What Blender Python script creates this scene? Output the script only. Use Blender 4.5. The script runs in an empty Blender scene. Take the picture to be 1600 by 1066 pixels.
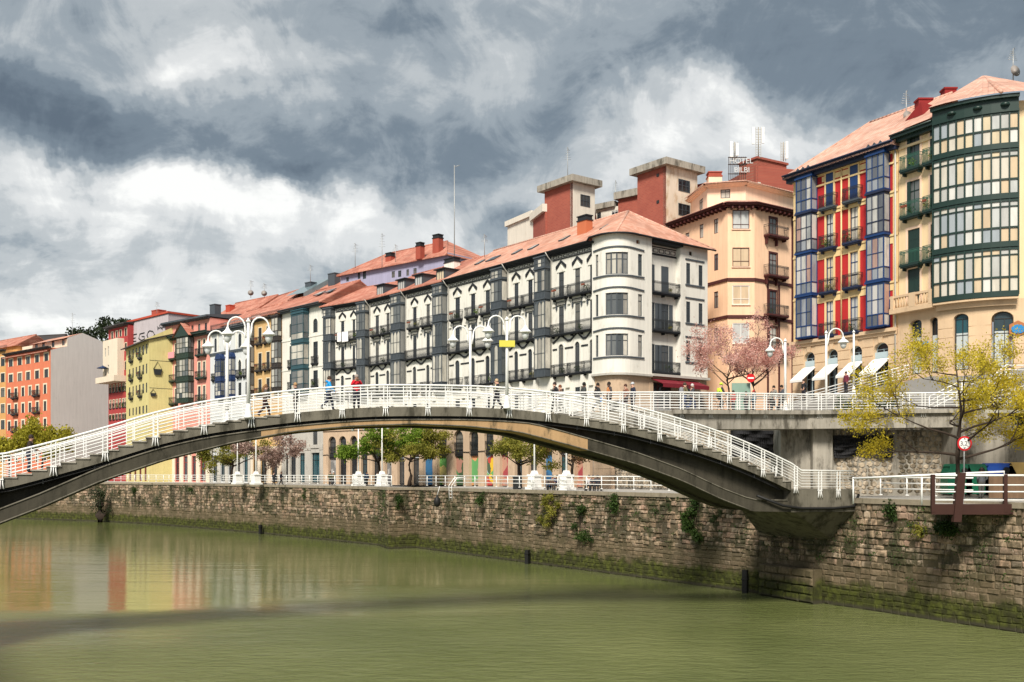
import bpy, math, random
from mathutils import Vector, Matrix
random.seed(7)
SC = bpy.context.scene
COL = SC.collection
# ------------------------------------------------------------------ camera, sky, sun, exposure
F = 1600.0; HZ = 740.0; ZC = 8.2            # focal length and horizon of the photograph (px), eye height over the water
cam = bpy.data.cameras.new('camera'); camo = bpy.data.objects.new('camera', cam); COL.objects.link(camo)
cam.sensor_width = 36.0; cam.lens = 36.0; cam.shift_y = (HZ - 533) / 1600.0
cam.clip_start = 0.5; cam.clip_end = 6000
camo.location = (0, 0, ZC); camo.rotation_euler = (math.radians(90), 0, 0)
SC.camera = camo
SUN_EL = 45.0; SUN_DIR = Vector((-0.25, -0.968, 0)).normalized()
sun_az = math.atan2(SUN_DIR.x, SUN_DIR.y)       # clockwise from +Y
world = bpy.data.worlds.new('World'); SC.world = world; world.use_nodes = True
SKYN = {}
def build_world():
    nt = world.node_tree; N = nt.nodes; L = nt.links; N.clear()
    out = N.new('ShaderNodeOutputWorld'); bg = N.new('ShaderNodeBackground')
    L.new(bg.outputs[0], out.inputs[0])
    sky = N.new('ShaderNodeTexSky'); sky.sky_type = 'NISHITA'; sky.sun_disc = False
    sky.sun_elevation = math.radians(SUN_EL); sky.sun_rotation = sun_az
    bgs = N.new('ShaderNodeVectorMath'); bgs.operation = 'SCALE'; bgs.inputs['Scale'].default_value = 0.10
    L.new(sky.outputs[0], bgs.inputs[0])
    tc = N.new('ShaderNodeTexCoord')
    nrm = N.new('ShaderNodeVectorMath'); nrm.operation = 'NORMALIZE'; L.new(tc.outputs['Generated'], nrm.inputs[0])
    sep = N.new('ShaderNodeSeparateXYZ'); L.new(nrm.outputs[0], sep.inputs[0])
    def math_(op, a, b=None, c=None, clamp=False):
        m = N.new('ShaderNodeMath'); m.operation = op; m.use_clamp = clamp
        for i, v in enumerate((a, b, c)):
            if v is None: continue
            if isinstance(v, (int, float)): m.inputs[i].default_value = v
            else: L.new(v, m.inputs[i])
        return m.outputs[0]
    zz = math_('ADD', math_('MAXIMUM', sep.outputs[2], 0.0), 0.16)
    comb = N.new('ShaderNodeCombineXYZ')
    L.new(math_('DIVIDE', sep.outputs[0], zz), comb.inputs[0]); L.new(math_('DIVIDE', sep.outputs[1], zz), comb.inputs[1])
    def noise(vec, scale, detail, rough, dist, off):
        mp = N.new('ShaderNodeMapping'); mp.inputs['Location'].default_value = off; L.new(vec, mp.inputs[0])
        n = N.new('ShaderNodeTexNoise'); n.inputs['Scale'].default_value = scale; n.inputs['Detail'].default_value = detail
        n.inputs['Roughness'].default_value = rough; n.inputs['Distortion'].default_value = dist
        L.new(mp.outputs[0], n.inputs['Vector']); return n.outputs[0]
    n1 = noise(comb.outputs[0], 1.15, 7, 0.58, 0.35, (3.1, 0.4, 0))
    n2 = noise(comb.outputs[0], 2.9, 8, 0.62, 0.5, (7.7, 2.2, 4))
    n3 = noise(nrm.outputs[0], 13., 8, .64, .6, (1.7, 5.2, 2)); 
    # warped direction so that the cloud masses get ragged edges
    wn = N.new('ShaderNodeTexNoise'); wn.inputs['Scale'].default_value = 5.5; wn.inputs['Detail'].default_value = 6; wn.inputs['Roughness'].default_value = .6
    L.new(nrm.outputs[0], wn.inputs['Vector'])
    wv = N.new('ShaderNodeVectorMath'); wv.operation = 'SUBTRACT'; L.new(wn.outputs[1], wv.inputs[0]); wv.inputs[1].default_value = (.5, .5, .5)
    ws = N.new('ShaderNodeVectorMath'); ws.operation = 'SCALE'; ws.inputs['Scale'].default_value = 0.22; L.new(wv.outputs[0], ws.inputs[0])
    wd = N.new('ShaderNodeVectorMath'); wd.operation = 'ADD'; L.new(nrm.outputs[0], wd.inputs[0]); L.new(ws.outputs[0], wd.inputs[1])
    dens = math_('ADD', math_('MULTIPLY', math_('SUBTRACT', n1, .5), .85), math_('MULTIPLY', math_('SUBTRACT', n2, .5), .62))
    dens = math_('ADD', dens, math_('MULTIPLY', math_('SUBTRACT', n3, .5), .8)); dens = math_('ADD', dens, 0.58)
    for (px, py, rx, ry, w) in CLOUDS:
        c = Vector(((px - 800) / F, 1, (HZ - py) / F)).normalized()
        s = N.new('ShaderNodeVectorMath'); s.operation = 'SUBTRACT'; L.new(wd.outputs[0], s.inputs[0]); s.inputs[1].default_value = c
        m = N.new('ShaderNodeVectorMath'); m.operation = 'MULTIPLY'; L.new(s.outputs[0], m.inputs[0]); m.inputs[1].default_value = (F / rx, 1.5, F / ry)
        ln = N.new('ShaderNodeVectorMath'); ln.operation = 'LENGTH'; L.new(m.outputs[0], ln.inputs[0])
        mr = N.new('ShaderNodeMapRange'); mr.interpolation_type = 'SMOOTHSTEP'; L.new(ln.outputs['Value'], mr.inputs[0])
        mr.inputs[1].default_value = 1.0; mr.inputs[2].default_value = 0.15; mr.inputs[3].default_value = 0; mr.inputs[4].default_value = w
        dens = math_('ADD', dens, mr.outputs[0])
    ramp = N.new('ShaderNodeValToRGB'); L.new(dens, ramp.inputs[0])
    cr = ramp.color_ramp; cr.interpolation = 'EASE'
    stops = [(0.0, (.082, .106, .132)), (.25, (.135, .168, .198)), (.45, (.245, .28, .305)), (.62, (.38, .405, .415)), (.8, (.55, .56, .555)), (1.0, (.74, .74, .715))]
    while len(cr.elements) < len(stops): cr.elements.new(.5)
    for e, (p, c) in zip(cr.elements, stops): e.position = p; e.color = (*c, 1)
    mix = N.new('ShaderNodeMix'); mix.data_type = 'RGBA'; mix.inputs[0].default_value = 0.93
    L.new(bgs.outputs[0], mix.inputs[6]); L.new(ramp.outputs[0], mix.inputs[7])
    L.new(mix.outputs[2], bg.inputs[0]); bg.inputs[1].default_value = 1.0
# cloud masses: where each stands in the sky, its reach and how much lighter (+) or darker (-) it is
CLOUDS = [(230, 215, 420, 95, -.27), (60, 190, 260, 110, -.22), (330, 105, 170, 90, .26), (560, 60, 330, 120, -.10),
          (700, 190, 420, 80, -.22), (180, 330, 560, 70, .26), (420, 385, 460, 120, .20), (470, 285, 200, 40, -.25),
          (1150, 90, 480, 120, -.17), (1460, 80, 350, 190, -.14), (1060, 190, 260, 60, .30), (1150, 240, 340, 80, .24),
          (100, 470, 480, 90, .30), (640, 330, 200, 70, .10), (760, 330, 130, 60, -.30), (120, 40, 300, 70, -.14), (620, 30, 400, 60, -.12)]
build_world()
sl = bpy.data.lights.new('sun', 'SUN'); sl.energy = 4.0; sl.angle = math.radians(15); sl.color = (1.0, .93, .82)
so = bpy.data.objects.new('sun', sl); COL.objects.link(so)
d_ = Vector((SUN_DIR.x * math.cos(math.radians(SUN_EL)), SUN_DIR.y * math.cos(math.radians(SUN_EL)), math.sin(math.radians(SUN_EL))))
so.rotation_euler = d_.to_track_quat('Z', 'Y').to_euler(); so.location = (0, -20, 80)
SC.view_settings.view_transform = 'Standard'; SC.view_settings.look = 'None'; SC.view_settings.gamma = 1.0
SC.view_settings.exposure = 0.5; SC.view_settings.use_curve_mapping = False

# ------------------------------------------------------------------ helpers
def PX(px, Y): return (px - 800) / F * Y
def PZ(py, Y): return ZC + (HZ - py) * Y / F
def at(px, Y): return Vector((PX(px, Y), Y))

class MB:
    """collects shapes; build() links them as ONE mesh object"""
    def __init__(s): s.v = []; s.f = []; s.m = []; s.t = []; s.sm = []
    def add(s, vs, fs, m=0, smooth=False):
        o = len(s.v); s.v += [tuple(v) for v in vs]
        for f in fs: s.f.append(tuple(i + o for i in f)); s.m.append(m); s.sm.append(smooth)
        return s
    def box(s, x0, x1, y0, y1, z0, z1, m=0):
        return s.add([(x0,y0,z0),(x1,y0,z0),(x1,y1,z0),(x0,y1,z0),(x0,y0,z1),(x1,y0,z1),(x1,y1,z1),(x0,y1,z1)],
              [(0,3,2,1),(4,5,6,7),(0,1,5,4),(1,2,6,5),(2,3,7,6),(3,0,4,7)], m)
    def poly(s, pts, m=0): return s.add(pts, [tuple(range(len(pts)))], m)
    def prism(s, pts, y0, y1, m=0):
        """outline in (x,z), extruded in y"""
        n = len(pts); vs = [(x, y0, z) for x, z in pts] + [(x, y1, z) for x, z in pts]
        fs = [tuple(range(n)), tuple(range(2*n-1, n-1, -1))] + [(i, i+n, (i+1) % n + n, (i+1) % n) for i in range(n)]
        return s.add(vs, fs, m)
    def slab(s, pts, z0, z1, m=0):
        """outline in (x,y), extruded in z; z1 may be a function of (x,y)"""
        n = len(pts); top = z1 if callable(z1) else (lambda x, y: z1); bot = z0 if callable(z0) else (lambda x, y: z0)
        vs = [(x, y, bot(x, y)) for x, y in pts] + [(x, y, top(x, y)) for x, y in pts]
        fs = [tuple(range(n-1, -1, -1)), tuple(range(n, 2*n))] + [(i, (i+1) % n, (i+1) % n + n, i+n) for i in range(n)]
        return s.add(vs, fs, m)
    def tube(s, pts, r, n=6, m=0, cap=True, smooth=True):
        pts = [Vector(p) for p in pts]; k = len(pts); rs = r if isinstance(r, (list, tuple)) else [r]*k
        vs = []; 
        for i, p in enumerate(pts):
            a = pts[max(i-1, 0)]; b = pts[min(i+1, k-1)]; d = (b - a)
            if d.length < 1e-9: d = Vector((0,0,1))
            d.normalize(); u = d.cross(Vector((0,0,1)))
            if u.length < 1e-3: u = d.cross(Vector((1,0,0)))
            u.normalize(); w = u.cross(d)
            for j in range(n):
                t = 2*math.pi*j/n + math.pi/n; vs.append(p + (u*math.cos(t) + w*math.sin(t))*rs[i])
        fs = [(i*n+j, i*n+(j+1) % n, (i+1)*n+(j+1) % n, (i+1)*n+j) for i in range(k-1) for j in range(n)]
        if cap: fs += [tuple(range(n-1, -1, -1)), tuple(range((k-1)*n, k*n))]
        return s.add(vs, fs, m, smooth)
    def lathe(s, prof, c=(0,0,0), n=10, m=0, smooth=True):
        vs = [(c[0]+r*math.cos(2*math.pi*j/n), c[1]+r*math.sin(2*math.pi*j/n), c[2]+z) for r, z in prof for j in range(n)]
        k = len(prof)
        fs = [(i*n+j, i*n+(j+1) % n, (i+1)*n+(j+1) % n, (i+1)*n+j) for i in range(k-1) for j in range(n)]
        fs += [tuple(range(n-1, -1, -1)), tuple(range((k-1)*n, k*n))]
        return s.add(vs, fs, m, smooth)
    def mesh(s, name, mats):
        me = bpy.data.meshes.new(name); me.from_pydata(s.v, [], s.f)
        mats = mats if isinstance(mats, (list, tuple)) else [mats]
        for m in mats: me.materials.append(m)
        if len(mats) > 1: me.polygons.foreach_set('material_index', s.m)
        if any(s.sm): me.polygons.foreach_set('use_smooth', s.sm)
        me.update(); return me
    def build(s, name, mats, parent=None, loc=(0,0,0), rz=0):
        return link(name, s.mesh(name, mats), parent, loc, rz)
def link(name, me, parent=None, loc=(0,0,0), rz=0, rot=None):
    o = bpy.data.objects.new(name, me); COL.objects.link(o)
    if parent is not None: o.parent = parent
    o.location = loc; o.rotation_euler = rot if rot else (0, 0, rz)
    return o
def tag(o, label, cat, group=None):
    o['label'] = label; o['category'] = cat
    if group: o['group'] = group
    return o
def thing(name, label, cat, loc=(0,0,0), rz=0, group=None):
    return tag(link(name, None, None, loc, rz), label, cat, group)
def struct(o): o['kind'] = 'structure'; return o
CACHE = {}
def cached(key, fn, name, mats):
    if key not in CACHE: CACHE[key] = fn().mesh(name, mats)
    return CACHE[key]
def copy_tree(o, parent=None):
    c = o.copy(); COL.objects.link(c); c.parent = parent
    for ch in o.children: copy_tree(ch, c)
    return c

# ------------------------------------------------------------------ materials
MATS = {}
def nodes(name):
    m = bpy.data.materials.new(name); m.use_nodes = True; nt = m.node_tree
    b = nt.nodes['Principled BSDF']; MATS[name] = m
    return m, nt, nt.nodes, nt.links, b
def MX(nt, op, a, b=None, clamp=False):
    m = nt.nodes.new('ShaderNodeMath'); m.operation = op; m.use_clamp = clamp
    for i, v in enumerate((a, b)):
        if v is None: continue
        if isinstance(v, (int, float)): m.inputs[i].default_value = v
        else: nt.links.new(v, m.inputs[i])
    return m.outputs[0]
def NZ(nt, vec, scale, detail=4, rough=.55, mscale=None, dist=0):
    if mscale:
        mp = nt.nodes.new('ShaderNodeMapping'); mp.inputs['Scale'].default_value = mscale; nt.links.new(vec, mp.inputs[0]); vec = mp.outputs[0]
    n = nt.nodes.new('ShaderNodeTexNoise'); n.inputs['Scale'].default_value = scale; n.inputs['Detail'].default_value = detail
    n.inputs['Roughness'].default_value = rough; n.inputs['Distortion'].default_value = dist; nt.links.new(vec, n.inputs['Vector'])
    return n.outputs[0]
def RAMP(nt, fac, stops, interp='LINEAR'):
    r = nt.nodes.new('ShaderNodeValToRGB'); cr = r.color_ramp; cr.interpolation = interp
    while len(cr.elements) < len(stops): cr.elements.new(.5)
    for e, (p, c) in zip(cr.elements, stops):
        e.position = p; e.color = (*c, 1) if len(c) == 3 else c
    nt.links.new(fac, r.inputs[0]); return r.outputs[0]
def MIXC(nt, fac, a, b, mode='MIX'):
    m = nt.nodes.new('ShaderNodeMix'); m.data_type = 'RGBA'; m.blend_type = mode
    for i, v in ((0, fac), (6, a), (7, b)):
        if isinstance(v, (int, float)): m.inputs[i].default_value = v
        elif isinstance(v, (tuple, list)): m.inputs[i].default_value = (*v, 1)
        else: nt.links.new(v, m.inputs[i])
    return m.outputs[2]
def POS(nt): return nt.nodes.new('ShaderNodeNewGeometry').outputs['Position']
def MR(nt, v, a, b, c=0., d=1., smooth=True):
    m = nt.nodes.new('ShaderNodeMapRange'); m.interpolation_type = 'SMOOTHSTEP' if smooth else 'LINEAR'
    nt.links.new(v, m.inputs[0])
    for i, x in zip((1,2,3,4), (a,b,c,d)): m.inputs[i].default_value = x
    return m.outputs[0]
def mat(name, col, rough=.8, var=.10, scale=.7, streak=.10, bump=.15, bscale=14, spec=.25, metal=0., rnd=.0, dirt=None, dirtamt=.5, dthr=.55):
    """painted or rendered surface: base colour with uneven tone, run-off streaks, dirt patches and fine relief"""
    if name in MATS: return MATS[name]
    m, nt, N, L, b = nodes(name); p = POS(nt)
    f = MX(nt, 'ADD', MX(nt, 'MULTIPLY', MX(nt, 'SUBTRACT', NZ(nt, p, scale, 6), .5), var*2.4), 1.0)
    if streak: f = MX(nt, 'ADD', f, MX(nt, 'MULTIPLY', MX(nt, 'SUBTRACT', NZ(nt, p, 1.0, 4, .6, (3.2, 3.2, .22)), .5), streak*2.4))
    if rnd:
        oi = N.new('ShaderNodeObjectInfo'); f = MX(nt, 'ADD', f, MX(nt, 'MULTIPLY', MX(nt, 'SUBTRACT', oi.outputs['Random'], .5), rnd*2))
    v = N.new('ShaderNodeVectorMath'); v.operation = 'SCALE'; v.inputs[0].default_value = col; L.new(f, v.inputs['Scale'])
    c = v.outputs[0]
    if dirt:
        dn = MR(nt, NZ(nt, p, .9, 7, .68, (1.6, 1.6, .55)), dthr, dthr+.2, 0, dirtamt)
        c = MIXC(nt, dn, c, dirt)
    L.new(c, b.inputs['Base Color']); b.inputs['Roughness'].default_value = rough; b.inputs['Metallic'].default_value = metal
    b.inputs['Specular IOR Level'].default_value = spec
    if bump:
        bp = N.new('ShaderNodeBump'); bp.inputs['Strength'].default_value = bump; bp.inputs['Distance'].default_value = .03
        L.new(NZ(nt, p, bscale, 5), bp.inputs['Height']); L.new(bp.outputs[0], b.inputs['Normal'])
    return m
def glass(name, cols, rough=.06, spec=.55, blot=.3):
    """window glass over curtains, blinds and dark rooms; each pane shows its own"""
    m, nt, N, L, b = nodes(name); oi = N.new('ShaderNodeObjectInfo')
    k = len(cols); c = RAMP(nt, oi.outputs['Random'], [(i/k, q) for i, q in enumerate(cols)], 'CONSTANT')
    p = POS(nt); f = NZ(nt, p, 1.1, 3, .5, (2.0, 2.0, .5))
    c = MIXC(nt, MR(nt, f, .45, .65, 0, blot), c, (.05, .055, .06))
    L.new(c, b.inputs['Base Color']); b.inputs['Roughness'].default_value = rough; b.inputs['Specular IOR Level'].default_value = spec
    bp = N.new('ShaderNodeBump'); bp.inputs['Strength'].default_value = .06; bp.inputs['Distance'].default_value = .05
    L.new(NZ(nt, p, .9, 1), bp.inputs['Height']); L.new(bp.outputs[0], b.inputs['Normal'])
    return m
def tiles(name, col, col2, along=.42, row=.55, moss=None):
    """clay roof tiles: rolls across the slope, overlapping rows down it, each tile its own tone"""
    m, nt, N, L, b = nodes(name)
    tc = N.new('ShaderNodeTexCoord'); sp = N.new('ShaderNodeSeparateXYZ'); L.new(tc.outputs['Object'], sp.inputs[0])
    u = MX(nt, 'DIVIDE', sp.outputs[0], along); v = MX(nt, 'DIVIDE', sp.outputs[2], row*.5)
    cb = N.new('ShaderNodeCombineXYZ'); L.new(MX(nt, 'FLOOR', u), cb.inputs[0]); L.new(MX(nt, 'FLOOR', v), cb.inputs[1])
    wn = N.new('ShaderNodeTexWhiteNoise'); wn.noise_dimensions = '2D'; L.new(cb.outputs[0], wn.inputs['Vector'])
    c = MIXC(nt, wn.outputs[0], col, col2)
    p = POS(nt); big = NZ(nt, p, .35, 6, .6)
    c = MIXC(nt, MR(nt, big, .4, .7, 0, .6), c, tuple(x*.55 for x in col))
    if moss: c = MIXC(nt, MR(nt, NZ(nt, p, 1.3, 7, .7), .58, .7, 0, .6), c, moss)
    fu = MX(nt, 'FRACT', u); hu = MX(nt, 'SINE', MX(nt, 'MULTIPLY', fu, math.pi)); hv = MX(nt, 'FRACT', v)
    c = MIXC(nt, MR(nt, hu, .0, .35, .45, 0), c, tuple(x*.4 for x in col))
    h = MX(nt, 'SUBTRACT', hu, MX(nt, 'MULTIPLY', hv, .5))
    L.new(c, b.inputs['Base Color']); b.inputs['Roughness'].default_value = .75; b.inputs['Specular IOR Level'].default_value = .3
    bp = N.new('ShaderNodeBump'); bp.inputs['Strength'].default_value = .7; bp.inputs['Distance'].default_value = .06
    L.new(h, bp.inputs['Height']); L.new(bp.outputs[0], b.inputs['Normal'])
    return m
def leafmat(name, c1, c2, trans=.35):
    m, nt, N, L, b = nodes(name); p = POS(nt)
    gi = N.new('ShaderNodeNewGeometry')
    c = MIXC(nt, gi.outputs['Random Per Island'], c1, c2)
    c = MIXC(nt, MR(nt, NZ(nt, p, .8, 3), .35, .7), c, tuple(x*.65 for x in c1))
    L.new(c, b.inputs['Base Color']); b.inputs['Roughness'].default_value = .6; b.inputs['Specular IOR Level'].default_value = .2
    tr = N.new('ShaderNodeBsdfTranslucent'); L.new(c, tr.inputs[0]); mx = N.new('ShaderNodeMixShader'); mx.inputs[0].default_value = trans
    L.new(b.outputs[0], mx.inputs[1]); L.new(tr.outputs[0], mx.inputs[2]); L.new(mx.outputs[0], N['Material Output'].inputs[0])
    return m
def flat(name, col, rough=.6, spec=.3):
    if name in MATS: return MATS[name]
    m, nt, N, L, b = nodes(name); b.inputs['Base Color'].default_value = (*col, 1); b.inputs['Roughness'].default_value = rough
    b.inputs['Specular IOR Level'].default_value = spec; return m
def stonemat(name, cols, joint=False, mossy=.8, river=True, bump=.6):
    """wall stones: each stone its own tone (tint attribute), lichen, plus the tide's algae on what the river wets"""
    m, nt, N, L, b = nodes(name); p = POS(nt)
    at_ = N.new('ShaderNodeAttribute'); at_.attribute_name = 'tint'
    k = len(cols); c = RAMP(nt, at_.outputs['Fac'], [(i/(k-1), q) for i, q in enumerate(cols)])
    n1 = NZ(nt, p, 2.2, 8, .68)
    c = MIXC(nt, MR(nt, n1, .42, .6, 0, .75), c, (.10, .078, .05))
    c = MIXC(nt, MR(nt, NZ(nt, p, .7, 7, .7, (1.2, 1.2, .35)), .5, .6, 0, .85), c, (.06, .05, .032))
    c = MIXC(nt, MR(nt, NZ(nt, p, .45, 9, .75), .49, .57, 0, mossy), c, (.035, .04, .016))
    c = MIXC(nt, MR(nt, NZ(nt, p, 6, 4, .6), .6, .72, 0, .35), c, (.5, .46, .38))
    if river:
        sp = N.new('ShaderNodeSeparateXYZ'); L.new(p, sp.inputs[0])
        w = MX(nt, 'ADD', sp.outputs[2], MX(nt, 'MULTIPLY', MX(nt, 'SUBTRACT', NZ(nt, p, .8, 6, .65), .5), 2.2))
        c = MIXC(nt, MR(nt, w, 3.3, 2.3, 0, .72), c, (.115, .09, .052))
        alg = MIXC(nt, MR(nt, NZ(nt, p, 2, 6, .65), .38, .68), (.026, .030, .008), (.075, .088, .014))
        c = MIXC(nt, MR(nt, w, 1.75, 1.05, 0, .92), c, alg)
        c = MIXC(nt, MR(nt, sp.outputs[2], .32, .12, 0, .8), c, (.05, .045, .032))
    L.new(c, b.inputs['Base Color']); b.inputs['Roughness'].default_value = .85; b.inputs['Specular IOR Level'].default_value = .2
    bp = N.new('ShaderNodeBump'); bp.inputs['Strength'].default_value = bump; bp.inputs['Distance'].default_value = .06
    L.new(NZ(nt, p, 5, 8, .65), bp.inputs['Height']); L.new(bp.outputs[0], b.inputs['Normal'])
    return m

STONES = [(.24,.185,.12), (.50,.37,.255), (.33,.225,.15), (.12,.10,.072), (.54,.42,.31), (.40,.26,.19), (.25,.20,.145)]
M_stone = stonemat('quay_stone', STONES)
M_joint = stonemat('quay_mortar', [(.12,.095,.06), (.12,.095,.06)], mossy=.7)
M_rubble = stonemat('rubble_stone', [(.46,.38,.28), (.56,.47,.36), (.38,.31,.23)], river=False, mossy=.1)
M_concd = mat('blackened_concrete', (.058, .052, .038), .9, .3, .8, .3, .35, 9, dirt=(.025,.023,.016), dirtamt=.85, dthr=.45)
M_conc = mat('weathered_concrete', (.15, .137, .108), .9, .2, .8, .3, .35, 9, dirt=(.035,.032,.022), dirtamt=.85, dthr=.45)
M_concl = mat('pale_concrete', (.33, .305, .26), .9, .16, .7, .42, .3, 9, dirt=(.07,.062,.048), dirtamt=.85, dthr=.47)
M_conctan = mat('ochre_concrete', (.42, .27, .14), .9, .22, .6, .2, .3, 9, dirt=(.06,.055,.035), dirtamt=.85, dthr=.5)  # tan tone for the crown stretch of the arch rib
M_coping = mat('coping_stone', (.27, .23, .17), .9, .2, 1.6, .1, .4, 8, dirt=(.09,.08,.05), dirtamt=.7, dthr=.5)
M_whitemetal = mat('white_painted_steel', (.80, .80, .78), .45, .05, 1.4, .07, 0, spec=.4, dirt=(.36,.30,.23), dirtamt=.5, dthr=.58)
M_dark = mat('black_rubber', (.014, .014, .014), .55, .2, 2, 0, 0)
M_iron = mat('black_iron', (.022, .024, .026), .5, .1, 2, 0, 0, spec=.4)
M_pave = mat('pavement', (.34, .325, .30), .9, .1, .6, 0, .2, 6, dirt=(.2,.19,.17), dirtamt=.5)
M_street = mat('street_paving', (.20, .195, .185), .9, .1, .6, 0, .2, 6)
M_ground = mat('far_ground', (.12, .13, .08), .95, .2, .05, 0, 0)
M_white = mat('white_render', (.72, .70, .64), .85, .06, .5, .15, .1, 12, dirt=(.36,.33,.27), dirtamt=.5, dthr=.53)
M_slate = mat('slate_grey_paint', (.06, .072, .085), .5, .1, 1.0, .05, .05, spec=.4)
M_black = mat('black_paint', (.022, .024, .028), .6, .1, 1.0, 0, 0)
M_arc = mat('arcade_sandstone', (.50, .37, .26), .88, .14, .7, .16, .35, 7, dirt=(.24,.17,.12), dirtamt=.6, dthr=.52)
M_greystone = mat('grey_ashlar', (.46, .44, .40), .88, .12, .7, .14, .3, 8, dirt=(.2,.18,.16), dirtamt=.6)
M_tile = tiles('clay_roof_tiles', (.50, .23, .155), (.62, .36, .27))
M_tiler = tiles('red_roof_tiles', (.40, .135, .09), (.52, .25, .18))
M_tilep = tiles('pale_roof_tiles', (.56, .30, .22), (.66, .42, .33))
M_gl = glass('window_glass', [(.10,.11,.115), (.22,.22,.21), (.48,.46,.40), (.06,.07,.075), (.34,.32,.28), (.14,.15,.15), (.58,.55,.48)])
M_pot = flat('terracotta_pot', (.3, .1, .05), .8)
M_gld = glass('dark_window_glass', [(.15,.14,.12), (.02,.024,.028), (.035,.04,.045), (.012,.014,.018), (.06,.06,.06), (.025,.028,.03)])
M_glr = glass('bay_glass', [(.35,.36,.36), (.50,.49,.46), (.22,.24,.26), (.12,.13,.15), (.55,.53,.5), (.42,.27,.22), (.30,.32,.35)], blot=.3)
M_glp = glass('curtained_glass', [(.60,.56,.48), (.50,.51,.50), (.62,.52,.36), (.34,.38,.41), (.66,.65,.61), (.60,.47,.32), (.46,.46,.44)], blot=.12)
# foliage
L_yel = leafmat('spring_buds', (.60, .48, .03), (.74, .60, .07), .45); L_grn = leafmat('fresh_leaves', (.15, .26, .025), (.27, .37, .05), .4)
L_olv = leafmat('olive_leaves', (.22, .23, .035), (.36, .31, .06), .4); L_pink = leafmat('pink_blossom', (.80, .42, .36), (.92, .72, .64), .5)
L_ppl = leafmat('faded_blossom', (.42, .28, .24), (.58, .44, .38), .4); L_red = leafmat('bronze_leaves', (.16, .085, .035), (.22, .15, .05), .35)
L_ivy = leafmat('ivy_leaves', (.028, .06, .012), (.06, .10, .02), .2); L_dk = leafmat('dark_foliage', (.018, .03, .012), (.035, .05, .018), .15); L_ytr = leafmat('golden_leaves', (.34, .32, .03), (.48, .42, .05), .4)
def leaf_quads(mb, c, n, spread, size, rg, flat_=1.0):
    for _ in range(n):
        p = Vector(c) + Vector((rg.gauss(0, spread), rg.gauss(0, spread), rg.gauss(0, spread*flat_)))
        a = Vector((rg.uniform(-1, 1), rg.uniform(-1, 1), rg.uniform(-.6, 1))).normalized(); u = a.orthogonal().normalized(); w = a.cross(u); th = rg.uniform(0, 6.28)
        u, w = u*math.cos(th)+w*math.sin(th), w*math.cos(th)-u*math.sin(th); s = size*rg.uniform(.6, 1.3)
        mb.add([p-u*s*.5, p+w*s*.32, p+u*s*.5, p-w*s*.32], [(0,1,2,3)])

def pot_mb(seed):
    rg = random.Random(seed); mb = MB()
    for k in range(3): leaf_quads(mb, (rg.gauss(0, .1), rg.gauss(0, .05), .25+.14*k), 26, .13, .13, rg)
    return mb
RPOT = random.Random(19)
# ------------------------------------------------------------------ facade kit
def arcpts(a, b, zs, rise, n=8, pointed=False):
    mid = (a+b)/2; hw = (b-a)/2; pts = []
    for i in range(n+1):
        t = math.pi*i/n; x = mid - hw*math.cos(t)
        z = zs + rise*(1-abs((x-mid)/hw)**1.7) if pointed else zs + rise*math.sin(t)
        pts.append((x, z))
    return pts
def rnd05(v): return max(.05, round(v/.05)*.05)

class Face:
    """one upright face of a building: x along it from A to B, y into the building, z = height over the water"""
    def __init__(s, root, A, B):
        s.root = root; s.A = Vector(A); s.B = Vector(B); d = s.B - s.A; s.L = d.length; s.d = d/s.L
        s.n = Vector((-s.d.y, s.d.x)); s.a = math.atan2(s.d.y, s.d.x); s.rl = root.location
    def s_(s, px, off=0.):
        u = (px-800)/F; A = s.A + s.n*off
        return (u*A.y - A.x)/(s.d.x - u*s.d.y)
    def z_(s, px, py, off=0.):
        A = s.A + s.n*off; Y = A.y + s.d.y*s.s_(px, off); return PZ(py, Y)
    def loc(s, x, y, z):
        p = s.A + s.d*x + s.n*y; return (p.x - s.rl.x, p.y - s.rl.y, z - s.rl.z)
    def world(s, x, y): return s.A + s.d*x + s.n*y
    def put(s, name, me, x=0, y=0, z=0, sub=None):
        if sub is not None: return link(name, me, sub, (x, y, z))
        return link(name, me, s.root, s.loc(x, y, z), s.a)
    def mb(s, name, mb, mats, x=0, y=0, z=0, sub=None): return s.put(name, mb.mesh(name, mats), x, y, z, sub)
    def sub(s, x, y, ang, length):
        """another face of the same building, starting at (x,y) and turned by ang"""
        A = s.world(x, y); a = s.a + ang; return Face(s.root, A, A + Vector((math.cos(a), math.sin(a)))*length)

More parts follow.
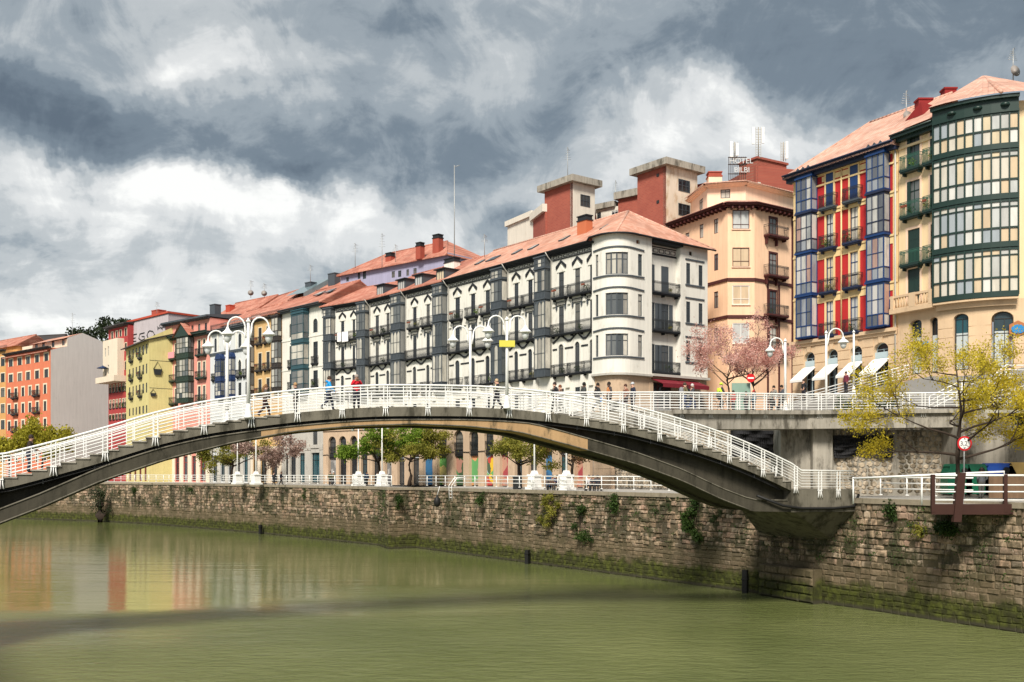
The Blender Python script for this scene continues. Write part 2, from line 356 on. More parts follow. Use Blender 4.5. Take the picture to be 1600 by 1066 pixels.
def wall_mesh(mb, x0, x1, z0, z1, ops, depth=.14, fmap=None, extra=(), m=0):
    f = fmap or (lambda x, y, z: (x, y, z))
    ops = [tuple(o)+(0, 0)[:max(0, 6-len(o))] for o in ops if o[1] > x0 and o[0] < x1]
    xs = sorted({round(v, 4) for v in [x0, x1] + [o[0] for o in ops] + [o[1] for o in ops] + list(extra) if x0-1e-6 <= v <= x1+1e-6})
    zs = sorted({round(v, 4) for v in [z0, z1] + [o[2] for o in ops] + [o[3] for o in ops] if z0-1e-6 <= v <= z1+1e-6})
    for i in range(len(xs)-1):
        for j in range(len(zs)-1):
            cx = (xs[i]+xs[i+1])/2; cz = (zs[j]+zs[j+1])/2
            if any(o[0] < cx < o[1] and o[2] < cz < o[3] for o in ops): continue
            mb.poly([f(xs[i], 0, zs[j]), f(xs[i+1], 0, zs[j]), f(xs[i+1], 0, zs[j+1]), f(xs[i], 0, zs[j+1])], m)
    for o in ops:
        a, b, c, d, r, pt = o[:6]; path = [(b, c), (a, c)]
        if r:
            arc = arcpts(a, b, d-r, r, 8, pt); k = len(arc)//2
            for q in range(k): mb.poly([f(a, 0, d), f(arc[q][0], 0, arc[q][1]), f(arc[q+1][0], 0, arc[q+1][1])], m)
            for q in range(k, len(arc)-1): mb.poly([f(b, 0, d), f(arc[q][0], 0, arc[q][1]), f(arc[q+1][0], 0, arc[q+1][1])], m)
            path += arc
        else: path += [(a, d), (b, d)]
        for q in range(len(path)):
            p, w = path[q], path[(q+1) % len(path)]
            if abs(p[0]-w[0])+abs(p[1]-w[1]) < 1e-6: continue
            mb.poly([f(p[0], 0, p[1]), f(p[0], depth, p[1]), f(w[0], depth, w[1]), f(w[0], 0, w[1])], m)
    return mb

def body(fc, z0, z1, ops, m, depth=11., x0=0., x1=None, name='wall', rev=.14, y=0.):
    """front wall with real openings plus plain sides, back and lid"""
    x1 = fc.L if x1 is None else x1; mb = MB(); h0, h1 = 0, z1-z0
    wall_mesh(mb, x0, x1, h0, h1, [(o[0], o[1], o[2]-z0, o[3]-z0)+tuple(o[4:]) for o in ops], rev)
    mb.poly([(x0,0,h0),(x0,0,h1),(x0,depth,h1),(x0,depth,h0)]); mb.poly([(x1,0,h0),(x1,depth,h0),(x1,depth,h1),(x1,0,h1)])
    mb.poly([(x0,depth,h0),(x0,depth,h1),(x1,depth,h1),(x1,depth,h0)]); mb.poly([(x0,0.3,h1),(x1,0.3,h1),(x1,depth,h1),(x0,depth,h1)])
    return fc.mb(name, mb, m, 0, y, z0)

def frame_mb(w, h, cols, rows, arch, pt, b=.07, mu=.05, dz=.05):
    mb = MB(); zs = h-arch
    mb.box(0, b, -dz, .03, 0, zs); mb.box(w-b, w, -dz, .03, 0, zs); mb.box(b, w-b, -dz, .03, 0, b)
    if arch:
        o = arcpts(0, w, zs, arch, 8, pt); i_ = arcpts(b, w-b, zs, max(.02, arch-b), 8, pt)
        for q in range(8):
            mb.poly([(o[q][0],-dz,o[q][1]), (i_[q][0],-dz,i_[q][1]), (i_[q+1][0],-dz,i_[q+1][1]), (o[q+1][0],-dz,o[q+1][1])])
            mb.poly([(i_[q][0],-dz,i_[q][1]), (i_[q][0],.03,i_[q][1]), (i_[q+1][0],.03,i_[q+1][1]), (i_[q+1][0],-dz,i_[q+1][1])])
        mb.box(b, w-b, -dz+.01, .02, zs-mu/2, zs+mu/2)
    else: mb.box(b, w-b, -dz, .03, h-b, h)
    for c in range(1, cols): x = w*c/cols; mb.box(x-mu/2, x+mu/2, -dz+.012, .02, b, (zs if arch else h-b))
    for r in rows: mb.box(b, w-b, -dz+.006, .025, h*r-mu/2, h*r+mu/2)
    return mb
def pane_mb(w, h, arch, pt):
    mb = MB()
    if arch: mb.poly([(0,0,0), (w,0,0)] + [(x,0,z) for x, z in reversed(arcpts(0, w, h-arch, arch, 8, pt))])
    else: mb.poly([(0,0,0), (w,0,0), (w,0,h), (0,0,h)])
    return mb
def window(fc, a, b, c, d, arch=0, pt=False, fm=None, gl=None, cols=2, rows=(.72,), y=.07, trim=None, tw=.14, sill=None, tp=.04, name='window'):
    w, h = rnd05(b-a), rnd05(d-c); arch = rnd05(arch) if arch else 0; fm = fm or M_slate; gl = gl or M_gld
    me = cached(('win', w, h, cols, rows, arch, pt, fm.name), lambda: frame_mb(w, h, cols, rows, arch, pt), 'window', fm)
    x0 = (a+b)/2-w/2; o = fc.put(name, me, x0, y, c)
    pm = cached(('pane', w, h, arch, pt, gl.name), lambda: pane_mb(w, h, arch, pt), 'pane', gl)
    fc.put('pane', pm, 0, 0, 0, o)
    if trim:
        def tr():
            mb = MB(); t = tw; p = tp + y
            mb.box(-t, 0, -p, -y, 0, h-arch); mb.box(w, w+t, -p, -y, 0, h-arch)
            if arch:
                q = arcpts(-t, w+t, h-arch, arch+t, 8, pt); r = arcpts(0, w, h-arch, arch, 8, pt)
                for k in range(8):
                    mb.poly([(q[k][0],-p,q[k][1]), (r[k][0],-p,r[k][1]), (r[k+1][0],-p,r[k+1][1]), (q[k+1][0],-p,q[k+1][1])])
                    mb.poly([(q[k][0],-y,q[k][1]), (q[k][0],-p,q[k][1]), (q[k+1][0],-p,q[k+1][1]), (q[k+1][0],-y,q[k+1][1])])
            else: mb.box(-t, w+t, -p, -y, h, h+t)
            return mb
        fc.put('trim', cached(('trim', w, h, arch, pt, y, tw, tp, trim.name), tr, 'trim', trim), 0, 0, 0, o)
    if sill:
        fc.put('sill', cached(('sill', w, y, sill.name), lambda: MB().box(-.12, w+.12, -y-.12, -y+.02, -.1, -.002), 'sill', sill), 0, 0, 0, o)
    return o
def railing_mb(L, p, h, bar=.13, r=.011, orn=True):
    """iron balcony railing: front and two returns"""
    mb = MB()
    for z in ((.06, h-.22, h) if orn else (.06, h)): 
        mb.box(0, L, -p, -p+.03, z-.02, z+.015); mb.box(0, .03, -p, 0, z-.02, z+.015); mb.box(L-.03, L, -p, 0, z-.02, z+.015)
    n = max(2, int(L/bar))
    for i in range(n+1): x = .015 + (L-.03)*i/n; mb.box(x-r, x+r, -p+.004, -p+.004+2*r, .05, h)
    k = max(1, int(p/bar))
    for i in range(k): y = -p*i/k - .02; mb.box(.004, .004+2*r, y-r, y+r, .05, h); mb.box(L-.004-2*r, L-.004, y-r, y+r, .05, h)
    if orn:
        for i in range(n): x = .015 + (L-.03)*(i+.5)/n; mb.box(x-.035, x+.035, -p+.008, -p+.022, h-.16, h-.09)
    return mb
def balcony(fc, a, b, z, p=.6, h=1.05, slabm=None, railm=None, th=.16, brackets=True, bar=.13, top=None):
    slabm = slabm or M_black; railm = railm or M_iron; L = rnd05(b-a); x0 = (a+b)/2-L/2
    def sl():
        mb = MB(); mb.box(0, L, -p, 0, -th, 0); mb.box(.05, L-.05, -p+.06, 0, -th-.1, -th-.001)
        if brackets:
            k = max(2, int(L/1.6)+1)
            for i in range(k):
                x = .2 + (L-.4)*i/(k-1); mb.prism([(0, 0)]*0 or [(x-.06, -th-.1), (x+.06, -th-.1), (x+.05, -th-.3), (x-.05, -th-.3)], -p*.65, 0)
        return mb
    o = fc.put('balcony', cached(('balc', L, p, th, brackets, slabm.name), sl, 'balcony', slabm), x0, 0, z)
    fc.put('railing', cached(('rail', L, p, h, bar, railm.name), lambda: railing_mb(L, p-.03, h, bar), 'railing', railm), 0, 0, 0, o)
    for k in range(RPOT.choice((0, 0, 0, 1, 1, 2))):
        v = RPOT.randrange(4); pm = cached(('pot', v), lambda: pot_mb(v), 'balcony_plant', (L_ivy, L_olv, L_grn, L_ivy)[v])
        fc.put('balcony_plant', pm, L*RPOT.uniform(.12, .88), -p*.5, .01, o)['kind'] = 'stuff'
    if top: fc.put('flower_box', cached(('fbox', L), lambda: MB().box(L*.12, L*.42, -p-.13, -p-.01, .62, .8), 'flower_box', top), 0, 0, 0, o)
    return o
def bay(fc, a, b, p, floors, fm, gl, ncol=3, head=.35, rail2=True, crown=None, name='bay_window', side=1, xpan=True, post=.09):
    """projecting glazed bay (mirador). floors: (z0, z1, spandrel height, lower pane height, arched?)"""
    W = b-a; zb = floors[-1][0]; mb = MB(); panes = []
    def band(x0, x1, y0, y1, z0, z1): mb.box(x0, x1, y0, y1, z0-zb, z1-zb)
    t = .07
    def shell(z0, z1, e=0.):     # solid band round the three sides
        band(-e, W+e, -p-e, -p+t, z0, z1); band(-e, t, -p+t, 0, z0, z1); band(W-t, W+e, -p+t, 0, z0, z1)
    nside = side
    for (z0, z1, sp, lo, arch) in floors:
        shell(z0, z0+sp); shell(z0+sp-.04, z0+sp+.05, .05); shell(z1-head, z1-.1); shell(z1-.1, z1+.06, .1)
        if xpan and sp > .5:
            for c in range(ncol):
                x0 = W*c/ncol+.12; x1 = W*(c+1)/ncol-.12; q = .035
                for s in (0, 1):
                    mb.add([(x0, -p-.03, z0+.1-zb + (sp-.2)*s), (x0+q*2, -p-.03, z0+.1-zb+(sp-.2)*s), (x1, -p-.03, z0+sp-.1-zb-(sp-.2)*s), (x1-q*2, -p-.03, z0+sp-.1-zb-(sp-.2)*s)], [(0,1,2,3)] if not s else [(0,3,2,1)])
        za, zt = z0+sp, z1-head
        for c in range(ncol+1): x = W*c/ncol; e = post if c in (0, ncol) else post*.62; band(max(0, x-e/2 if 0 < c < ncol else (0 if c == 0 else W-e)), min(W, x+e/2 if 0 < c < ncol else (e if c == 0 else W)), -p-.02, -p+.06, za, zt)
        for xs in (0, W-post): band(xs, xs+post, -.1, 0, za, zt)
        for c in range(1, nside): y = -p*c/nside; band(-.01, .06, y-.03, y+.03, za, zt); band(W-.06, W+.01, y-.03, y+.03, za, zt)
        cuts = [za] + ([za+lo] if lo else []) + [zt]
        for q in cuts[1:-1]: shell(q-.04, q+.04, .015)
        if rail2: zm = (cuts[-2]+zt)/2; band(0, W, -p-.012, -p+.05, zm-.022, zm+.022)
        if arch:
            for c in range(ncol):
                x0 = W*c/ncol+post*.3; x1 = W*(c+1)/ncol-post*.3; r = (x1-x0)*.75; zs = zt-r-zb
                ar = arcpts(x0, x1, zs, r, 6, arch == 2)
                for k in range(3): mb.poly([(x0, -p-.015, zt-zb), (ar[k][0], -p-.015, ar[k][1]), (ar[k+1][0], -p-.015, ar[k+1][1])])
                for k in range(3, 6): mb.poly([(x1, -p-.015, zt-zb), (ar[k][0], -p-.015, ar[k][1]), (ar[k+1][0], -p-.015, ar[k+1][1])])
        for i in range(len(cuts)-1):
            h = cuts[i+1]-cuts[i]
            for c in range(ncol): panes.append((W*c/ncol, -p+.03, cuts[i]-zb, W/ncol, h, 0))
            for c in range(nside):
                panes.append((.03, -p*c/nside, cuts[i]-zb, p/nside, h, -math.pi/2)); panes.append((W-.03, -p*(c+1)/nside, cuts[i]-zb, p/nside, h, math.pi/2))
    # floor and ceiling plates
    band(0, W, -p+.01, 0, floors[-1][0], floors[-1][0]+.05); zt = floors[0][1]; band(0.01, W-.01, -p+.02, 0, zt-.06, zt)
    o = fc.mb(name, mb, fm, a, 0, zb)
    for (x, y, z, w, h, r) in panes:
        me = cached(('bp', round(w, 2), round(h, 2), gl.name), lambda: pane_mb(round(w, 2), round(h, 2), 0, 0), 'pane', gl)
        link('pane', me, o, (x, y, z), r)
    return o
def gable_roof(fc, x0, x1, y0, y1, ze, rise, over=.7, m=None, hl=0., hr=0., endover=.3, ridge_at=.5, name='roof', th=.14):
    """tiled roof, eaves along the face; hl / hr give hipped ends"""
    m = m or M_tile; a, b, c, d = x0-endover, x1+endover, y0-over, y1+over; yr = y0+(y1-y0)*ridge_at; k = rise/max(.1, (yr-y0)); zf = -over*k
    kb = rise/max(.1, (y1-yr)); zbk = -over*kb
    mb = MB(); R0 = (x0+hl-(endover if not hl else 0), yr, rise); R1 = (x1-hr+(endover if not hr else 0), yr, rise)
    top = [(a, c, zf), (b, c, zf), (b, d, zbk), (a, d, zbk), R0, R1]
    bot = [(x, y, z-th) for x, y, z in top]
    mb.add(top+bot, [(0,1,5,4), (2,3,4,5), (1,2,5), (3,0,4), (6,10,11,7), (8,11,10,9), (7,11,8), (9,10,6), (0,6,7,1), (1,7,8,2), (2,8,9,3), (3,9,6,0)])
    o = fc.mb(name, mb, m, 0, 0, ze)
    rc = MB(); rc.tube([R0, R1], .13, 6)
    if hl: rc.tube([(a, c, zf+.02), R0], .11, 6)
    if hr: rc.tube([(b, c, zf+.02), R1], .11, 6)
    fc.mb('ridge_tiles', rc, m, 0, 0, 0, o)
    return o
def cornice(fc, x0, x1, z, p=.6, h=.28, m=None, name='cornice'):
    mb = MB(); mb.box(x0, x1, -p, .05, 0, h*.6); mb.box(x0, x1, -p*.55, .05, -h*.5, -.001); mb.tube([(x0, -p-.06, h*.55), (x1, -p-.06, h*.55)], .08, 6)
    return fc.mb(name, mb, m or M_black, 0, 0, z)
def band(fc, x0, x1, z0, z1, p=.05, m=None, name='string_course'):
    return fc.mb(name, MB().box(x0, x1, -p, .02, 0, z1-z0), m or M_black, 0, 0, z0)
def chimney(fc, x, y, z, w, d, h, m, capm=None, sub=None):
    mb = MB(); mb.box(-w/2, w/2, -d/2, d/2, 0, h); o = fc.mb('chimney', mb, m, x, y, z)
    c = MB(); c.box(-w/2-.07, w/2+.07, -d/2-.07, d/2+.07, h, h+.14)
    if capm: c.box(-w/2+.03, w/2-.03, -d/2+.03, d/2-.03, h+.14, h+.5); c.box(-w/2-.05, w/2+.05, -d/2-.05, d/2+.05, h+.5, h+.62)
    fc.mb('chimney_cap', c, capm or m, 0, 0, 0, o); return o
def dormer(fc, x, y, z, w, d, h, m, roofm):
    mb = MB(); mb.box(-w/2, w/2, 0, d, -1.2, h); o = fc.mb('dormer', mb, m, x, y, z)
    fc.mb('dormer_roof', MB().prism([(-w/2-.2, h+.01), (w/2+.2, h+.01), (w/2+.2, h+.13), (-w/2-.2, h+.13)], -.3, d), roofm, 0, 0, 0, o)
    me = cached(('dw', round(w, 1)), lambda: frame_mb(w-.3, h-.3, 3, (), 0, 0), 'window', M_slate)
    q = fc.put('dormer_window', me, -w/2+.15, -.03, .15, o)
    fc.put('pane', cached(('dwp', round(w, 1)), lambda: pane_mb(w-.3, h-.3, 0, 0).box(0,.0001,0,.0001,0,.0001), 'pane', M_glp), -w/2+.15, -.02, .15, o)
    return o
def skylight(fc, x, y, z, w, l, slope, sub=None):
    mb = MB(); c, s = math.cos(slope), math.sin(slope)
    def P(u, v, q): return (u, v*c-q*s, v*s+q*c)
    def slab(u0, u1, v0, v1, q0, q1, m): 
        mb.add([P(u,v,q) for q in (q0,q1) for (u,v) in ((u0,v0),(u1,v0),(u1,v1),(u0,v1))], [(0,3,2,1),(4,5,6,7),(0,1,5,4),(1,2,6,5),(2,3,7,6),(3,0,4,7)], m)
    slab(0, w, 0, l, .0, .12, 0); slab(.08, w-.08, .08, l-.08, .1, .125, 1)
    return fc.mb('skylight', mb, [M_slate, M_gl], x, y, z)
def inset(fc, name, m, a, b, c, d, y=.18, arch=0):
    return fc.mb(name, pane_mb(b-a, d-c, arch, False), m, a, y, c)
# ------------------------------------------------------------------ the white riverside row and the corner house
PROM = 6.7; E0, T1, T2, T3, ARC = 31.5, 26.9, 23.0, 18.7, 14.6
def muralmat(name, cols, scale, seed):
    m, nt, N, L, b = nodes(name); tc = N.new('ShaderNodeTexCoord'); mp = N.new('ShaderNodeMapping'); L.new(tc.outputs['Object'], mp.inputs[0])
    mp.inputs['Location'].default_value = (seed*3.3, 0, seed*1.7)
    n = N.new('ShaderNodeTexNoise'); n.inputs['Scale'].default_value = 1.1; n.inputs['Detail'].default_value = 2; L.new(mp.outputs[0], n.inputs['Vector'])
    ad = N.new('ShaderNodeVectorMath'); ad.operation = 'ADD'; L.new(mp.outputs[0], ad.inputs[0]); L.new(n.outputs[1], ad.inputs[1])
    v = N.new('ShaderNodeTexVoronoi'); v.inputs['Scale'].default_value = scale; L.new(ad.outputs[0], v.inputs['Vector'])
    sp = N.new('ShaderNodeSeparateColor'); L.new(v.outputs['Color'], sp.inputs[0])
    c = RAMP(nt, sp.outputs[0], [(i/len(cols), q) for i, q in enumerate(cols)], 'CONSTANT')
    L.new(c, b.inputs['Base Color']); b.inputs['Roughness'].default_value = .7; return m
MUR = [muralmat('mural_blue', [(.03,.12,.24), (.10,.06,.16), (.03,.14,.3), (.55,.16,.07), (.02,.09,.2)], .7, 1),
       muralmat('mural_green', [(.10,.28,.05), (.6,.5,.18), (.5,.3,.22), (.12,.33,.08), (.62,.52,.2)], .6, 2),
       muralmat('mural_orange', [(.07,.2,.08), (.75,.40,.03), (.05,.09,.04), (.75,.45,.06), (.4,.2,.15)], .7, 3),
       muralmat('mural_peach', [(.12,.35,.12), (.7,.32,.15), (.4,.3,.22), (.3,.2,.14), (.62,.3,.1)], .8, 4),
       muralmat('mural_leaf', [(.12,.36,.12), (.7,.45,.03), (.35,.5,.6), (.06,.1,.06), (.45,.06,.05)], .8, 5),
       muralmat('mural_red', [(.33,.05,.06), (.45,.24,.17), (.3,.07,.09), (.05,.08,.2), (.38,.05,.07)], .7, 6),
       muralmat('mural_grey', [(.16,.16,.16), (.35,.34,.33), (.08,.08,.09), (.26,.25,.25), (.5,.5,.5)], 1.1, 7)]
M_shop = glass('shop_glass', [(.015,.02,.025), (.03,.05,.06), (.05,.05,.05), (.02,.08,.10), (.01,.012,.015)])
M_red = mat('red_flowers', (.20, .06, .035), .9, .3, 3, 0, 0)
M_brick = mat('red_brick', (.33, .075, .05), .9, .14, 1.2, .1, .3, 10)

def arcade(fc, ops_px, murals, m=None, pilast=True):
    """tall ground arcade at promenade level: arches, murals in the lower openings, dark windows over them"""
    m = m or M_arc; ops = []
    for (pa, pb) in ops_px: ops.append((fc.s_(pa), fc.s_(pb), PROM, 13.45, (fc.s_(pb)-fc.s_(pa))*.5))
    mb = MB(); wall_mesh(mb, 0, fc.L, 0, ARC-PROM, [(a, b, c-PROM, d-PROM, r) for a, b, c, d, r in ops], .5)
    fc.mb('arcade', mb, m, 0, -.12, PROM)
    for i, (a, b, c, d, r) in enumerate(ops):
        mu = murals[i % len(murals)]
        if mu is None:
            window(fc, a, b, PROM+.15, 10.2, fm=M_iron, gl=M_shop, cols=2, rows=(.78,), y=.3, name='shop_window')
        else: inset(fc, 'mural_panel', MUR[mu], a, b, PROM+.1, 10.3, .3)
        fc.mb('lintel', MB().box(a, b, .1, .34, 0, .75), M_iron, 0, 0, 10.3)
        window(fc, a, b, 11.05, 13.45, arch=(b-a)*.5, fm=M_iron, gl=M_gld, cols=2, rows=(.35,), y=.28)
        fc.mb('railing', railing_mb(b-a, .05, .95, .14), M_iron, a, .05, 11.05)
    fc.mb('arcade_cornice', MB().box(0, fc.L, -.28, .05, 0, .3).box(0, fc.L, -.4, .05, .3, .42), m, 0, 0, ARC-.4)
    # cable along the arcade
    fc.mb('cable', MB().tube([(x*fc.L/12, -.17, 4.1+.06*math.sin(x*2.1)) for x in range(13)], .05, 5), M_iron, 0, 0, PROM)

def white_units(fc, wins, bays, drains=(), walls=()):
    """wins: window columns (px,px); bays: (px,px) on the wall; walls: stretches of plain wall between the bays (px,px)"""
    ops = []; cols = [(fc.s_(a), fc.s_(b)) for a, b in wins]
    for a, b in cols:
        w = b-a; ops += [(a, b, T1+.08, 29.55), (a, b, T2+.08, 25.95), (a, b, T3+.08, 21.95, w*.55), (a, b, ARC+.9, ARC+2.6)]
    body(fc, ARC, E0+.25, ops, M_white, 13., rev=.14)
    for a, b in cols:
        w = b-a
        window(fc, a, b, T1+.08, 29.55, fm=M_slate, rows=(.7,)); window(fc, a, b, T2+.08, 25.95, fm=M_slate, rows=(.7,))
        window(fc, a, b, T3+.08, 21.95, arch=w*.55, fm=M_slate, rows=(), trim=M_white, tw=.22, tp=.07); window(fc, a, b, ARC+.9, ARC+2.6, fm=M_slate, sill=M_white)
        c = (a+b)/2
        # pedimented hood over the top floor window, bracketed lintel over the middle one
        mb = MB(); k = w*.5+.42
        mb.prism([(c-k, 29.95), (c-k, 30.25), (c, 30.85), (c+k, 30.25), (c+k, 29.95), (c+k-.12, 29.95), (c, 30.62), (c-k+.12, 29.95)], -.12, 0)
        fc.mb('window_hood', mb, M_black)
        mb = MB(); mb.box(c-k+.15, c+k-.15, -.08, 0, 29.58, 29.78); mb.prism([(c-.34, 29.79), (c+.34, 29.79), (c, 30.33)], -.06, 0); fc.mb('window_head', mb, M_white)
        mb = MB(); mb.box(c-k, c+k, -.09, 0, 26.38, 26.46); mb.box(c-k, c+k, -.09, 0, 26.03, 26.1); mb.box(c-k, c-k+.07, -.088, 0, 26.1, 26.38); mb.box(c+k-.07, c+k, -.088, 0, 26.1, 26.38)
        fc.mb('window_lintel', mb, M_black)
        for q in (-1, 1): fc.mb('lintel_bracket', MB().prism([(c+q*(k-.1)-.06, 25.6), (c+q*(k-.1)+.06, 25.6), (c+q*(k-.1)+.1, 26.02), (c+q*(k-.1)-.1, 26.02)], -.16, 0), M_slate); fc.mb('lintel_panel', MB().box(c-k+.12, c+k-.12, -.07, 0, 26.1, 26.38), M_white)
    for (pa, pb) in walls:
        a, b = fc.s_(pa), fc.s_(pb); inner = [c for c in cols if c[0] > a-.05 and c[1] < b+.8]
        # frieze under the eaves: two dark lines and a row of framed panels
        mb = MB(); mb.box(a, b, -.07, 0, 30.92, 31.03); mb.box(a, b, -.07, 0, 31.42, 31.52); n = max(2, int((b-a)/.8)); st = (b-a)/n
        for i in range(n):
            x0 = a+st*i+.1; x1 = a+st*(i+1)-.1
            mb.box(x0, x1, -.06, 0, 31.1, 31.14); mb.box(x0, x1, -.06, 0, 31.32, 31.36); mb.box(x0, x0+.05, -.06, 0, 31.14, 31.32); mb.box(x1-.05, x1, -.06, 0, 31.14, 31.32)
        fc.mb('frieze', mb, M_black)
        # zigzag string course on the first floor, dashes between the arches
        mb = MB(); xs = [a]
        pts = []
        edges = [a] + [ (c[0]+c[1])/2 for c in inner ] + [b]
        for i in range(1, len(edges)-1):
            l = (edges[i-1]+edges[i])/2 if i > 1 else a; r = (edges[i]+edges[i+1])/2 if i < len(edges)-2 else b
            pts += [(l, 22.1), (l+.25, 22.1), (edges[i], 22.78), (r-.25, 22.1), (r, 22.1)]
        for p, q in zip(pts, pts[1:]):
            if q[0]-p[0] > .02: mb.prism([p, q, (q[0], q[1]+.2), (p[0], p[1]+.2)], -.09, 0)
        for i in range(len(edges)-1):
            l = edges[i]+.62 if i else a; r = edges[i+1]-.62 if i < len(edges)-2 else b
            if r-l > .15: mb.box(l, r, -.06, 0, 21.35, 21.52)
        fc.mb('zigzag_course', mb, M_black)
        for z in (T1, T2, T3):
            if z == T2 or len(inner) < 1: balcony(fc, a+.05, b-.05, z, .55, 1.05, M_black, M_iron, .12)
            else:
                for i, c in enumerate(inner):
                    m = (c[0]+c[1])/2; l = max(a+.05, m-1.15); r = min(b-.03, m+1.15)
                    balcony(fc, l, r, z, .55, 1.05, M_black, M_iron, .12, top=M_red if (z == T1 and i != 1) else None)
        for i in range(len(edges)-2+1):
            mb = MB(); c = (edges[i]+edges[i+1])/2 if 0 < i < len(edges)-2 else (a+.25 if i == 0 else b-.25)
            mb.box(c-.35, c+.35, -.22, 0, ARC, 17.2); mb.prism([(c-.35, 17.2), (c+.35, 17.2), (c+.2, 18.4), (c-.2, 18.4)], -.4, 0)
            fc.mb('pilaster', MB().prism([(c-.22, T2+3.0), (c+.22, T2+3.0), (c+.10, T1-.45), (c-.10, T1-.45)], -.16, 0), M_white)
            fc.mb('pilaster', mb, M_white)
    for (pa, pb) in bays:
        a, b = fc.s_(pa), fc.s_(pb)
        bay(fc, a, b, .85, [(30.3, E0+.05, .12, 0, 0), (T1+.1, 30.3, .8, 0, 0), (T2+.1, T1+.1, .75, 0, 2), (T3-.1, T2+.1, .85, 0, 1)], M_slate, M_gl, 3, head=.3)
    for px in drains:
        x = fc.s_(px); mb = MB().tube([(x, -.95, E0+.35), (x, -.6, E0-.1), (x, -.14, E0-.5), (x, -.14, ARC)], .06, 6); fc.mb('drainpipe', mb, M_greystone)

# corner house (three facade bays, round turret, side front)
rc = thing('corner_house', 'large white corner house with round turret, clay tile roof and red awnings', 'building', (*at(929, 104.5), PROM))
fw = Face(rc, at(700, 126), at(929, 104.5)); LW = fw.L
white_units(fw, [(711.7,718.5), (736,742.5), (759,765.5), (804,810), (825.5,832), (873.4,881), (898.7,906.3), (922,928.2)],
            [(776,793), (844,861)], (702, 794.5, 862.5), [(702.5,773), (796,842), (864,929)])
arcade(fw, [(710,725), (734,748.5), (758,772), (782,795), (805.6,817), (827,840), (850,864), (875,888), (899,912), (923,928.6)], [2, 3, 4, 5, None, None, 0, None, 5, 6])
cornice(fw, -.2, LW+.3, E0+.12, .5, .3)
# the turret: a rounded corner running on to the side front
def turret_path():
    R = 2.2; cx, cy = LW+1.4, -.35+R; pts = [(LW, -.35)]
    for i in range(13): t = -math.pi/2 + math.pi/2*i/12; pts.append((cx+R*math.cos(t), cy+R*math.sin(t)))
    pts.append((cx+R, 4.6)); return pts
TP = turret_path(); TS = [0.]
for p, q in zip(TP, TP[1:]): TS.append(TS[-1] + math.dist(p, q))
def tmap(x, y, z):
    for i in range(len(TS)-1):
        if x <= TS[i+1]+1e-6 or i == len(TS)-2:
            p, q = TP[i], TP[i+1]; l = TS[i+1]-TS[i]; t = (x-TS[i])/l; dx, dy = (q[0]-p[0])/l, (q[1]-p[1])/l
            return (p[0]+(q[0]-p[0])*t - dy*y, p[1]+(q[1]-p[1])*t + dx*y, z)
XT = LW+1.4+2.2; SEND = TS[-1]
rows = [(28.15, 30.35), (24.1, 26.3), (20.0, 22.2)]
tops = [(.55, .95), (1.95, 4.35), (SEND-1.95, SEND-1.35)]
tw = []
for (z0, z1) in rows:
    for (a, b) in tops: tw.append((a, b, z0-T3+.4, z1-T3+.4))
tw.append((SEND-2.2, SEND-1.7, 31.35-T3+.4, 31.75-T3+.4))
mb = MB(); wall_mesh(mb, 0, SEND, 0, 32.2-T3+.4, tw, .2, tmap, TS)
mb.poly([tmap(s, 0, 0) for s in reversed(TS)] + [(LW, 4.6, 0)]); fw.mb('turret', mb, M_white, 0, 0, T3-.4)
for (z0, z1) in rows:
    for (a, b) in tops:
        k = 4 if b-a > 1.5 else 1
        for i in range(k):
            a0 = a+(b-a)*i/k; b0 = a+(b-a)*(i+1)/k; p = tmap(a0, .14, z0); q = tmap(b0, .14, z0)
            w = math.dist(p, q); r = math.atan2(q[1]-p[1], q[0]-p[0])
            o = link('window', frame_mb(w, z1-z0, 1, (.7,), 0, 0).mesh('window', M_slate), rc, fw.loc(p[0], p[1], z0), fw.a+r)
            link('pane', pane_mb(w, z1-z0, 0, 0).mesh('pane', M_gl), o)
    for zc, pr in ((z1+.32, .1), (z0-.2, .12)):
        mb = MB(); s0, s1 = .25, SEND-1.15; n = 24; vs = []
        for i in range(n+1):
            s = s0+(s1-s0)*i/n; lift = .16*math.sin(math.pi*i/n) if zc > z1 else 0
            vs += [tmap(s, -pr, zc+lift), tmap(s, -pr, zc+lift+.14), tmap(s, .05, zc+lift+.14), tmap(s, .05, zc+lift)]
        fs = [(4*i+j, 4*i+(j+1) % 4, 4*i+4+(j+1) % 4, 4*i+4+j) for i in range(n) for j in range(4)] + [(3,2,1,0), (4*n, 4*n+1, 4*n+2, 4*n+3)]
        mb.add(vs, fs); fw.mb('window_band', mb, M_slate)
# ground floor of the turret: sandstone, chamfered
mb = MB(); wall_mesh(mb, 0, SEND, 0, T3-.4-PROM, [(1.9, 4.2, 4.2, 8.8)], .3, lambda x, y, z: tmap(x, y+.35, z), TS); fw.mb('turret_base', mb, M_arc, 0, 0, PROM)
mb = MB(); n = 24; vs = []
for i in range(n+1):
    s = SEND*i/n; vs += [tmap(s, -.12, T3-.62), tmap(s, -.12, T3-.42), tmap(s, .4, T3-.42), tmap(s, .4, T3-.62)]
mb.add(vs, [(4*i+j, 4*i+(j+1) % 4, 4*i+4+(j+1) % 4, 4*i+4+j) for i in range(n) for j in range(4)]); fw.mb('turret_cornice', mb, M_greystone)
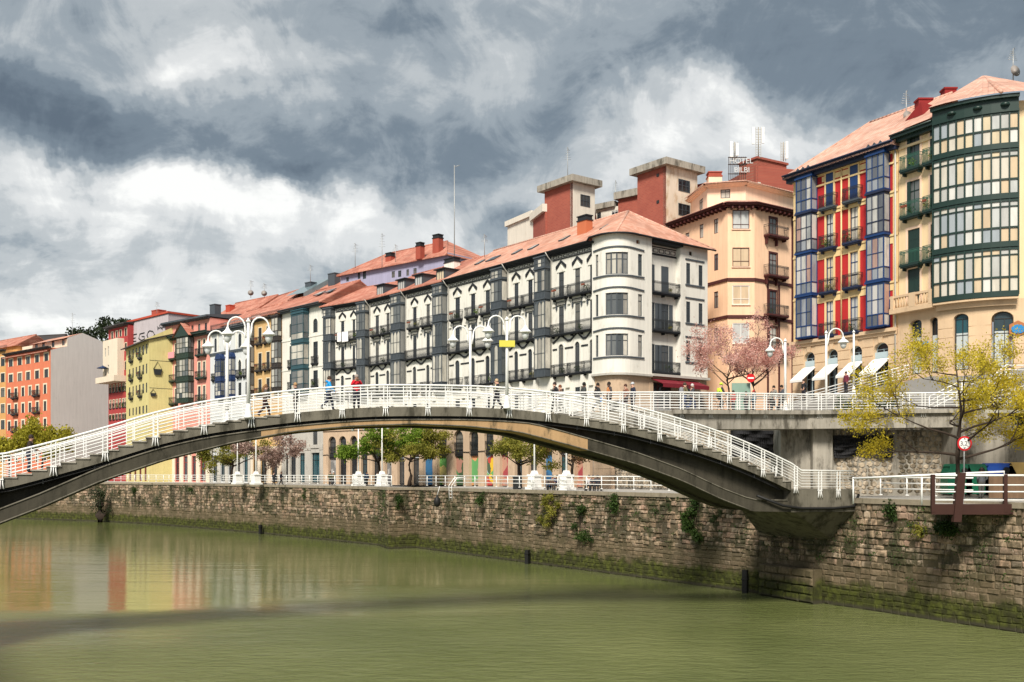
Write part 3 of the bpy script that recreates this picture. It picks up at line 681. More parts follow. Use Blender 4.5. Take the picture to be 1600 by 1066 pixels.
# side front: recessed balcony bay, then the end pavilion
fr = fw.sub(XT-.75, 4.6, math.pi/2, 4.3); fp = fw.sub(XT-.1, 8.9, math.pi/2, 4.15)
wcol = [(.15, 1.15), (2.1, 3.2)]
body(fr, T3-.4, E0+.3, [(a, b, z+.08, z+2.85) for a, b in wcol for z in (T1, T2, T3)], M_white, 6)
for z in (T1, T2, T3):
    for (a, b) in wcol:
        window(fr, a, b, z+.08, z+2.85, fm=M_slate, gl=M_gld, rows=(.75,))
        if z == T1: fr.mb('shutter', MB().box(a+.02, b-.02, .0, .06, z+.1, z+2.8), M_shut_g if 'M_shut_g' in globals() else M_slate)
        else:
            fr.mb('shutter', MB().box(b+.02, b+.55, -.06, -.005, z+.1, z+2.8), M_slate)
            if a > 1: fr.mb('shutter', MB().box(a-.55, a-.02, -.06, -.005, z+.1, z+2.8), M_slate)
    balcony(fr, .02, 4.25, z, .7, 1.05, M_black, M_iron)
mb = MB(); mb.box(0, 4.3, -.06, 0, 30.75, 30.95); mb.box(0, 4.3, -.06, 0, 31.55, 31.65)
for i in range(5):
    x = .1+i*.84; mb.box(x, x+.7, -.05, 0, 31.05, 31.1); mb.box(x, x+.7, -.05, 0, 31.38, 31.43); mb.box(x, x+.05, -.05, 0, 31.1, 31.38); mb.box(x+.65, x+.7, -.05, 0, 31.1, 31.38)
fr.mb('frieze', mb, M_black)
pc = [(.85, 1.45), (2.75, 3.35)]
body(fp, T3-.4, 32.1, [(a, b, z0, z1) for a, b in pc for z0, z1 in rows] + [(1.3, 1.75, 31.2, 31.6)], M_white, 6)
for z0, z1 in rows:
    for a, b in pc: window(fp, a, b, z0, z1, fm=M_slate, cols=1)
    band(fp, .7, 3.6, z1+.3, z1+.46, .08, M_slate, 'window_band'); band(fp, .7, 3.6, z0-.2, z0-.03, .1, M_slate, 'window_band')
# street level of the side front with red awnings
M_maroon = mat('maroon_awning', (.17, .015, .025), .8, .1, 1, 0, .1); M_woodred = mat('maroon_shopfront', (.13, .02, .02), .5, .1, 1, 0, 0)
fs_ = fw.sub(XT-.3, 4.6, math.pi/2, 8.5)
body(fs_, 11.6, T3-.4, [(.5, 3.3, 12.6, 17.6), (4.2, 6.6, 12.6, 17.6), (7.2, 8.1, 12.6, 16.4)], M_arc, 6, rev=.5)
for a, b in ((.5, 3.3), (4.2, 6.6), (7.2, 8.1)):
    window(fs_, a, b, 12.6, 17.6 if b < 7 else 16.4, fm=M_woodred, gl=M_shop, cols=3 if b < 7 else 1, rows=(.75,), y=.3, name='shopfront')
for a, b in ((.2, 3.7), (3.9, 7.0)):
    mb = MB(); mb.add([(a,0,17.95),(b,0,17.95),(b,-1.7,17.35),(a,-1.7,17.35),(a,0,17.87),(b,0,17.87),(b,-1.7,17.27),(a,-1.7,17.27)], [(0,3,2,1),(4,5,6,7),(0,1,5,4),(1,2,6,5),(3,0,4,7)])
    mb.box(a, b, -1.72, -1.69, 16.95, 17.35); fs_.mb('awning', mb, M_maroon)
fs_.mb('string_course', MB().box(0, 8.55, -.5, .05, T3-.55, T3-.3), M_greystone)
# roof: long slope along the river, hip over the corner
def corner_roof():
    ez = 32.15; e = .68; ez0 = E0+.45
    yr = 7.2; rz = 36.6
    A = (-.3, -e, ez0); Bc = (XT+.5, -.85, ez0+.25); Cc = (XT+.55, 13.6, ez0+.1); A2 = (-.3, 13.6, ez0)
    R0 = (-.3, yr, rz); R1 = (XT-6.2, yr, rz)
    mb = MB(); pts = [(-.3, -e, ez0), (LW-.3, -e, ez0), (LW+.1, -1.0, ez0+.35)]
    arc = []
    for s in TS[1:-1]: p = tmap(s, -.45, 0); arc.append((p[0], p[1], 32.25))
    front = [A, (LW-.4, -e, ez0), (LW+.2, -.9, 32.2)] + arc[:7]
    side = arc[6:] + [(XT+.45, 4.7, 32.2), Cc]
    for i in range(len(front)-1): mb.poly([front[i], front[i+1], R1])
    mb.poly([A, R1, R0]); m2 = MB()
    o = fw.mb('roof', mb, M_tile)
    f2 = fw.sub(XT, 0, math.pi/2, 13)
    def loc2(p): return (p[1], XT-p[0], p[2])
    for i in range(len(side)-1): m2.poly([loc2(side[i]), loc2(side[i+1]), loc2(R1)])
    m2.poly([loc2(Cc), loc2(R0), loc2(R1)]); 
    f2.mb('roof', m2, M_tile)
    rm = MB().tube([R0, R1], .14, 6).tube([arc[6], R1], .14, 6).tube([Cc, R1], .12, 6); fw.mb('ridge_tiles', rm, M_tilep, 0, 0, 0, None)
    so_ = MB()
    for i in range(len(front)-1): so_.poly([front[i], front[i+1], (front[i+1][0], front[i+1][1]+1, front[i+1][2]-.1), (front[i][0], front[i][1]+1, front[i][2]-.1)][::-1])
    fw.mb('soffit', MB().slab([(-.3, -e), (LW-.3, -e), (LW-.3, .4), (-.3, .4)], ez0-.16, ez0-.04), M_black)
    gt = MB().tube([(p[0], p[1]-.03, p[2]-.06) for p in front] + [(p[0]+.03, p[1], p[2]-.06) for p in side], .09, 6); fw.mb('gutter', gt, M_black)
    sd = MB().box(XT-.9, XT+.3, 4.6, 8.9, 31.8, 32.12); fw.mb('soffit', sd, M_black)
    k = (rz-ez0)/(yr+e); sl = math.atan(k)
    for px, py in ((718, 417), (742, 411), (775, 404), (800, 397), (848, 378), (912, 358), (735, 418)):
        x = fw.s_(px); y = 2.2; skylight(fw, x, y, ez0+(y+e)*k+.03, .8, 1.3, sl)
    chimney(fw, fw.s_(867)+1.2, 3.2, ez0+(3.2+e)*k-.6, 1.5, .9, 1.75, mat('terracotta_render', (.50, .15, .07), .85, .1), M_black)
corner_roof()

# middle house of the white row
rm_ = thing('row_house', 'white house with slate bays and dormers, middle of the white row', 'building', (*at(640, 133), PROM))
fm_ = Face(rm_, at(578, 139.9), at(699.6, 126.05))
white_units(fm_, [(587,592), (604,608.6), (645.5,650.8), (666.5,671.5)], [(618.5,633.5), (684,699)], (579, 635), [(579.5,617), (636,682.5)])
arcade(fm_, [(583,595), (602,613), (622,633), (644,656), (662,677), (684,699)], [None, 6, None, None, 0, 1])
cornice(fm_, -.1, fm_.L, E0+.12, .5, .3)
gable_roof(fm_, 0, fm_.L, 0, 13, E0+.8, 3.9, .65, M_tiler, ridge_at=.55)
for px in (592, 625, 652, 686): dormer(fm_, fm_.s_(px), .25, E0+.6, 1.9, 2.6, 1.5, M_slate, M_black)
chimney(fm_, fm_.s_(650)+1, 5.0, E0+2.6, 2.2, 1.0, 1.6, M_white, M_black)
# end house of the white row
re_ = thing('row_house', 'white house with white laundry on a balcony, left end of the white row', 'building', (*at(540, 143), PROM))
fe = Face(re_, at(506, 146.2), at(577.6, 139.95))
white_units(fe, [(533,537.8), (551,555)], [(512,524), (564,577)], (), [(525,563)])
arcade(fe, [(514,526), (530.5,542), (548,559), (565,575)], [6, None, None, None])
cornice(fe, -.1, fe.L, E0+.12, .5, .3)
gable_roof(fe, 0, fe.L, 0, 13, E0+.8, 3.2, .65, M_tiler, ridge_at=.5)
lq = MB(); x = fe.s_(536); lq.box(x-.4, x+.4, -.72, -.69, T1-.3, T1+1.0); lq.box(x+.6, x+1.9, -.74, -.7, T1-.4, T1+1.0)
M_linen = mat('white_linen', (.8, .8, .8), .9, .05, 2, .05, .1)
ll = link('hanging_laundry', lq.mesh('hanging_laundry', M_linen), None, (*fe.A, 0), fe.a)
tag(ll, 'white sheets hung to dry over an iron balcony rail', 'laundry')
# ------------------------------------------------------------------ houses down the river, left of the white row
def paint(name, c, **k): return mat(name, c, .85, .08, .6, .16, .1, 12, **k)
M_teal = mat('teal_paint', (.025, .075, .095), .45, .1, 1, .05, 0, spec=.4)
M_ochre = paint('ochre_render', (.60, .39, .18), dirt=(.35,.2,.08), dirtamt=.4)
M_brown = mat('dark_brown_paint', (.035, .028, .026), .5, .1, 1, 0, 0, spec=.4)
M_lgrey = paint('light_grey_render', (.60, .62, .63), dirt=(.35,.35,.35), dirtamt=.4)
M_blue2 = mat('navy_paint', (.014, .035, .11), .45, .1, 1, 0, 0, spec=.4)
M_pink = paint('salmon_render', (.66, .28, .225), dirt=(.45,.14,.1), dirtamt=.35)
M_green2 = mat('bottle_green_paint', (.02, .04, .032), .5, .1, 1, 0, 0, spec=.4)
M_yel = paint('lemon_render', (.60, .52, .235), dirt=(.4,.33,.12), dirtamt=.35)
M_cream = paint('cream_render', (.70, .60, .48), dirt=(.45,.38,.3), dirtamt=.35)
M_crim = paint('crimson_render', (.36, .05, .05), dirt=(.22,.04,.04), dirtamt=.3)
M_orange = paint('orange_red_render', (.58, .175, .095), dirt=(.42,.09,.04), dirtamt=.35)
M_amber = paint('amber_render', (.55, .30, .11), dirt=(.35,.17,.05), dirtamt=.35)
M_gable = mat('pale_grey_gable', (.56, .52, .50), .9, .07, .25, .13, .1, 8, dirt=(.4,.37,.35), dirtamt=.4)
M_lilac = paint('lilac_render', (.33, .33, .46)); M_redr = paint('red_render', (.42, .07, .04)); M_mauve = paint('mauve_grey_render', (.44, .40, .42), dirt=(.3,.25,.27), dirtamt=.6)
M_trimc = mat('cream_trim', (.68, .60, .45), .8, .06, 1, .08, .05)
M_glassroof = mat('glass_roof', (.16, .22, .24), .15, .1, 1, 0, 0, spec=.6)
Ycol = {506:146.2, 441:155.0, 392:162.0, 328:172.0, 258:182.0}
def base_shops(fc, cols, m, redoor=False):
    """street level: pale columns, dark shop openings"""
    ops = []
    for pa, pb in cols: ops.append((fc.s_(pa), fc.s_(pb), PROM+.2, 11.2))
    xs = [0.] + [v for o in ops for v in o[:2]] + [fc.L]
    for i in range(0, len(xs), 2):
        if xs[i+1]-xs[i] > .15: fc.mb('shop_pier', MB().box(xs[i]+.03, xs[i+1]-.03, -.12, .02, 0, 4.9).box(xs[i], xs[i+1], -.18, .02, 4.9, 5.15), m, 0, 0, PROM)
    fc.mb('shop_fascia', MB().box(0, fc.L, -.2, .02, 0, .5), m, 0, 0, PROM+5.16)
    for a, b, c, d in ops: window(fc, a, b, c, d, fm=M_crim if redoor else M_iron, gl=M_shop, cols=2, rows=(.75,), y=.25, name='shop_window')
    return ops
# 1. white house with teal bay
r = thing('town_house', 'pale house with one tall teal glazed bay, next to the white row', 'building', (*at(473, 150), PROM))
f = Face(r, at(441, 155), at(505.6, 146.25)); z = lambda py, px=470: f.z_(px, py)
ops = base_shops(f, [(446,451), (454,463), (468,477), (487,500)], M_greystone)
ws = []
for pa, pb in ((452.5,456.5), (489.5,496.5)):
    a, b = f.s_(pa), f.s_(pb)
    ws += [(a, b, z(524), z(503), (b-a)*.5), (a, b, z(571), z(538)), (a, b, z(606), z(582)), (a, b, 12.2, 15.4, (b-a)*.5)]
body(f, PROM, z(483), ops+ws, M_white, 12); body(f, PROM, 15.9, ops+[q for q in ws if q[2] < 14], M_greystone, 3, name='stone_base', y=-.07)
for q in ws: window(f, *q[:4], arch=q[4] if len(q) > 4 else 0, fm=M_slate, trim=M_white if len(q) > 4 else None)
for q in ws: 
    if len(q) == 4: balcony(f, q[0]-.2, q[1]+.2, q[2], .35, 1.0)
for zz in (530, 577): band(f, 0, f.L, z(zz), z(zz)+.2, .07, M_white)
a, b = f.s_(464), f.s_(483)
bay(f, a, b, 1.0, [(z(491), z(484)-.2, .1, 0, 0), (z(537), z(491), .5, .9, 0), (z(577), z(537), .5, .9, 0), (z(616), z(577), .5, .9, 0)], M_teal, M_gl, 2, side=1, rail2=True)
cornice(f, 0, f.L, z(483), .8, .4, M_slate)
gable_roof(f, 0, f.L, 0, 12, z(483)+.7, 3.4, .8, M_tiler)
skylight(f, f.L*.45, 2.2, z(483)+2.15, 1.6, 1.4, .5); skylight(f, f.L*.7, 2.2, z(483)+2.15, 1.6, 1.4, .5)
# grey ashlar front below it shows between the trees
# 2. ochre house with dark bays
r = thing('town_house', 'ochre house with dark brown glazed bays and plant-filled balconies', 'building', (*at(416, 158), PROM))
f = Face(r, at(392.3, 162), at(440.7, 155.05)); z = lambda py, px=415: f.z_(px, py)
ops = base_shops(f, [(396,403), (408,417), (424,434)], M_cream); ws = []; bl = []
for pa, pb in ((404,409), (416.5,421.5)):
    a, b = f.s_(pa), f.s_(pb)
    for zt, zb in ((511,535), (551,577), (592,615)): ws.append((a, b, z(zb), z(zt)))
body(f, PROM, z(499), ops+ws, M_ochre, 12)
for q in ws: window(f, *q, fm=M_brown, trim=M_trimc); balcony(f, q[0]-.45, q[1]+.35, q[2]-.05, .5, 1.0, M_brown, M_iron, top=M_red)
for pa, pb in ((430,440.4), (393.5,397.5)):
    a, b = f.s_(pa), f.s_(pb); bay(f, a, b, .7, [(z(536), z(499), .6, .8, 0), (z(577), z(536), .6, .8, 0), (z(614), z(577), .6, .8, 0)], M_brown, M_gl, 2 if pb > 420 else 1, rail2=True)
cornice(f, 0, f.L, z(499), .5, .3, M_brown)
fa = f.sub(.2, 2.2, 0, f.L-.4)     # set-back attic with terrace
body(fa, z(499), z(483), [(1, 2, z(497), z(486)), (3.2, 4.4, z(497), z(486)), (5.6, 6.4, z(497), z(486))], M_ochre, 9)
for a in (1, 3.2, 5.6): window(fa, a, a+.95, z(497), z(486), fm=M_brown)
f.mb('railing', railing_mb(f.L, .1, 1.1, .2), M_iron, 0, .15, z(499)+.02)
gable_roof(fa, 0, fa.L, 0, 9, z(483), 2.6, .7, M_tiler)
# 3. light grey house with navy arched bays
r = thing('town_house', 'pale grey house with two navy arched bays beside the salmon house', 'building', (*at(360, 166), PROM))
f = Face(r, at(328.4, 172), at(392, 162.05)); z = lambda py, px=360: f.z_(px, py)
ops = base_shops(f, [(333,340), (345,352), (357,364), (369,376), (381,388)], M_greystone); ws = []
for pa, pb in ((335,338.5), (353.5,356.5), (372.5,377), (383.5,387)):
    a, b = f.s_(pa), f.s_(pb)
    ws += [(a, b, z(546), z(524), (b-a)*.5), (a, b, z(590), z(564), (b-a)*.6, True), (a, b, z(620), z(600))]
body(f, PROM, z(515), ops+ws, M_lgrey, 12)
for q in ws: window(f, *q[:4], arch=q[4] if len(q) > 4 else 0, pt=len(q) > 5, fm=M_slate, trim=M_white if len(q) > 5 else None, tw=.2)
for pa, pb in ((343,351.5), (360,368)):
    a, b = f.s_(pa), f.s_(pb); o = bay(f, a, b, .8, [(z(594), z(559), .7, .8, 0), (z(624), z(594), .7, .8, 0)], M_blue2, M_gl, 2)
    mb = MB(); n = 8; w = b-a; vs = []
    for i in range(n+1):
        t = math.pi*i/n; x = w/2-w/2*math.cos(t); hh = w*.42*math.sin(t); vs += [(x, -.85, hh), (x, 0, hh)]
    mb.add(vs, [(2*i, 2*i+2, 2*i+3, 2*i+1) for i in range(n)] + [tuple(range(0, 2*n+2, 2))[::-1]]); f.mb('bay_hood', mb, M_blue2, 0, 0, z(559)-z(594)*0 - 0, None).location = f.loc(a, 0, z(559)+.06)
for pa in (336.5, 375, 385): balcony(f, f.s_(pa)-.8, f.s_(pa)+.8, z(590), .45, 1.0)
band(f, 0, f.L, z(551), z(551)+.35, .2, M_slate, 'string_course'); cornice(f, 0, f.L, z(515), .7, .5, M_slate)
for pa in (331, 341, 353, 370, 380, 390): f.mb('pilaster', MB().box(f.s_(pa)-.22, f.s_(pa)+.22, -.14, .01, z(548), z(518)), M_white)
fa = f.sub(.2, 2.4, 0, f.L-.4)
body(fa, z(515), z(496), [(1, 2.1, z(513), z(501)), (4.5, 5.6, z(513), z(501)), (7.5, 8.6, z(513), z(501))], M_lgrey, 9)
for a in (1, 4.5, 7.5): window(fa, a, a+1.05, z(513), z(501), fm=M_slate)
f.mb('railing', railing_mb(f.L, .1, 1.1, .2), M_iron, 0, .15, z(515)+.25)
gable_roof(fa, 0, fa.L, 0, 9, z(497), 2.6, .6, M_tiler)
f.mb('roof_glazing', MB().add([(f.L*.6,4,0),(f.L*.95,4,0),(f.L*.95,7.4,1.9),(f.L*.6,7.4,1.9)], [(0,1,2,3)]), M_glassroof, 0, 0, z(495)+.45)
# 4. salmon house with green bay and gable
r = thing('town_house', 'salmon pink house with a gabled dark green bay up its middle', 'building', (*at(293, 176), PROM))
f = Face(r, at(258.5, 182), at(328, 172.05)); z = lambda py, px=293: f.z_(px, py)
ops = base_shops(f, [(262,269), (274,281), (287,294), (300,307), (313,322)], M_cream, True); ws = []
rws = [(z(557), z(535)), (z(592), z(569)), (z(628), z(606))]
for pa, pb in ((266,269.5), (273.5,277), (309.5,313.5), (317.5,321)):
    for c, d in rws: ws.append((f.s_(pa), f.s_(pb), c, d))
att = [(f.s_(p), f.s_(p+3.4), z(521), z(510)) for p in (264, 275, 287.5, 299, 309.5, 320)]
body(f, PROM, z(503), ops+ws+att, M_pink, 12)
for q in ws: window(f, *q, fm=M_slate, trim=M_trimc, tw=.2)
for q in att: window(f, *q, fm=M_brown, cols=1, rows=())
for c, d in rws:
    for pa, pb in ((261,278.5), (307,323.5)): balcony(f, f.s_(pa)+.6, f.s_(pb), c-.1, .75, 1.05, M_green2, M_iron)
a, b = f.s_(284.5), f.s_(303)
bay(f, a, b, 1.1, [(z(560), z(526), .8, .9, 0), (z(596), z(560), .8, .9, 0), (z(630), z(596), .8, .9, 0)], M_green2, M_gl, 4, side=2)
mb = MB(); w = b-a; mb.prism([(a-.5, z(527)), (b+.5, z(527)), ((a+b)/2, z(509))], -1.3, -.9); f.mb('bay_gable', mb, M_green2)
mb = MB(); zz = z(527); zt = z(508); c = (a+b)/2
mb.add([(a-.8,-1.5,zz),(c,-1.5,zt+.2),(c,.2,zt+.2),(a-.8,.2,zz),(b+.8,-1.5,zz),(b+.8,.2,zz)], [(0,1,2,3),(1,4,5,2)]); f.mb('bay_roof', mb, M_tiler)
cornice(f, 0, a-.6, z(526), 1.0, .6, M_green2); cornice(f, b+.6, f.L, z(526), 1.0, .6, M_green2)
cornice(f, -.3, f.L, z(503), .8, .3, M_slate)
f.mb('balcony_screen', MB().box(f.s_(261)+.6, f.s_(278.5), -.82, -.79, rws[0][0]-.05, rws[0][0]+1.0), paint('rose_screen', (.7, .3, .33)))
f.mb('roof', MB().slab([(-.3,-.8),(f.L+.2,-.8),(f.L+.2,12),(-.3,12)], 0, lambda x, y: .25+max(0, y+.8)*.12), M_slate, 0, 0, z(503)+.2)
chimney(f, f.s_(316), 2.5, z(503)+.4, 1.6, 1.2, 2.2, M_slate); chimney(f, f.s_(290), 3, z(503)+.5, 1.2, 1, .7, M_black)
# 5. lemon house: narrow front, sunny side wall with two planters painted on wires
r = thing('town_house', 'lemon yellow house with hanging basket decorations on its blank side', 'building', (*at(232.6, 178), PROM))
f = Face(r, at(197, 191), at(232.6, 178)); z = lambda py, px=215: f.z_(px, py)
ws = []; cl = [(201.5,203.5), (207,209), (212,214), (217,219.5), (222.5,225), (228,230)]
rw = [(558, 543), (588, 573), (617, 602), (648, 636)]
for pa, pb in cl:
    for zb, zt in rw: ws.append((f.s_(pa), f.s_(pb), z(zb), z(zt)))
for zb, zt in rw[:3]:
    for pa in (206, 221.3): pass
body(f, PROM, z(541, 200), ws + [(f.s_(p), f.s_(p+4), PROM+.2, 10.8) for p in (201, 209, 217, 225)], M_yel, .4)
for q in ws: window(f, *q, fm=M_green2, cols=1, rows=(.6,))
for p in (201, 209, 217, 225): window(f, f.s_(p), f.s_(p+4), PROM+.2, 10.8, fm=M_crim, gl=M_shop, y=.25, name='shop_window')
for zb, zt in rw[:3]:
    for pa in (206.5, 220.5): balcony(f, f.s_(pa)-.9, f.s_(pa)+.9, z(zb+3), .5, 1.0, M_iron, M_iron, top=M_red)
LY = f.L; fsd = Face(r, at(232.6, 178), f.world(LY, 10)); ze = z(541, 200)
mb = MB(); mb.poly([(0,0,PROM),(10,0,PROM),(10,0,ze+2.6),(5,0,ze+2.6),(0,0,ze)]); fsd.mb('side_wall', mb, M_yel, 0, -.03)
mb = MB(); mb.poly([(0, .4, PROM), (0, .4, ze), (0, 10, ze+2.6), (0, 10, PROM)]); f.mb('party_wall', mb, M_yel)
f.mb('roof', MB().add([(-.4,-.9,-.45),(LY+.35,-.9,-.45),(LY+.35,10,2.7),(-.4,10,2.7),(-.4,-.9,-.65),(LY+.35,-.9,-.65),(LY+.35,10,2.5),(-.4,10,2.5)], [(0,1,2,3),(7,6,5,4),(0,4,5,1),(1,5,6,2)]), M_brown, 0, 0, ze)
zs = lambda px, py: fsd.z_(px, py)
for (px, y0, y1, hw) in ((246, 577, 586, .72), (239, 614.5, 619.5, .48)):
    x = fsd.s_(px); mb = MB(); mb.prism([(x-hw, zs(px, y0)), (x+hw, zs(px, y0)), (x+hw*.75, zs(px, y1)), (x-hw*.75, zs(px, y1))], -.3, -.02); fsd.mb('wall_planter', mb, M_iron)
    t = zs(px, y0-(y1-y0)*1.3); mb = MB().tube([(x-hw, -.1, zs(px, y0)), (x, -.1, t), (x+hw, -.1, zs(px, y0))], .04, 4); mb.tube([(.1, -.06, t+.2), (9.5, -.06, t+.1)], .03, 4); fsd.mb('planter_wire', mb, M_iron)
# taller block behind it with a painted tag
r = thing('rear_block', 'mauve-grey rendered block with sprayed lettering rising behind the lemon house', 'building', (*at(232, 192), PROM))
f = Face(r, at(200.5, 198), at(263, 189)); z = lambda px, py: f.z_(px, py)
mb = MB(); x1 = f.L; za, zb_ = z(201, 505), z(262, 490)
mb.poly([(0,0,PROM),(x1,0,PROM),(x1,0,zb_),(0,0,za)]); mb.poly([(x1,0,PROM),(x1,8,PROM),(x1,8,zb_),(x1,0,zb_)]); mb.poly([(0,0,PROM),(0,0,za),(0,8,za),(0,8,PROM)]); f.mb('wall', mb, M_mauve)
f.mb('roof', MB().add([(-.2,-.25,za+.05),(x1+.2,-.25,zb_+.05),(x1+.2,8,zb_+.05),(-.2,8,za+.05),(-.2,-.25,za+.4),(x1+.2,-.25,zb_+.4),(x1+.2,8,zb_+.4),(-.2,8,za+.4)], [(0,3,2,1),(4,5,6,7),(0,1,5,4),(1,2,6,5),(3,0,4,7)]), M_redr)
chimney(f, f.s_(233), 2, z(233, 500), 2.4, 1.6, 1.9, M_brick)
g = MB()
def stroke(pts, w=.11): g.tube([(f.s_(a), -.03, z(a, b)) for a, b in pts], w, 5)
stroke([(214,522),(206,524),(205,534),(213,533)]); stroke([(206,529),(212,528)])                       # E
stroke([(226,520),(219,522),(217,529),(221,532),(226,530),(226,526),(222,526)])                        # G
stroke([(232,519),(230,524),(232,529),(238,528),(242,523),(239,518),(234,517),(232,519)])             # O
for k in range(9): stroke([(246+k*1.7, 510+2*math.sin(k*2.3)), (247+k*1.7, 514+2*math.cos(k*1.7)), (248.5+k*1.5, 511+2*math.sin(k))], .06)
f.mb('graffiti', g, M_iron)
# 6. cream oriel on a crimson house
r = thing('town_house', 'crimson house with a big cream upper storey jutting over the street', 'building', (*at(185, 196), PROM))
f = Face(r, at(169.5, 203), at(200, 196)); z = lambda py, px=185: f.z_(px, py)
cl = [(171.5,174), (176.5,179), (181.5,184), (186.5,189), (191.5,194), (195.5,198)]
ws = [(f.s_(a), f.s_(b), z(q), z(p)) for a, b in cl for p, q in ((600, 612), (624, 637), (647, 655))]
ws2 = [(f.s_(195.2), f.s_(198.2), z(q), z(p)) for p, q in ((516, 528), (539, 551), (567, 580))]
ws3 = [(f.s_(p), f.s_(p+3), z(527), z(517)) for p in (174, 181, 187)]
body(f, PROM, z(511), ws+ws2+ws3, M_crim, 11)
for q in ws: window(f, *q, fm=M_trimc, cols=1, trim=M_trimc, tw=.12); 
for q in ws: balcony(f, q[0]-.1, q[1]+.1, q[2], .18, .9, M_iron, M_iron, .06, False)
for q in ws2+ws3: window(f, *q, fm=M_brown, trim=M_trimc)
a, b = f.s_(171), f.s_(194); mb = MB(); c0, c1 = z(597), z(531)
wz = [(a+.9, a+1.6, z(557)-c0, z(543)-c0), (a+2.4, a+3.1, z(556)-c0, z(541)-c0), (a+.9, a+1.6, z(586)-c0, z(572)-c0), (a+2.4, a+3.1, z(585)-c0, z(570)-c0)]
wall_mesh(mb, a, b, 0, c1-c0, wz, .2); mb.poly([(b,0,0),(b,1.3,0),(b,1.3,c1-c0),(b,0,c1-c0)]); mb.poly([(a,0,0),(a,0,c1-c0),(a,1.3,c1-c0),(a,1.3,0)]); mb.poly([(a,0,c1-c0),(b,0,c1-c0),(b,1.3,c1-c0),(a,1.3,c1-c0)])
f.mb('oriel', mb, M_cream, 0, -1.3, c0)
for q in wz: o = window(f, q[0], q[1], q[2]+c0, q[3]+c0, fm=M_white, cols=2, y=-1.15)
mb = MB(); mb.box(a-1.2, b+.8, -2.3, .0, 0, .2); mb.box(a-1.2, b+.8, -2.3, -2.15, .2, 1.1); mb.box(a-1.2, a-1.05, -2.15, 0, .2, 1.1); mb.box(b+.65, b+.8, -2.15, 0, .2, 1.1); f.mb('balcony', mb, M_cream, 0, 0, z(598))
f.mb('parasol', MB().lathe([(1.25, 0), (.06, .55), (.03, .7)], (a+1.6, -1.9, z(585)+1.2), 8), M_blue2)
cornice(f, -.3, f.L, z(511), .8, .3, M_brown)
f.mb('roof', MB().slab([(-.6,-.9),(f.L+.2,-.9),(f.L+.2,11),(-.6,11)], 0, lambda x, y: .2+(y+.9)*.14), M_brown, 0, 0, z(511)+.2)
# 7. orange-red house with the great blank gable
r = thing('town_house', 'orange-red house with cream window frames and a huge blank grey gable', 'building', (*at(79, 208), PROM))
f = Face(r, at(9.5, 222), at(79, 208)); z = lambda py, px=45: f.z_(px, py)
ws = []
for cols, rows_ in (((14,28,41,55,69.5), ((569.5,558), (594.5,582))),):
    for p in cols:
        for q, t in rows_: ws.append((f.s_(p), f.s_(p+6), f.z_(40, q), f.z_(40, t)))
for p in (12.5, 23, 34, 45, 56.5, 68.5):
    for q, t in ((619, 605), (645, 630), (671.5, 656.5), (699, 684), (722, 708)): ws.append((f.s_(p), f.s_(p+4), f.z_(40, q), f.z_(40, t)))
body(f, PROM, z(549, 45), ws, M_orange, 4)
for q in ws: window(f, *q, fm=M_brown, trim=M_trimc, tw=.3, cols=2, rows=())
for p in (25, 58.5):
    for q in (620, 646, 673): balcony(f, f.s_(p)-1.3, f.s_(p)+1.3, f.z_(40, q), .7, 1.05, M_iron, M_iron, top=M_red)
cornice(f, -.3, f.L+.2, z(549, 45), .7, .35, M_brown)
LO = f.L; dp = 17.5; fg = Face(r, f.world(LO, 0), f.world(LO, dp)); zg = lambda px, py: fg.z_(px, py)
gp = [(0, zg(80, 547)), (fg.s_(105), zg(105, 541)), (fg.s_(105)+.01, zg(105, 528)), (fg.s_(129), zg(129, 520.5)), (fg.s_(160), zg(160, 534)), (fg.s_(161), zg(160, 544)), (fg.s_(170), zg(170, 550))]
mb = MB(); mb.poly([(0, 0, PROM), (gp[-1][0], 0, PROM)] + [(x, 0, zz) for x, zz in reversed(gp)]); fg.mb('gable_wall', mb, M_gable, 0, -.06)
mb = MB(); xe = gp[-1][0]; mb.poly([(xe,0,PROM),(xe,13,PROM),(xe,13,gp[-1][1]),(xe,0,gp[-1][1])]); fg.mb('rear_wall', mb, M_gable)
y1 = gp[1][0]
f.mb('roof', MB().add([(-.3,-.7,-.1),(LO,-.7,-.1),(LO,y1,gp[1][1]-gp[0][1]),(-.3,y1,gp[1][1]-gp[0][1]),(-.3,-.7,-.3),(LO,-.7,-.3)], [(0,1,2,3),(0,4,5,1)]), M_tiler, 0, 0, gp[0][1])
fa = f.sub(0, y1, 0, LO); za, zt = gp[1][1]-.4, gp[2][1]-.2
aw = [(fa.s_(p), fa.s_(p+4), za+.7, za+2.2) for p in (55, 66, 81, 97)]
body(fa, za, zt, [q for q in aw if q[1] < fa.L], M_cream, .6)
for q in aw:
    if q[1] < fa.L: window(fa, *q, fm=M_brown, cols=1, rows=())
f.mb('roof', MB().add([(LO*.25,y1-.8,0),(LO,y1-.8,0),(LO,gp[3][0],gp[3][1]-zt),(LO*.25,gp[3][0],gp[3][1]-zt)], [(0,1,2,3)]), M_tile, 0, 0, zt)
f.mb('roof', MB().add([(LO*.25,gp[3][0],gp[3][1]-zt),(LO,gp[3][0],gp[3][1]-zt),(LO,xe,gp[-1][1]-zt),(LO*.25,xe,gp[-1][1]-zt)], [(0,1,2,3)]), M_tile, 0, 0, zt)
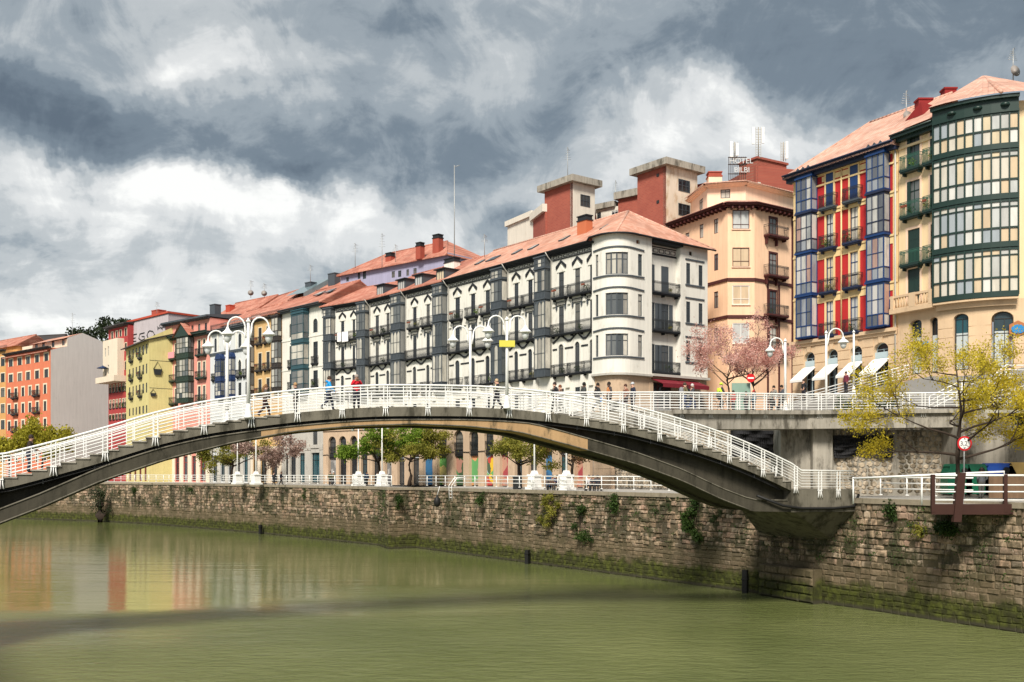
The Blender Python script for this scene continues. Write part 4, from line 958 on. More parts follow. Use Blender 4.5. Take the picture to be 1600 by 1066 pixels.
# 8. amber house at the left edge, with a brown roofed block behind
r = thing('town_house', 'amber house with shuttered windows cut by the left edge of the view', 'building', (*at(9, 222), PROM))
f = Face(r, at(-60, 236), at(9.2, 222.05)); ws = []
for p in (-40, -24, -9, 1.5):
    for q, t in ((573, 559), (598, 584), (621, 607), (646, 632), (671.5, 657), (699, 684), (722, 708)): ws.append((f.s_(p), f.s_(p+6), f.z_(0, q), f.z_(0, t)))
body(f, PROM, f.z_(0, 549), ws, M_amber, 11)
for q in ws: window(f, *q, fm=M_green2, trim=M_trimc, tw=.2)
cornice(f, 0, f.L, f.z_(0, 549), .6, .3, M_brown)
fa = f.sub(0, 2.5, 0, f.L); body(fa, f.z_(0, 549), f.z_(0, 537), [], M_amber, 8); gable_roof(fa, 0, fa.L, 0, 8, f.z_(0, 537), 2.4, .6, M_tiler)
f.mb('railing', railing_mb(f.L, .1, 1.0, .3), M_iron, 0, .2, f.z_(0, 549)+.2)
r = thing('rear_block', 'dark brown roofed block behind the orange-red house', 'building', (*at(40, 236), PROM))
f = Face(r, at(-20, 244), at(78, 238)); zz = f.z_(50, 541)
body(f, PROM, zz, [(f.s_(a), f.s_(a+4), f.z_(50, 549), f.z_(50, 543)) for a in (26, 50, 66)], M_cream, 10)
gable_roof(f, f.L*.0, f.L*.45, 0, 10, zz-.3, 2.6, .6, M_tiler); gable_roof(f, f.L*.5, f.L, 0, 10, zz, 3.2, .4, M_brown)
# 9. roofs and backs that rise behind the row
def back_block(label, pa, pb, Y, yt, depth, wm, rmat, rise, wins=(), name='rear_block', zb=12, over=.6, Yb=None, ridge_at=.5, hl=0, hr=0):
    r = thing(name, label, 'building', (*at((pa+pb)/2, Y), zb)); f = Face(r, at(pa, Y), at(pb, Yb or Y)); zt = f.z_(pa, yt)
    q = [(f.s_(a), f.s_(b), f.z_((a+b)/2, d), f.z_((a+b)/2, c)) for a, b, c, d in wins]
    body(f, zb, zt, q, wm, depth)
    for k in q: window(f, *k, fm=M_slate)
    if rise: gable_roof(f, 0, f.L, 0, depth, zt, rise, over, rmat, ridge_at=ridge_at, hl=hl, hr=hr)
    return r, f, zt
r, f, zt = back_block('lilac penthouse block with red tiled roof and three brick chimneys behind the white row', 532, 700, 166, 428, 12, M_lilac, M_tiler, 3.6,
     [(541,545,433,440), (559,563,423,436), (567,572,423,436), (612,617,424,434), (622,627,423,433), (635,639,421,431), (646,651,419,429)], hl=5, hr=6, Yb=150)
chimney(f, f.s_(595), 2, zt+.1, 1.2, 1.0, 1.6, M_brick, M_black); chimney(f, f.s_(661), -.6, zt-.4, 1.0, .9, 1.9, M_brick, M_black); chimney(f, f.s_(673), 1.5, zt+.6, 1.3, 1.0, 2.2, M_brick, M_black)
r, f, zt = back_block('stepped red-walled roof block with glass roof slope behind the teal-bay house', 445, 530, 176, 470, 12, M_redr, M_tiler, 3.5, hl=0, Yb=166)
f.mb('roof_glazing', MB().add([(1,-.5,0),(6,-.5,0),(6,5,3.2),(1,5,3.2)], [(0,1,2,3)]).add([(6,-.5,0),(6,5,3.2),(6,5,-1),(6,-.5,-1)], [(0,1,2,3)]), M_glassroof, 0, 0, zt+.6)
chimney(f, f.s_(463), 3, zt+1.0, 1.6, 1.2, 2.0, M_slate); chimney(f, f.s_(492), 4, zt+2, 1.8, 1.2, 2.0, M_slate)
r, f, zt = back_block('low red gabled roof block behind the ochre house', 396, 446, 184, 487, 10, M_redr, M_tiler, 3.4, Yb=174)
r, f, zt = back_block('low red roof behind the pale grey house', 333, 396, 192, 497, 10, M_redr, M_tiler, 3.4, Yb=183)
chimney(f, f.s_(345), 2, zt+.8, 1.4, 1.1, 1.4, M_redr)
# ------------------------------------------------------------------ peach, red-and-blue and green-bay houses, tower blocks
M_peach = paint('peach_render', (.86, .57, .38), dirt=(.62,.38,.22), dirtamt=.35)
M_peachl = paint('peach_pale_render', (.86, .62, .46), dirt=(.6,.4,.28), dirtamt=.35)
M_wine = mat('wine_red_timber', (.075, .02, .018), .6, .1, 1, 0, 0, spec=.3)
M_creamy = paint('cream_yellow_stucco', (.78, .58, .30), dirt=(.55,.4,.22), dirtamt=.4)
M_rred = paint('bright_red_render', (.46, .028, .03), dirt=(.34,.03,.03), dirtamt=.3)
M_royal = mat('royal_blue_paint', (.009, .040, .145), .4, .08, 1, 0, 0, spec=.45)
M_navy = mat('dark_navy_paint', (.016, .024, .06), .5, .1, 1, 0, 0, spec=.4)
M_sand = mat('sandstone_ashlar', (.62, .45, .29), .88, .1, .7, .12, .3, 9, dirt=(.4,.28,.18), dirtamt=.5)
M_dgreen = mat('dark_green_paint', (.011, .032, .026), .42, .1, 1, 0, 0, spec=.45)
M_mgreen = mat('verdigris_iron', (.03, .10, .075), .6, .1, 1, 0, 0)
M_redch = paint('dark_red_render', (.22, .02, .02))
M_cream2 = paint('pale_peach_stucco', (.82, .62, .38), dirt=(.62,.46,.29), dirtamt=.35)
M_canvas = mat('white_canvas', (.78, .77, .74), .9, .05, 1, .05, .05)
M_paleblue = mat('pale_blue_shopfront', (.42, .52, .56), .6, .06, 1, 0, 0)
M_wfr = mat('white_window_frame', (.75, .75, .73), .5, .05, 1, 0, 0)
# --- peach chamfered corner house
r = thing('corner_house', 'peach corner house with chamfered front and wine-red timber balconies', 'building', (*at(1158, 113), 13.0))
PL, PA, PB, PR = at(1052, 122), at(1137, 113), at(1179, 113), at(1241, 117)
fl, fc_, fr_ = Face(r, PL, PA), Face(r, PA, PB), Face(r, PB, PR)
ZB = 13.0; ZE = fc_.z_(1158, 321)
lw = []
for pa, pb, rows_ in ((1071,1077,((363,378+3),)), (1093,1099,((349.5,371),)), (1115.5,1122,((341,364),(396,422),(455,481),(512,534)))):
    for t, q in rows_: lw.append((fl.s_(pa), fl.s_(pb), fl.z_(pb, q), fl.z_(pb, t)))
body(fl, ZB, ZE, lw, M_peach, 8)
for q in lw: window(fl, *q, fm=M_wine, gl=M_gl, y=.1)
cw = [(fc_.s_(1144.5), fc_.s_(1171), fc_.z_(1158, b), fc_.z_(1158, a)) for a, b in ((328,358), (387,417), (446,476), (505,537))]
body(fc_, ZB, ZE, cw, M_peach, 6)
for i, q in enumerate(cw): window(fc_, *q, fm=M_wine if i < 2 else M_wfr, gl=M_glp, cols=2, rows=(.25,) if i < 1 else (.3,), y=.08, sill=M_peachl)
rw_ = [(fr_.s_(1202.5), fr_.s_(1213.5), fr_.z_(1208, b), fr_.z_(1208, a)) for a, b in ((341,369), (396,431), (455,492), (512,550))]
body(fr_, ZB, ZE, rw_, M_peach, 8)
for q in rw_:
    window(fr_, *q, fm=M_wine, gl=M_gl, trim=M_wine, tw=.18, rows=(.7,)); balcony(fr_, q[0]-1.0, q[1]+1.2, q[2]-.06, .8, 1.1, M_wine, M_iron, .18)
    mb = MB()
    for k in (-.8, .9): mb.prism([(q[0]+k, q[2]-1.1), (q[0]+k+.14, q[2]-1.1), (q[0]+k+.14, q[2]-.2), (q[0]+k, q[2]-.2)], -.35, 0)
    fr_.mb('balcony_bracket', mb, M_wine)
fr_.mb('timber_posts', MB().box(fr_.s_(1199.5)-.12, fr_.s_(1199.5)+.12, -.08, 0, ZB, fr_.z_(1200, 437)).box(fr_.s_(1217)-.12, fr_.s_(1217)+.12, -.08, 0, ZB, fr_.z_(1200, 437)).box(fr_.L-.5, fr_.L-.2, -.08, 0, ZB, ZE), M_wine)
for ff in (fl, fc_, fr_):
    for py in (437, 495): band(ff, -.02, ff.L+.02, fc_.z_(1158, py)-.17, fc_.z_(1158, py)+.17, .12, M_wine)
    cornice(ff, -.3, ff.L+.3, ZE-.1, .9, .35, M_wine)
    mb = MB(); n = int(ff.L/.7)
    for i in range(n): x = .3+i*ff.L/n; mb.box(x, x+.16, -.85, 0, ZE-.5, ZE-.28)
    ff.mb('eave_brackets', mb, M_wine)
    body(ff, 11.6, ZB+2.2, [(ff.L*.2, ff.L*.45, ZB+.2, ZB+1.9), (ff.L*.6, ff.L*.85, ZB+.2, ZB+1.9)], M_sand, 5, name='stone_base', y=-.06)
mid = (PL+PA+PB+PR)/4 + Vector((2.5, 9))
def skirt_roof(r, loops, zf, mid, zt, k, m, name='roof'):
    """low tiled skirt: from the eaves polyline towards a point inside the house"""
    for A, B in zip(loops, loops[1:]):
        fA = Face(r, A, B); o0 = -.95
        a0, b0 = A + (A-mid).normalized()*1.0, B + (B-mid).normalized()*1.0; a1 = A+(mid-A)*k; b1 = B+(mid-B)*k
        def lc(p, zz): d = p - fA.A; return (d.dot(fA.d), d.dot(fA.n), zz)
        fA.mb(name, MB().add([lc(a0, zf), lc(b0, zf), lc(b1, zt), lc(a1, zt), lc(a0, zf-.12), lc(b0, zf-.12)], [(0,1,2,3), (0,4,5,1)]), m)
skirt_roof(r, [PL, PA, PB, PR], ZE+.25, mid, ZE+1.5, .28, M_tilep)
# set-back top storey
c2 = [p + (mid-p)*.25 for p in (PL, PA, PB, PR)]; c2[1] = at(1105, 116.5); c2[2] = at(1165, 115.5); c2[3] = at(1243, 121)
ZT = PZ(287, 115.5)
for i, (A, B) in enumerate(zip(c2, c2[1:])):
    ff = Face(r, A, B); ws = [(ff.L*.35, ff.L*.6, ZE+1.6, ZE+2.6)] if i == 1 else ([(ff.L*.55, ff.L*.75, ZE+1.0, ZE+2.2)] if i == 0 else [])
    body(ff, ZE, ZT, ws, M_peachl, 3, name='attic_wall')
    for q in ws: window(ff, *q, fm=M_brown, gl=M_gl)
    cornice(ff, -.2, ff.L+.2, ZT-.1, .5, .25, M_peachl)
skirt_roof(r, c2, ZT+.15, mid+Vector((1, 3)), ZT+2.6, .8, M_tilep)
fq = Face(r, at(1108, 122), at(1128, 122)); chimney(fq, .8, 1, PZ(297, 122), 1.6, 1.4, 1.7, M_peachl, M_brick)
# --- red and blue house
r = thing('town_house', 'crimson and cream house with royal blue glazed bays and white shop awnings', 'building', (*at(1320, 85), 14.6))
f = Face(r, at(1240.5, 90.5), at(1404, 81)); z = lambda py, px=1320: f.z_(px, py)
zc = f.z_(1239, 539); ze = f.z_(1239, 284)
FL = [f.z_(1245, q) for q in (340, 401, 467, 533)]           # sill line of each storey
heads = [f.z_(1245, q) for q in (289, 342, 405, 469)]
wc = [(1291.5,1303), (1329,1341.5)]; ws = []
for pa, pb in wc:
    for i in range(4): ws.append((f.s_(pa), f.s_(pb), FL[i]+.12, FL[i]+2.95))
body(f, zc, ze, ws, M_rred, 12, rev=.14)
for i, q in enumerate(ws):
    lvl = i % 4
    window(f, *q, fm=M_royal if lvl != 1 else M_navy, gl=M_glp, cols=2, rows=(.34, .7), trim=M_creamy, tw=.15, tp=.1)
    if lvl == 0:
        for k in (q[0]-.0, q[1]-.42): f.mb('shutter', MB().box(k, k+.42, -.08, -.02, q[2], q[3]), M_royal)
    balcony(f, q[0]-.45, q[1]+.45, FL[lvl]+.05, .55, 1.05, M_navy if lvl else M_slate, M_iron, .16)
mid_ = (f.s_(1303)+f.s_(1329))/2; xr = f.s_(1399)
for i in range(4):
    top_ = ze-.01 if i == 0 else FL[i-1]-.06
    band(f, 0, f.L, FL[i]+2.92, top_, .05, M_creamy, 'stucco_band'); band(f, 0, f.L, top_-.17, top_-.003, .12, M_creamy)
    for x0, x1 in ((0, .55), (f.L-.5, f.L)): band(f, x0, x1, FL[i]-.06, FL[i]+2.92, .05, M_creamy, 'stucco_strip')
f.mb('pilaster', MB().tube([(mid_, -.1, zc), (mid_, -.1, ze)], .07, 6), M_creamy)
for pa, pb in ((1253,1277.5), (1363,1391)):
    a, b = f.s_(pa), f.s_(pb)
    bay(f, a, b, .75, [(heads[0]+.15, ze+.4, .3, 0, 1), (FL[0], heads[0]+.2, .12, .95, 0)], M_royal, M_glr, 3, head=.12, xpan=False)
    bay(f, a, b, .75, [(FL[1], FL[0]-.01, .12, .95, 0)], M_navy, M_glr, 3, head=.28, xpan=False)
    bay(f, a, b, .75, [(FL[2], FL[1]-.01, .12, .95, 0), ], M_royal, M_glr, 3, head=.28, xpan=False)
    bay(f, a, b, .75, [(FL[3], FL[2]-.01, .12, .95, 0), ], M_royal, M_glr, 3, head=.28, xpan=False)
    f.mb('bay_crown', MB().box(a-.04, b+.04, -.82, 0, 0, ze+.42-heads[0]-.45), M_navy, 0, 0, heads[0]+.42)
    mb = MB(); cwid = (b-a)/3
    for k in range(3): mb.prism([(a+cwid*k+.1, heads[0]+.55), (a+cwid*(k+1)-.1, heads[0]+.55), (a+cwid*(k+1)-.1, heads[0]+.9), (a+cwid*(k+.5), heads[0]+1.1), (a+cwid*k+.1, heads[0]+.9)], -.86, -.81)
    f.mb('bay_ornament', mb, M_slate)
f.mb('frieze', MB().box(0, f.L, -.12, 0, ze-1.2, ze-1.05).box(0, f.L, -.25, 0, ze-.25, ze).box(f.s_(1285), f.s_(1355), -.06, 0, ze-.9, ze-.45), M_creamy)
cornice(f, -.4, f.L+.1, ze+.05, 1.0, .55, M_navy)
gable_roof(f, -.2, f.L, 0, 13, ze+.9, 4.6, 1.0, M_tilep, endover=.1, hl=3.0)
# stone ground floor with four shop arches
zst = 14.7; sh = [(1258,1275), (1293,1311), (1330,1349), (1367,1390)]; ops = [(f.s_(a), f.s_(b), zst, zc-.85, .55) for a, b in sh]
body(f, 11.4, zc, ops, M_sand, 12, rev=.5, y=-.15, name='stone_base')
mb = MB()
for i in range(1, 9): mb.box(-.02, f.L+.02, -.155, -.1, 0, .04) if False else None
for q in ops:
    a, b, c, d, ar = q
    window(f, a, b, c, d, arch=ar, fm=M_paleblue, gl=M_shop, cols=2, rows=(.42, .62), y=.25, name='shop_window')
    f.mb('shop_fascia', MB().box(a, b, .02, .2, d-1.45, d-.75), M_paleblue)
    f.mb('keystone', MB().prism([((a+b)/2-.16, d-.02), ((a+b)/2+.16, d-.02), ((a+b)/2+.25, d+.6), ((a+b)/2-.25, d+.6)], -.24, -.15), M_sand)
    w = MB(); zt, zb2 = d-1.3, d-2.5
    w.add([(a-.1,-.1,zt),(b+.1,-.1,zt),(b+.1,-1.75,zb2),(a-.1,-1.75,zb2),(a-.1,-.1,zt-.05),(b+.1,-.1,zt-.05),(b+.1,-1.75,zb2-.05),(a-.1,-1.75,zb2-.05)], [(0,3,2,1),(4,5,6,7),(0,1,5,4),(2,3,7,6),(1,2,6,5),(3,0,4,7)])
    w.box(a-.1, b+.1, -1.76, -1.72, zb2-.2, zb2); f.mb('awning', w, M_canvas)
band(f, -.1, f.L, zc-.1, zc+.18, .45, M_sand, 'string_course'); band(f, -.1, f.L, zc-.35, zc-.11, .28, M_sand, 'string_course')
for zz in [zst+.75*i for i in range(6)]:
    prev = 0
    for q in ops + [(f.L, f.L, 0, 0, 0)]:
        if q[0]-.2 > prev and zz < zc-.7: f.mb('ashlar_block', MB().box(prev+.02, q[0]-.02, -.19, -.14, zz+.04, zz+.71), M_sand)
        prev = q[1]
f.mb('drainpipe', MB().tube([(f.L-.15, -.2, ze), (f.L-.15, -.2, 12)], .07, 6), M_greystone)
f.mb('dormer', MB().prism([(f.L-1.9, 0), (f.L-.2, 0), (f.L-.4, 1.1)], 3.2, 6), M_redch, 0, 0, ze+3.2)
# --- green curved-bay house
r = thing('corner_house', 'pale peach house with huge curved dark green glass bay at the right edge', 'building', (*at(1500, 79), 15.6))
G0 = at(1404.5, 80.95); G1 = at(1467, 77.6); f = Face(r, G0, G1); z = lambda py, px=1435: f.z_(px, py)
zc = f.z_(1404, 488); ze = f.z_(1404, 218); gfl = [f.z_(1412, q) for q in (270, 342, 417, 478)]
ws = []
for pa, pb in ((1418.5,1438), (1454.5,1466)):
    for i in range(4): ws.append((f.s_(pa), f.s_(pb)-.02, gfl[i]+.12, gfl[i]+2.75))
body(f, zc, ze, ws, M_cream2, 12, rev=.3)
for i, q in enumerate(ws):
    window(f, *q, fm=M_dgreen, gl=M_gl if i % 4 < 2 else M_gld, cols=2, rows=(.7,), trim=M_peachl, tw=.2)
    if i % 4 < 2: f.mb('shutter', MB().box(q[0], q[0]+.3, -.1, -.02, q[2], q[3]), M_dgreen)
    else: f.mb('shutter', MB().box(q[0]+.03, (q[0]+q[1])/2-.01, .04, .09, q[2], q[3]), M_dgreen); f.mb('shutter', MB().box((q[0]+q[1])/2+.01, q[1]-.03, .04, .09, q[2], q[3]), M_dgreen)
    if i % 4 < 3: balcony(f, q[0]-.35, min(q[1]+.35, f.L-.02), gfl[i % 4]+.05, .6, 1.05, M_dgreen, M_mgreen, .18, top=M_red if i % 4 == 1 else None)
cornice(f, -.2, f.L, ze-.1, .8, .5, M_dgreen)
band(f, 0, f.L, ze-.9, ze-.7, .12, M_cream2, 'moulding')
# stone balustrade over the ground floor
o = band(f, -.3, f.L, zc-.2, zc+.12, .75, M_sand, 'balcony'); mb = MB(); mb.box(-.3, f.L, -.72, -.5, 1.2, 1.38); mb.box(-.3, f.L, -.72, -.5, .3, .42)
for x in (-.2, f.L*.42, f.L*.5, f.L-.35): mb.box(x, x+.3, -.75, -.47, .3, 1.4)
f.mb('balustrade', mb, M_sand, 0, 0, 0, o)
nb = int(f.L/.27)
bm = MB().lathe([(.055,.42), (.05,.5), (.1,.68), (.05,.95), (.045,1.1), (.06,1.2)], (0,0,0), 6).mesh('baluster', M_sand)
for i in range(nb): link('baluster', bm, o, (.1+i*.27, -.61, 0))
# the curved bay
CC = Vector((38.2, 81.6)); RB = math.dist(CC, G1); a0 = math.atan2(G1.y-CC.y, G1.x-CC.x); a1 = math.radians(-62); a1b = math.radians(-102)
if a0 > 0: a0 -= 2*math.pi
NB = 10; angs = [a0+(a1b-a0)*i/NB for i in range(NB+1)]
def pt(i, rr): return CC + Vector((math.cos(angs[i]), math.sin(angs[i])))*rr
zf = [f.z_(1467, q, 0) for q in (193, 236, 313, 386, 467)]     # crown, then the floor bands
zf[0] = PZ(196, 77.6)
bz = [PZ(q, 77.6) for q in (252, 327, 399, 473)]
root = r; fcs = []
for i in range(NB): fcs.append(Face(r, pt(i, RB+.75), pt(i+1, RB+.75)))
tops_ = [zf[0]] + bz[:-1]
bo = link('bay_window', None, r, (0, 0, 0))
bay_mb = MB(); rl = r.location
def ring(z0, z1, e, mb):
    vs = []
    for i in range(NB+1):
        for rr in (RB+.75+e, RB+.3): 
            p = pt(i, rr)
            for zz in (z0, z1): vs.append((p.x-rl.x, p.y-rl.y, zz-rl.z))
    fs = []
    for i in range(NB):
        k = 4*i; fs += [(k, k+4, k+5, k+1), (k+1, k+5, k+7, k+3), (k+2, k, k+4, k+6)[::-1] if 0 else (k, k+2, k+6, k+4)]
    fs += [(0, 1, 3, 2), (4*NB, 4*NB+2, 4*NB+3, 4*NB+1)]
    mb.add(vs, fs)
for j in range(4):
    zt, zb_ = tops_[j], bz[j]
    ring(zb_-.12, zb_+.12, .1, bay_mb); ring(zb_+.12, zb_+.3, 0.02, bay_mb); lo = zb_+.3+1.0
    ring(lo-.06, lo+.06, .03, bay_mb); ring(zt-.32, zt-.14, .03, bay_mb)
    if j: ring(zt-.72, zt-.64, .02, bay_mb)
    for i in range(NB+1):
        p = pt(i, RB+.78) - Vector((rl.x, rl.y)); t = Vector((-math.sin(angs[i]), math.cos(angs[i]))); n = Vector((math.cos(angs[i]), math.sin(angs[i])))
        w = .055; q = [p+t*w-n*.14, p-t*w-n*.14, p-t*w+n*.02, p+t*w+n*.02]
        bay_mb.slab([(v.x, v.y) for v in q], zb_-rl.z, zt-rl.z)
ring(zf[0]-.2, zf[0]+.75, .12, bay_mb); ring(zf[0]+.75, zf[0]+1.0, .4, bay_mb)
bo.data = None
COL.objects.unlink(bo); bpy.data.objects.remove(bo)
bo = bay_mb.build('bay_window', M_dgreen, r)
for i in range(NB):
    ff = fcs[i]
    for j in range(4):
        zt, zb_ = tops_[j], bz[j]; lo = zb_+1.3; cuts = [(zb_+.3, lo), (lo, zt-.68 if j else zt-.2)] + ([(zt-.68, zt-.2)] if j else [])
        for c, d in cuts:
            me = cached(('gp', round(ff.L, 3), round(d-c, 2), j), lambda: pane_mb(ff.L-.02, d-c, 0, 0), 'pane', M_glp)
            l = ff.loc(.01, .05, c); link('pane', me, bo, l, ff.a)
for i in (2, 5, 8): ff = fcs[i]; ff.mb('bay_ornament', MB().lathe([(.3,0),(.34,.1),(.3,.2),(.05,.3)], (ff.L/2, -.1, zf[0]+.2), 8), M_dgreen)
# wall behind and stone base that follows the curve
def gmap(rr): return lambda x, y, zz: (lambda a: (CC.x+math.cos(a)*(rr-y)-rl.x, CC.y+math.sin(a)*(rr-y)-rl.y, zz-rl.z))(a0+x/rr)
SB = (a1-a0)*(RB+.1); mb = MB(); ex = [SB*i/26 for i in range(27)]
def spx(px):   # arc length on the base where that column of the picture meets it
    best = min(range(400), key=lambda k: abs((lambda p: 800+F*p.x/p.y)(CC+Vector((math.cos(a0+(a1-a0)*k/399), math.sin(a0+(a1-a0)*k/399)))*(RB+.1))-px)); return SB*best/399
zgs = 15.9; gops = [(spx(1490), spx(1513.5), zgs, PZ(491, 76.5), .38), (spx(1549), spx(1584), zgs, PZ(489, 75.6), .5)]
wall_mesh(mb, 0, SB, 12.0, zc+.0, gops, .45, gmap(RB+.1), ex); mb.build('stone_base', M_sand, r)
mb = MB(); vs = []
wall_mesh(mb, 0, SB, zc, zf[0]+.8, [], .1, gmap(RB), ex); mb.build('wall', M_cream2, r)
mb = MB(); ring(zc-.5, zc-.1, -.35, mb); ring(zc-.1, bz[3]-.14, .05, mb); mb.build('string_course', M_sand, r)
M_poster = mat('white_window_film', (.46, .50, .50), .5, .05, 1, 0, 0)
for (a, b, c, d, ar) in gops:
    p = gmap(RB-.15)(a, 0, c); q = gmap(RB-.15)(b, 0, c); w = math.dist(p, q); rz = math.atan2(q[1]-p[1], q[0]-p[0])
    o = link('shop_window', frame_mb(w, d-c, 2, (.62,), ar, False).mesh('shop_window', M_iron), r, p, rz)
    link('pane', pane_mb(w, d-c, ar, False).mesh('pane', M_shop), o, (0, .01, 0)); link('window_film', MB().box(.08, w-.08, -.02, 0, .1, (d-c)*.66).mesh('window_film', M_poster), o)
fops = [(f.s_(1423), f.s_(1441.5), zgs, f.z_(1431, 500), .32), (f.s_(1454), f.L-.02, zgs, f.z_(1460, 496), .28)]
body(f, 12.0, zc-.2, fops, M_sand, 6, name='stone_base', rev=.45, y=-.1)
for a, b, c, d, ar in fops:
    o = window(f, a, b, c, d, arch=ar, fm=M_iron, gl=M_shop, cols=1, rows=(.7,), y=.25, name='shop_window'); f.mb('window_film', MB().box(.08, b-a-.08, -.1, -.07, .1, (d-c)*.68), M_poster, 0, 0, 0, o)
for k in range(7):
    for a, b in ((0, fops[0][0]), (fops[0][1], fops[1][0])): f.mb('ashlar_block', MB().box(a+.02, b-.02, -.14, -.09, 12.6+.72*k+.03, 12.6+.72*k+.69), M_sand)
g = gmap(RB+.14)
for k in range(11):
    for a, b in ((0, gops[0][0]), (gops[0][1], gops[1][0]), (gops[1][1], SB)):
        n = max(1, int((b-a)/.9))
        for i in range(n):
            x0, x1 = a+(b-a)*i/n+.02, a+(b-a)*(i+1)/n-.02; z0, z1 = 12.6+.72*k+.03, 12.6+.72*k+.69
            if z1 > zc-.5: continue
            MB().add([g(x0,0,z0), g(x1,0,z0), g(x1,0,z1), g(x0,0,z1), g(x0,.06,z0), g(x1,.06,z0), g(x1,.06,z1), g(x0,.06,z1)], [(0,1,2,3), (0,4,5,1), (1,5,6,2), (2,6,7,3), (3,7,4,0)]).build('ashlar_block', M_sand, r)
def text(s, size, m, fc, x, y, zz, rot=0., parent=None, ext=.01):
    cu = bpy.data.curves.new('lettering', 'FONT'); cu.body = s; cu.size = size; cu.extrude = ext; cu.align_x = 'LEFT'; cu.materials.append(m)
    tmp = bpy.data.objects.new('lettering', cu); COL.objects.link(tmp); dg = bpy.context.evaluated_depsgraph_get(); dg.update()
    me = bpy.data.meshes.new_from_object(tmp.evaluated_get(dg)); COL.objects.unlink(tmp); bpy.data.objects.remove(tmp)
    if not me.materials: me.materials.append(m)
    l = fc.loc(x, y, zz)
    mt = Matrix.Rotation(fc.a, 4, 'Z') @ Matrix.Rotation(math.pi/2, 4, 'X') @ Matrix.Rotation(rot, 4, 'Z')
    o = link('lettering', me, parent or fc.root, l); o.rotation_euler = mt.to_euler(); return o
M_letter = flat('dark_lettering', (.03, .02, .02)); M_letr = flat('maroon_lettering', (.10, .01, .03))
text('R&A', .5, M_letter, f, fops[0][0]+.08, -.02+.15, f.z_(1430, 539))
i_ = max(range(NB), key=lambda i: -abs((800+F*fcs[i].A.x/fcs[i].A.y)-1576)); 
p0 = CC + Vector((math.cos(a0+gops[1][1]/(RB+.1)-.055), math.sin(a0+gops[1][1]/(RB+.1)-.055)))*(RB-.02); tdir = Vector((-math.sin(a0+gops[1][1]/RB), math.cos(a0+gops[1][1]/RB)))
ft = Face(r, p0, p0+tdir); text('recasasbilbao.es', .42, M_letr, ft, .28, 0, PZ(577, 76), math.pi/2)
# street plaque
M_plq = flat('blue_enamel', (.03, .22, .5), .3); M_plb = mat('terracotta_plaque', (.4, .15, .06), .7)
for pc_, py, s in ((1590, 519, .42), (1447, 538, .3)):
    an = a0+spx(pc_)/(RB+.1) if pc_ > 1467 else None
    if an: p = CC+Vector((math.cos(an), math.sin(an)))*(RB+.12); t = Vector((-math.sin(an), math.cos(an))); ff = Face(r, p, p+t); x0 = 0
    else: ff = f; x0 = f.s_(pc_)
    zz = PZ(py, 76 if an else 79)
    if an: ff.mb('street_plaque', MB().prism([(x0-s*1.4, zz-s*.7), (x0, zz-s*1.15), (x0+s*1.4, zz-s*.7), (x0+s*1.4, zz+s*.8), (x0, zz+s*1.5), (x0-s*1.4, zz+s*.8)], -.1, -.05), M_plb)
    mb = MB(); mb.prism([(x0+s*1.15*math.cos(k*math.pi/6), zz+s*.8*math.sin(k*math.pi/6)) for k in range(12)], -.16, -.11); mb.box(x0-s*.6, x0+s*.6, -.17, -.16, zz-.04, zz+.05); ff.mb('plaque_face', mb, M_plq)
# roof of the green house
apex = Vector((40.5, 88.0)); zr = PZ(121, 88); er = []
eav = [(G0 + (G0-apex).normalized()*.6, ze+.45), (G1+Vector((-.3,-.5)), ze+.55)] + [(pt(i, RB+1.35), zf[0]+1.05) for i in range(0, NB+1, 2)] + [(CC+Vector((math.cos(a1), math.sin(a1)))*(RB+1.35), zf[0]+1.05)]
for (A, za), (B, zb_) in zip(eav, eav[1:]):
    if (B-A).length < .05: continue
    ff = Face(r, A, B)
    def lc(p, zz): d = p-ff.A; return (d.dot(ff.d), d.dot(ff.n), zz)
    ap = apex + (A-apex).normalized()*.4; bp = apex + (B-apex).normalized()*.4
    if A == eav[0][0]: ap = G0 + Vector((5.6, 5.6)); ff.mb('roof', MB().add([lc(A, za), lc(B, zb_), lc(apex, zr), lc(ap, zr-2.6)], [(0,1,2,3)]), M_tilep)
    else: ff.mb('roof', MB().add([lc(A, za), lc(B, zb_), lc(bp, zr), lc(ap, zr)], [(0,1,2,3)]), M_tilep)
mb = MB()
for A, za in (eav[1], eav[6]): mb.tube([(A.x-rl.x, A.y-rl.y, za-rl.z+.05), (apex.x-rl.x, apex.y-rl.y, zr-rl.z)], .16, 6)
mb.build('ridge_tiles', M_tilep, r)
fq = Face(r, at(1400, 86), at(1500, 86))
chimney(fq, fq.s_(1443), 0, PZ(192, 86), 1.15, .9, 1.8, M_redch); chimney(fq, fq.s_(1439), -.4, PZ(200, 86), 1.5, .8, 1.0, M_concl); chimney(fq, fq.s_(1490), 1, PZ(165, 87), 1.0, .9, 1.25, M_redch)
